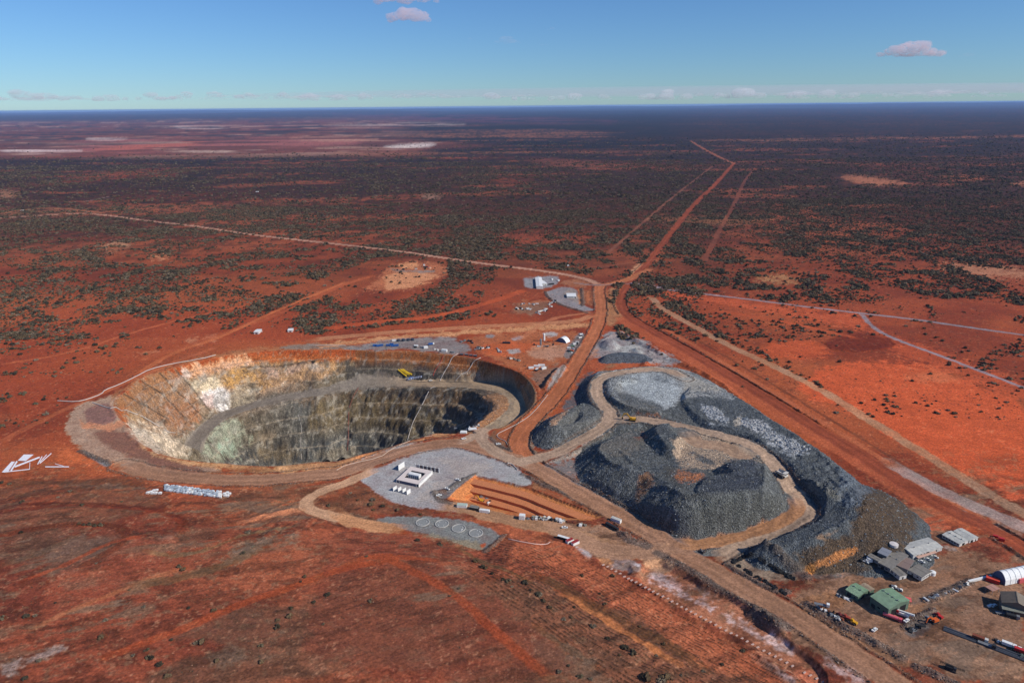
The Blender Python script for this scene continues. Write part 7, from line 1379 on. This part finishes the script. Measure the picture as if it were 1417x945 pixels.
scatter('around the batching plant', Q(zc, (640, 380), (740, 420), (820, 410), (900, 380)), 10, 1.2, 10, (.7, 1.2), (1, 3, 0)); scatter('beside the middle haul road yard corner', Q(zc, (1215, 265), (1150, 380), (1080, 500)), 14, 1.6, 11, (.7, 1.2), (0, 1, 2, 3, 5))
scatter('along the wall of the green workshop', q(z5, [(1080, 200), (1180, 250), (1260, 290)]), 9, .8, 12, (.6, 1), (0, 1, 3)); scatter('in front of the small green workshop shed', q(z5, [(350, 310), (450, 350), (570, 390)]), 9, 1, 13, (.6, 1), (0, 1, 2, 3)); scatter('on the small grey bunded pad', q(z8, [(130, 250), (220, 260), (300, 190), (380, 80)]), 12, 1.4, 14, (.6, 1.1), (1, 3, 1))
scatter('along the grey bank of the brown yard', q(Z6, [(680, 500), (760, 480), (850, 450), (930, 415)]), 14, .8, 15, (.5, .9), (0, 1, 2)); scatter('beside the near pit rim huts', q(Z2, [(850, 650), (900, 600), (950, 590), (970, 592)]), 8, .8, 16, (.7, 1.2), (0, 1, 2)); scatter('in the bottom of the terraced excavation', q(Z5, [(695, 372), (730, 350), (770, 365), (780, 385)]), 16, 1.4, 17, (.7, 1.4), (0, 1, 3, 3))
scatter('left of the grey office cluster', q(z4, [(10, 590), (60, 620), (100, 640), (60, 660)]), 9, 1, 18, (.7, 1.2), (0, 3, 1)); scatter('behind the long grey rail stack', q(z8, [(1100, 370), (1200, 400), (1300, 450), (1400, 560)]), 12, .8, 19, (.6, 1.1), (0, 3, 4, 5)); scatter('under the white gravel hut row', q(Z5, [(690, 405), (730, 420), (770, 430)]), 5, .5, 20, (.6, 1), (0, 3))
# tyres
ty = bmesh.new(); n = 12
for i in range(n):
    for (r0_, r1_, z0_, z1_2) in ((.5, 1.2, 0, 0), (1.2, 1.2, 0, .7), (1.2, .5, .7, .7), (.5, .5, .7, 0)):
        a0 = i*2*math.pi/n; a1 = (i+1)*2*math.pi/n; ty.faces.new([ty.verts.new(v) for v in ((math.cos(a0)*r0_, math.sin(a0)*r0_, z0_), (math.cos(a1)*r0_, math.sin(a1)*r0_, z0_), (math.cos(a1)*r1_, math.sin(a1)*r1_, z1_2), (math.cos(a0)*r1_, math.sin(a0)*r1_, z1_2))])
bmesh.ops.remove_doubles(ty, verts=ty.verts, dist=.001); tym = bpy.data.meshes.new('tyre'); ty.to_mesh(tym); ty.free(); tym.materials.append(RUBBER)
rd = random.Random(5)
for k in range(110):
    u_ = rd.random(); row = rd.choice((0, 1, 2))
    a, b = (((1055, 300), (1160, 255)), ((1065, 310), (1340, 470)), ((1200, 280), (1380, 390)))[row]
    p = at(*q(Z7, [(a[0]+(b[0]-a[0])*u_+rd.uniform(-7, 7), a[1]+(b[1]-a[1])*u_+rd.uniform(-5, 5))])[0])
    if hz_at(p.x, p.y) > 6: continue
    o = bpy.data.objects.new('tyre', tym); C.objects.link(o); o.location = p+Vector((0, 0, .1)); o.rotation_euler = (rd.uniform(-.5, .5), rd.uniform(-.5, .5), 0); s_ = rd.uniform(.8, 1.4); o.scale = (s_, s_, s_)
    ptag(o, 'old black machine tyre in the %s' % ('heaped tyre row at the corner of the dump foot', 'long tyre row beside the lower road', 'short tyre row under the dump slope')[row], 'tyre', 'old tyres by the dump foot')
# ---- loose rock on the dumps and along the road edges: nobody could count it
def rock_mesh(seed, m):
    rd = random.Random(seed); bm = bmesh.new(); v = bmesh.ops.create_icosphere(bm, subdivisions=1, radius=1)['verts']
    for q_ in v: q_.co = Vector((q_.co.x*1.2, q_.co.y, q_.co.z*.75))*rd.uniform(.7, 1.15)
    me = bpy.data.meshes.new('rock'); bm.to_mesh(me); bm.free(); me.materials.append(m); return me
def rocks(name, label, sel, n, smin, smax, cols, seed):
    rs = np.random.RandomState(seed); ids = np.nonzero(sel)[0]
    area = np.gradient(Ys)[(ids//NC)]*(0.9455*np.maximum(Yf[ids], 330)+110); w_ = area/area.sum(); k = rs.choice(ids, n, p=w_)
    me = bpy.data.meshes.new(name); me.vertices.add(n); co = np.stack([Xf[k]+rs.uniform(-.6, .6, n), Yf[k]+rs.uniform(-.4, .4, n), H[k]], 1).astype(np.float32); me.vertices.foreach_set('co', co.ravel())
    for nm, arr in (('size', (smin+(smax-smin)*rs.rand(n)**4)), ('turn', rs.rand(n)*6.28)): me.attributes.new(nm, 'FLOAT', 'POINT').data.foreach_set('value', arr.astype(np.float32))
    me.attributes.new('which', 'INT', 'POINT').data.foreach_set('value', rs.randint(0, len(cols), n).astype(np.int32))
    o = bpy.data.objects.new(name, me); C.objects.link(o); o['kind'] = 'stuff'; o['label'] = label; o['category'] = 'rocks'
    g2 = ng.copy(); g2.name = 'scatter_'+name; ois = [x for x in g2.nodes if x.bl_idname == 'GeometryNodeObjectInfo']
    ois.sort(key=lambda x: x.name)
    for i, x in enumerate(ois): x.inputs['Object'].default_value = bpy.data.objects.new('rock_form', rock_mesh(seed*10+i, cols[i]))
    o.modifiers.new('scatter', 'NODES').node_group = g2
GR = [mt((92, 98, 104), .9, 0, .1, 'grey_rock'), mt((60, 64, 70), .9, 0, .1, 'grey_rock'), mt((134, 136, 134), .9, 0, .1, 'grey_rock'), mt((104, 100, 90), .9, 0, .1, 'grey_rock')]
WR = [mt((156, 158, 160), .9, 0, .05, 'pale_rock'), mt((132, 136, 140), .9, 0, .05, 'pale_rock'), mt((176, 172, 166), .9, 0, .05, 'pale_rock'), mt((112, 116, 120), .9, 0, .05, 'pale_rock')]
D2 = np.zeros(N, bool)
for n_ in (SOUTH, EAST, WEST): D2 |= (CLS == CN.index(n_))
rocks('dump_rubble', 'loose grey rocks strewn over the waste rock dumps', D2, 14000, .12, .9, GR, 3)
pw = np.zeros(N, bool)
for pl in (q(Z3, [(1060, 480), (1130, 480), (1220, 560), (1200, 580), (1100, 540)]), q(Z3, [(1250, 530), (1300, 540), (1420, 580), (1420, 620), (1300, 590)]), q(Z4, [(690, 90), (800, 130), (900, 180), (1030, 240), (980, 280), (880, 240), (780, 170)])): pw |= inside(PX, PY, pl)
rocks('pale_rubble', 'whitish boulders heaped on top of the long rubble dump', pw & (CLS == CN.index(EAST)), 1500, .4, 1.9, WR, 4)
NR_ = CLS == CN.index(NORTH); rocks('platform_rubble', 'grey rocks along the edges of the pale rock platform', NR_ & ((H < 11.2) | (H > 13.5)), 7000, .15, .9, GR, 5)
bnd = np.zeros(N, bool)
for (name, s, d, al, sd, hw, col, berm, trk, bcol, soft, endd, fade) in ROADS:
    if bcol is not None or berm: bnd[s[(d > hw+.8) & (d < hw+4.0) & ~RM[s]]] = True
BR = [mt((120, 84, 62), .9, 0, .1, 'brown_rock'), mt((84, 58, 46), .9, 0, .1, 'brown_rock'), mt((140, 120, 104), .9, 0, .1, 'brown_rock'), mt((70, 62, 58), .9, 0, .1, 'brown_rock')]
for s_, d_, hw_, c_ in BUNDS: bnd[s_[(d_ < hw_*.8) & (CLS[s_] == 0)]] = True
rocks('road_edge_rubble', 'brown and grey stones banked along the haul road edges', bnd & (Yf < 1400) & ~PIT, 22000, .2, .75, BR, 6)
hl = (CLS == 0) & (Yf < 760) & ~RM & (H < 30) & (np.abs(PX-700) < 900)
rocks('field_stones', 'scattered stones and dry tufts on the old red hill', hl & (fbm(Xf, Yf, 40, 3, 401) > .5), 16000, .12, .6, [mt((120, 84, 60), .9), mt((150, 110, 84), .9), mt((66, 52, 36), .9), mt((74, 64, 46), .9)], 7)
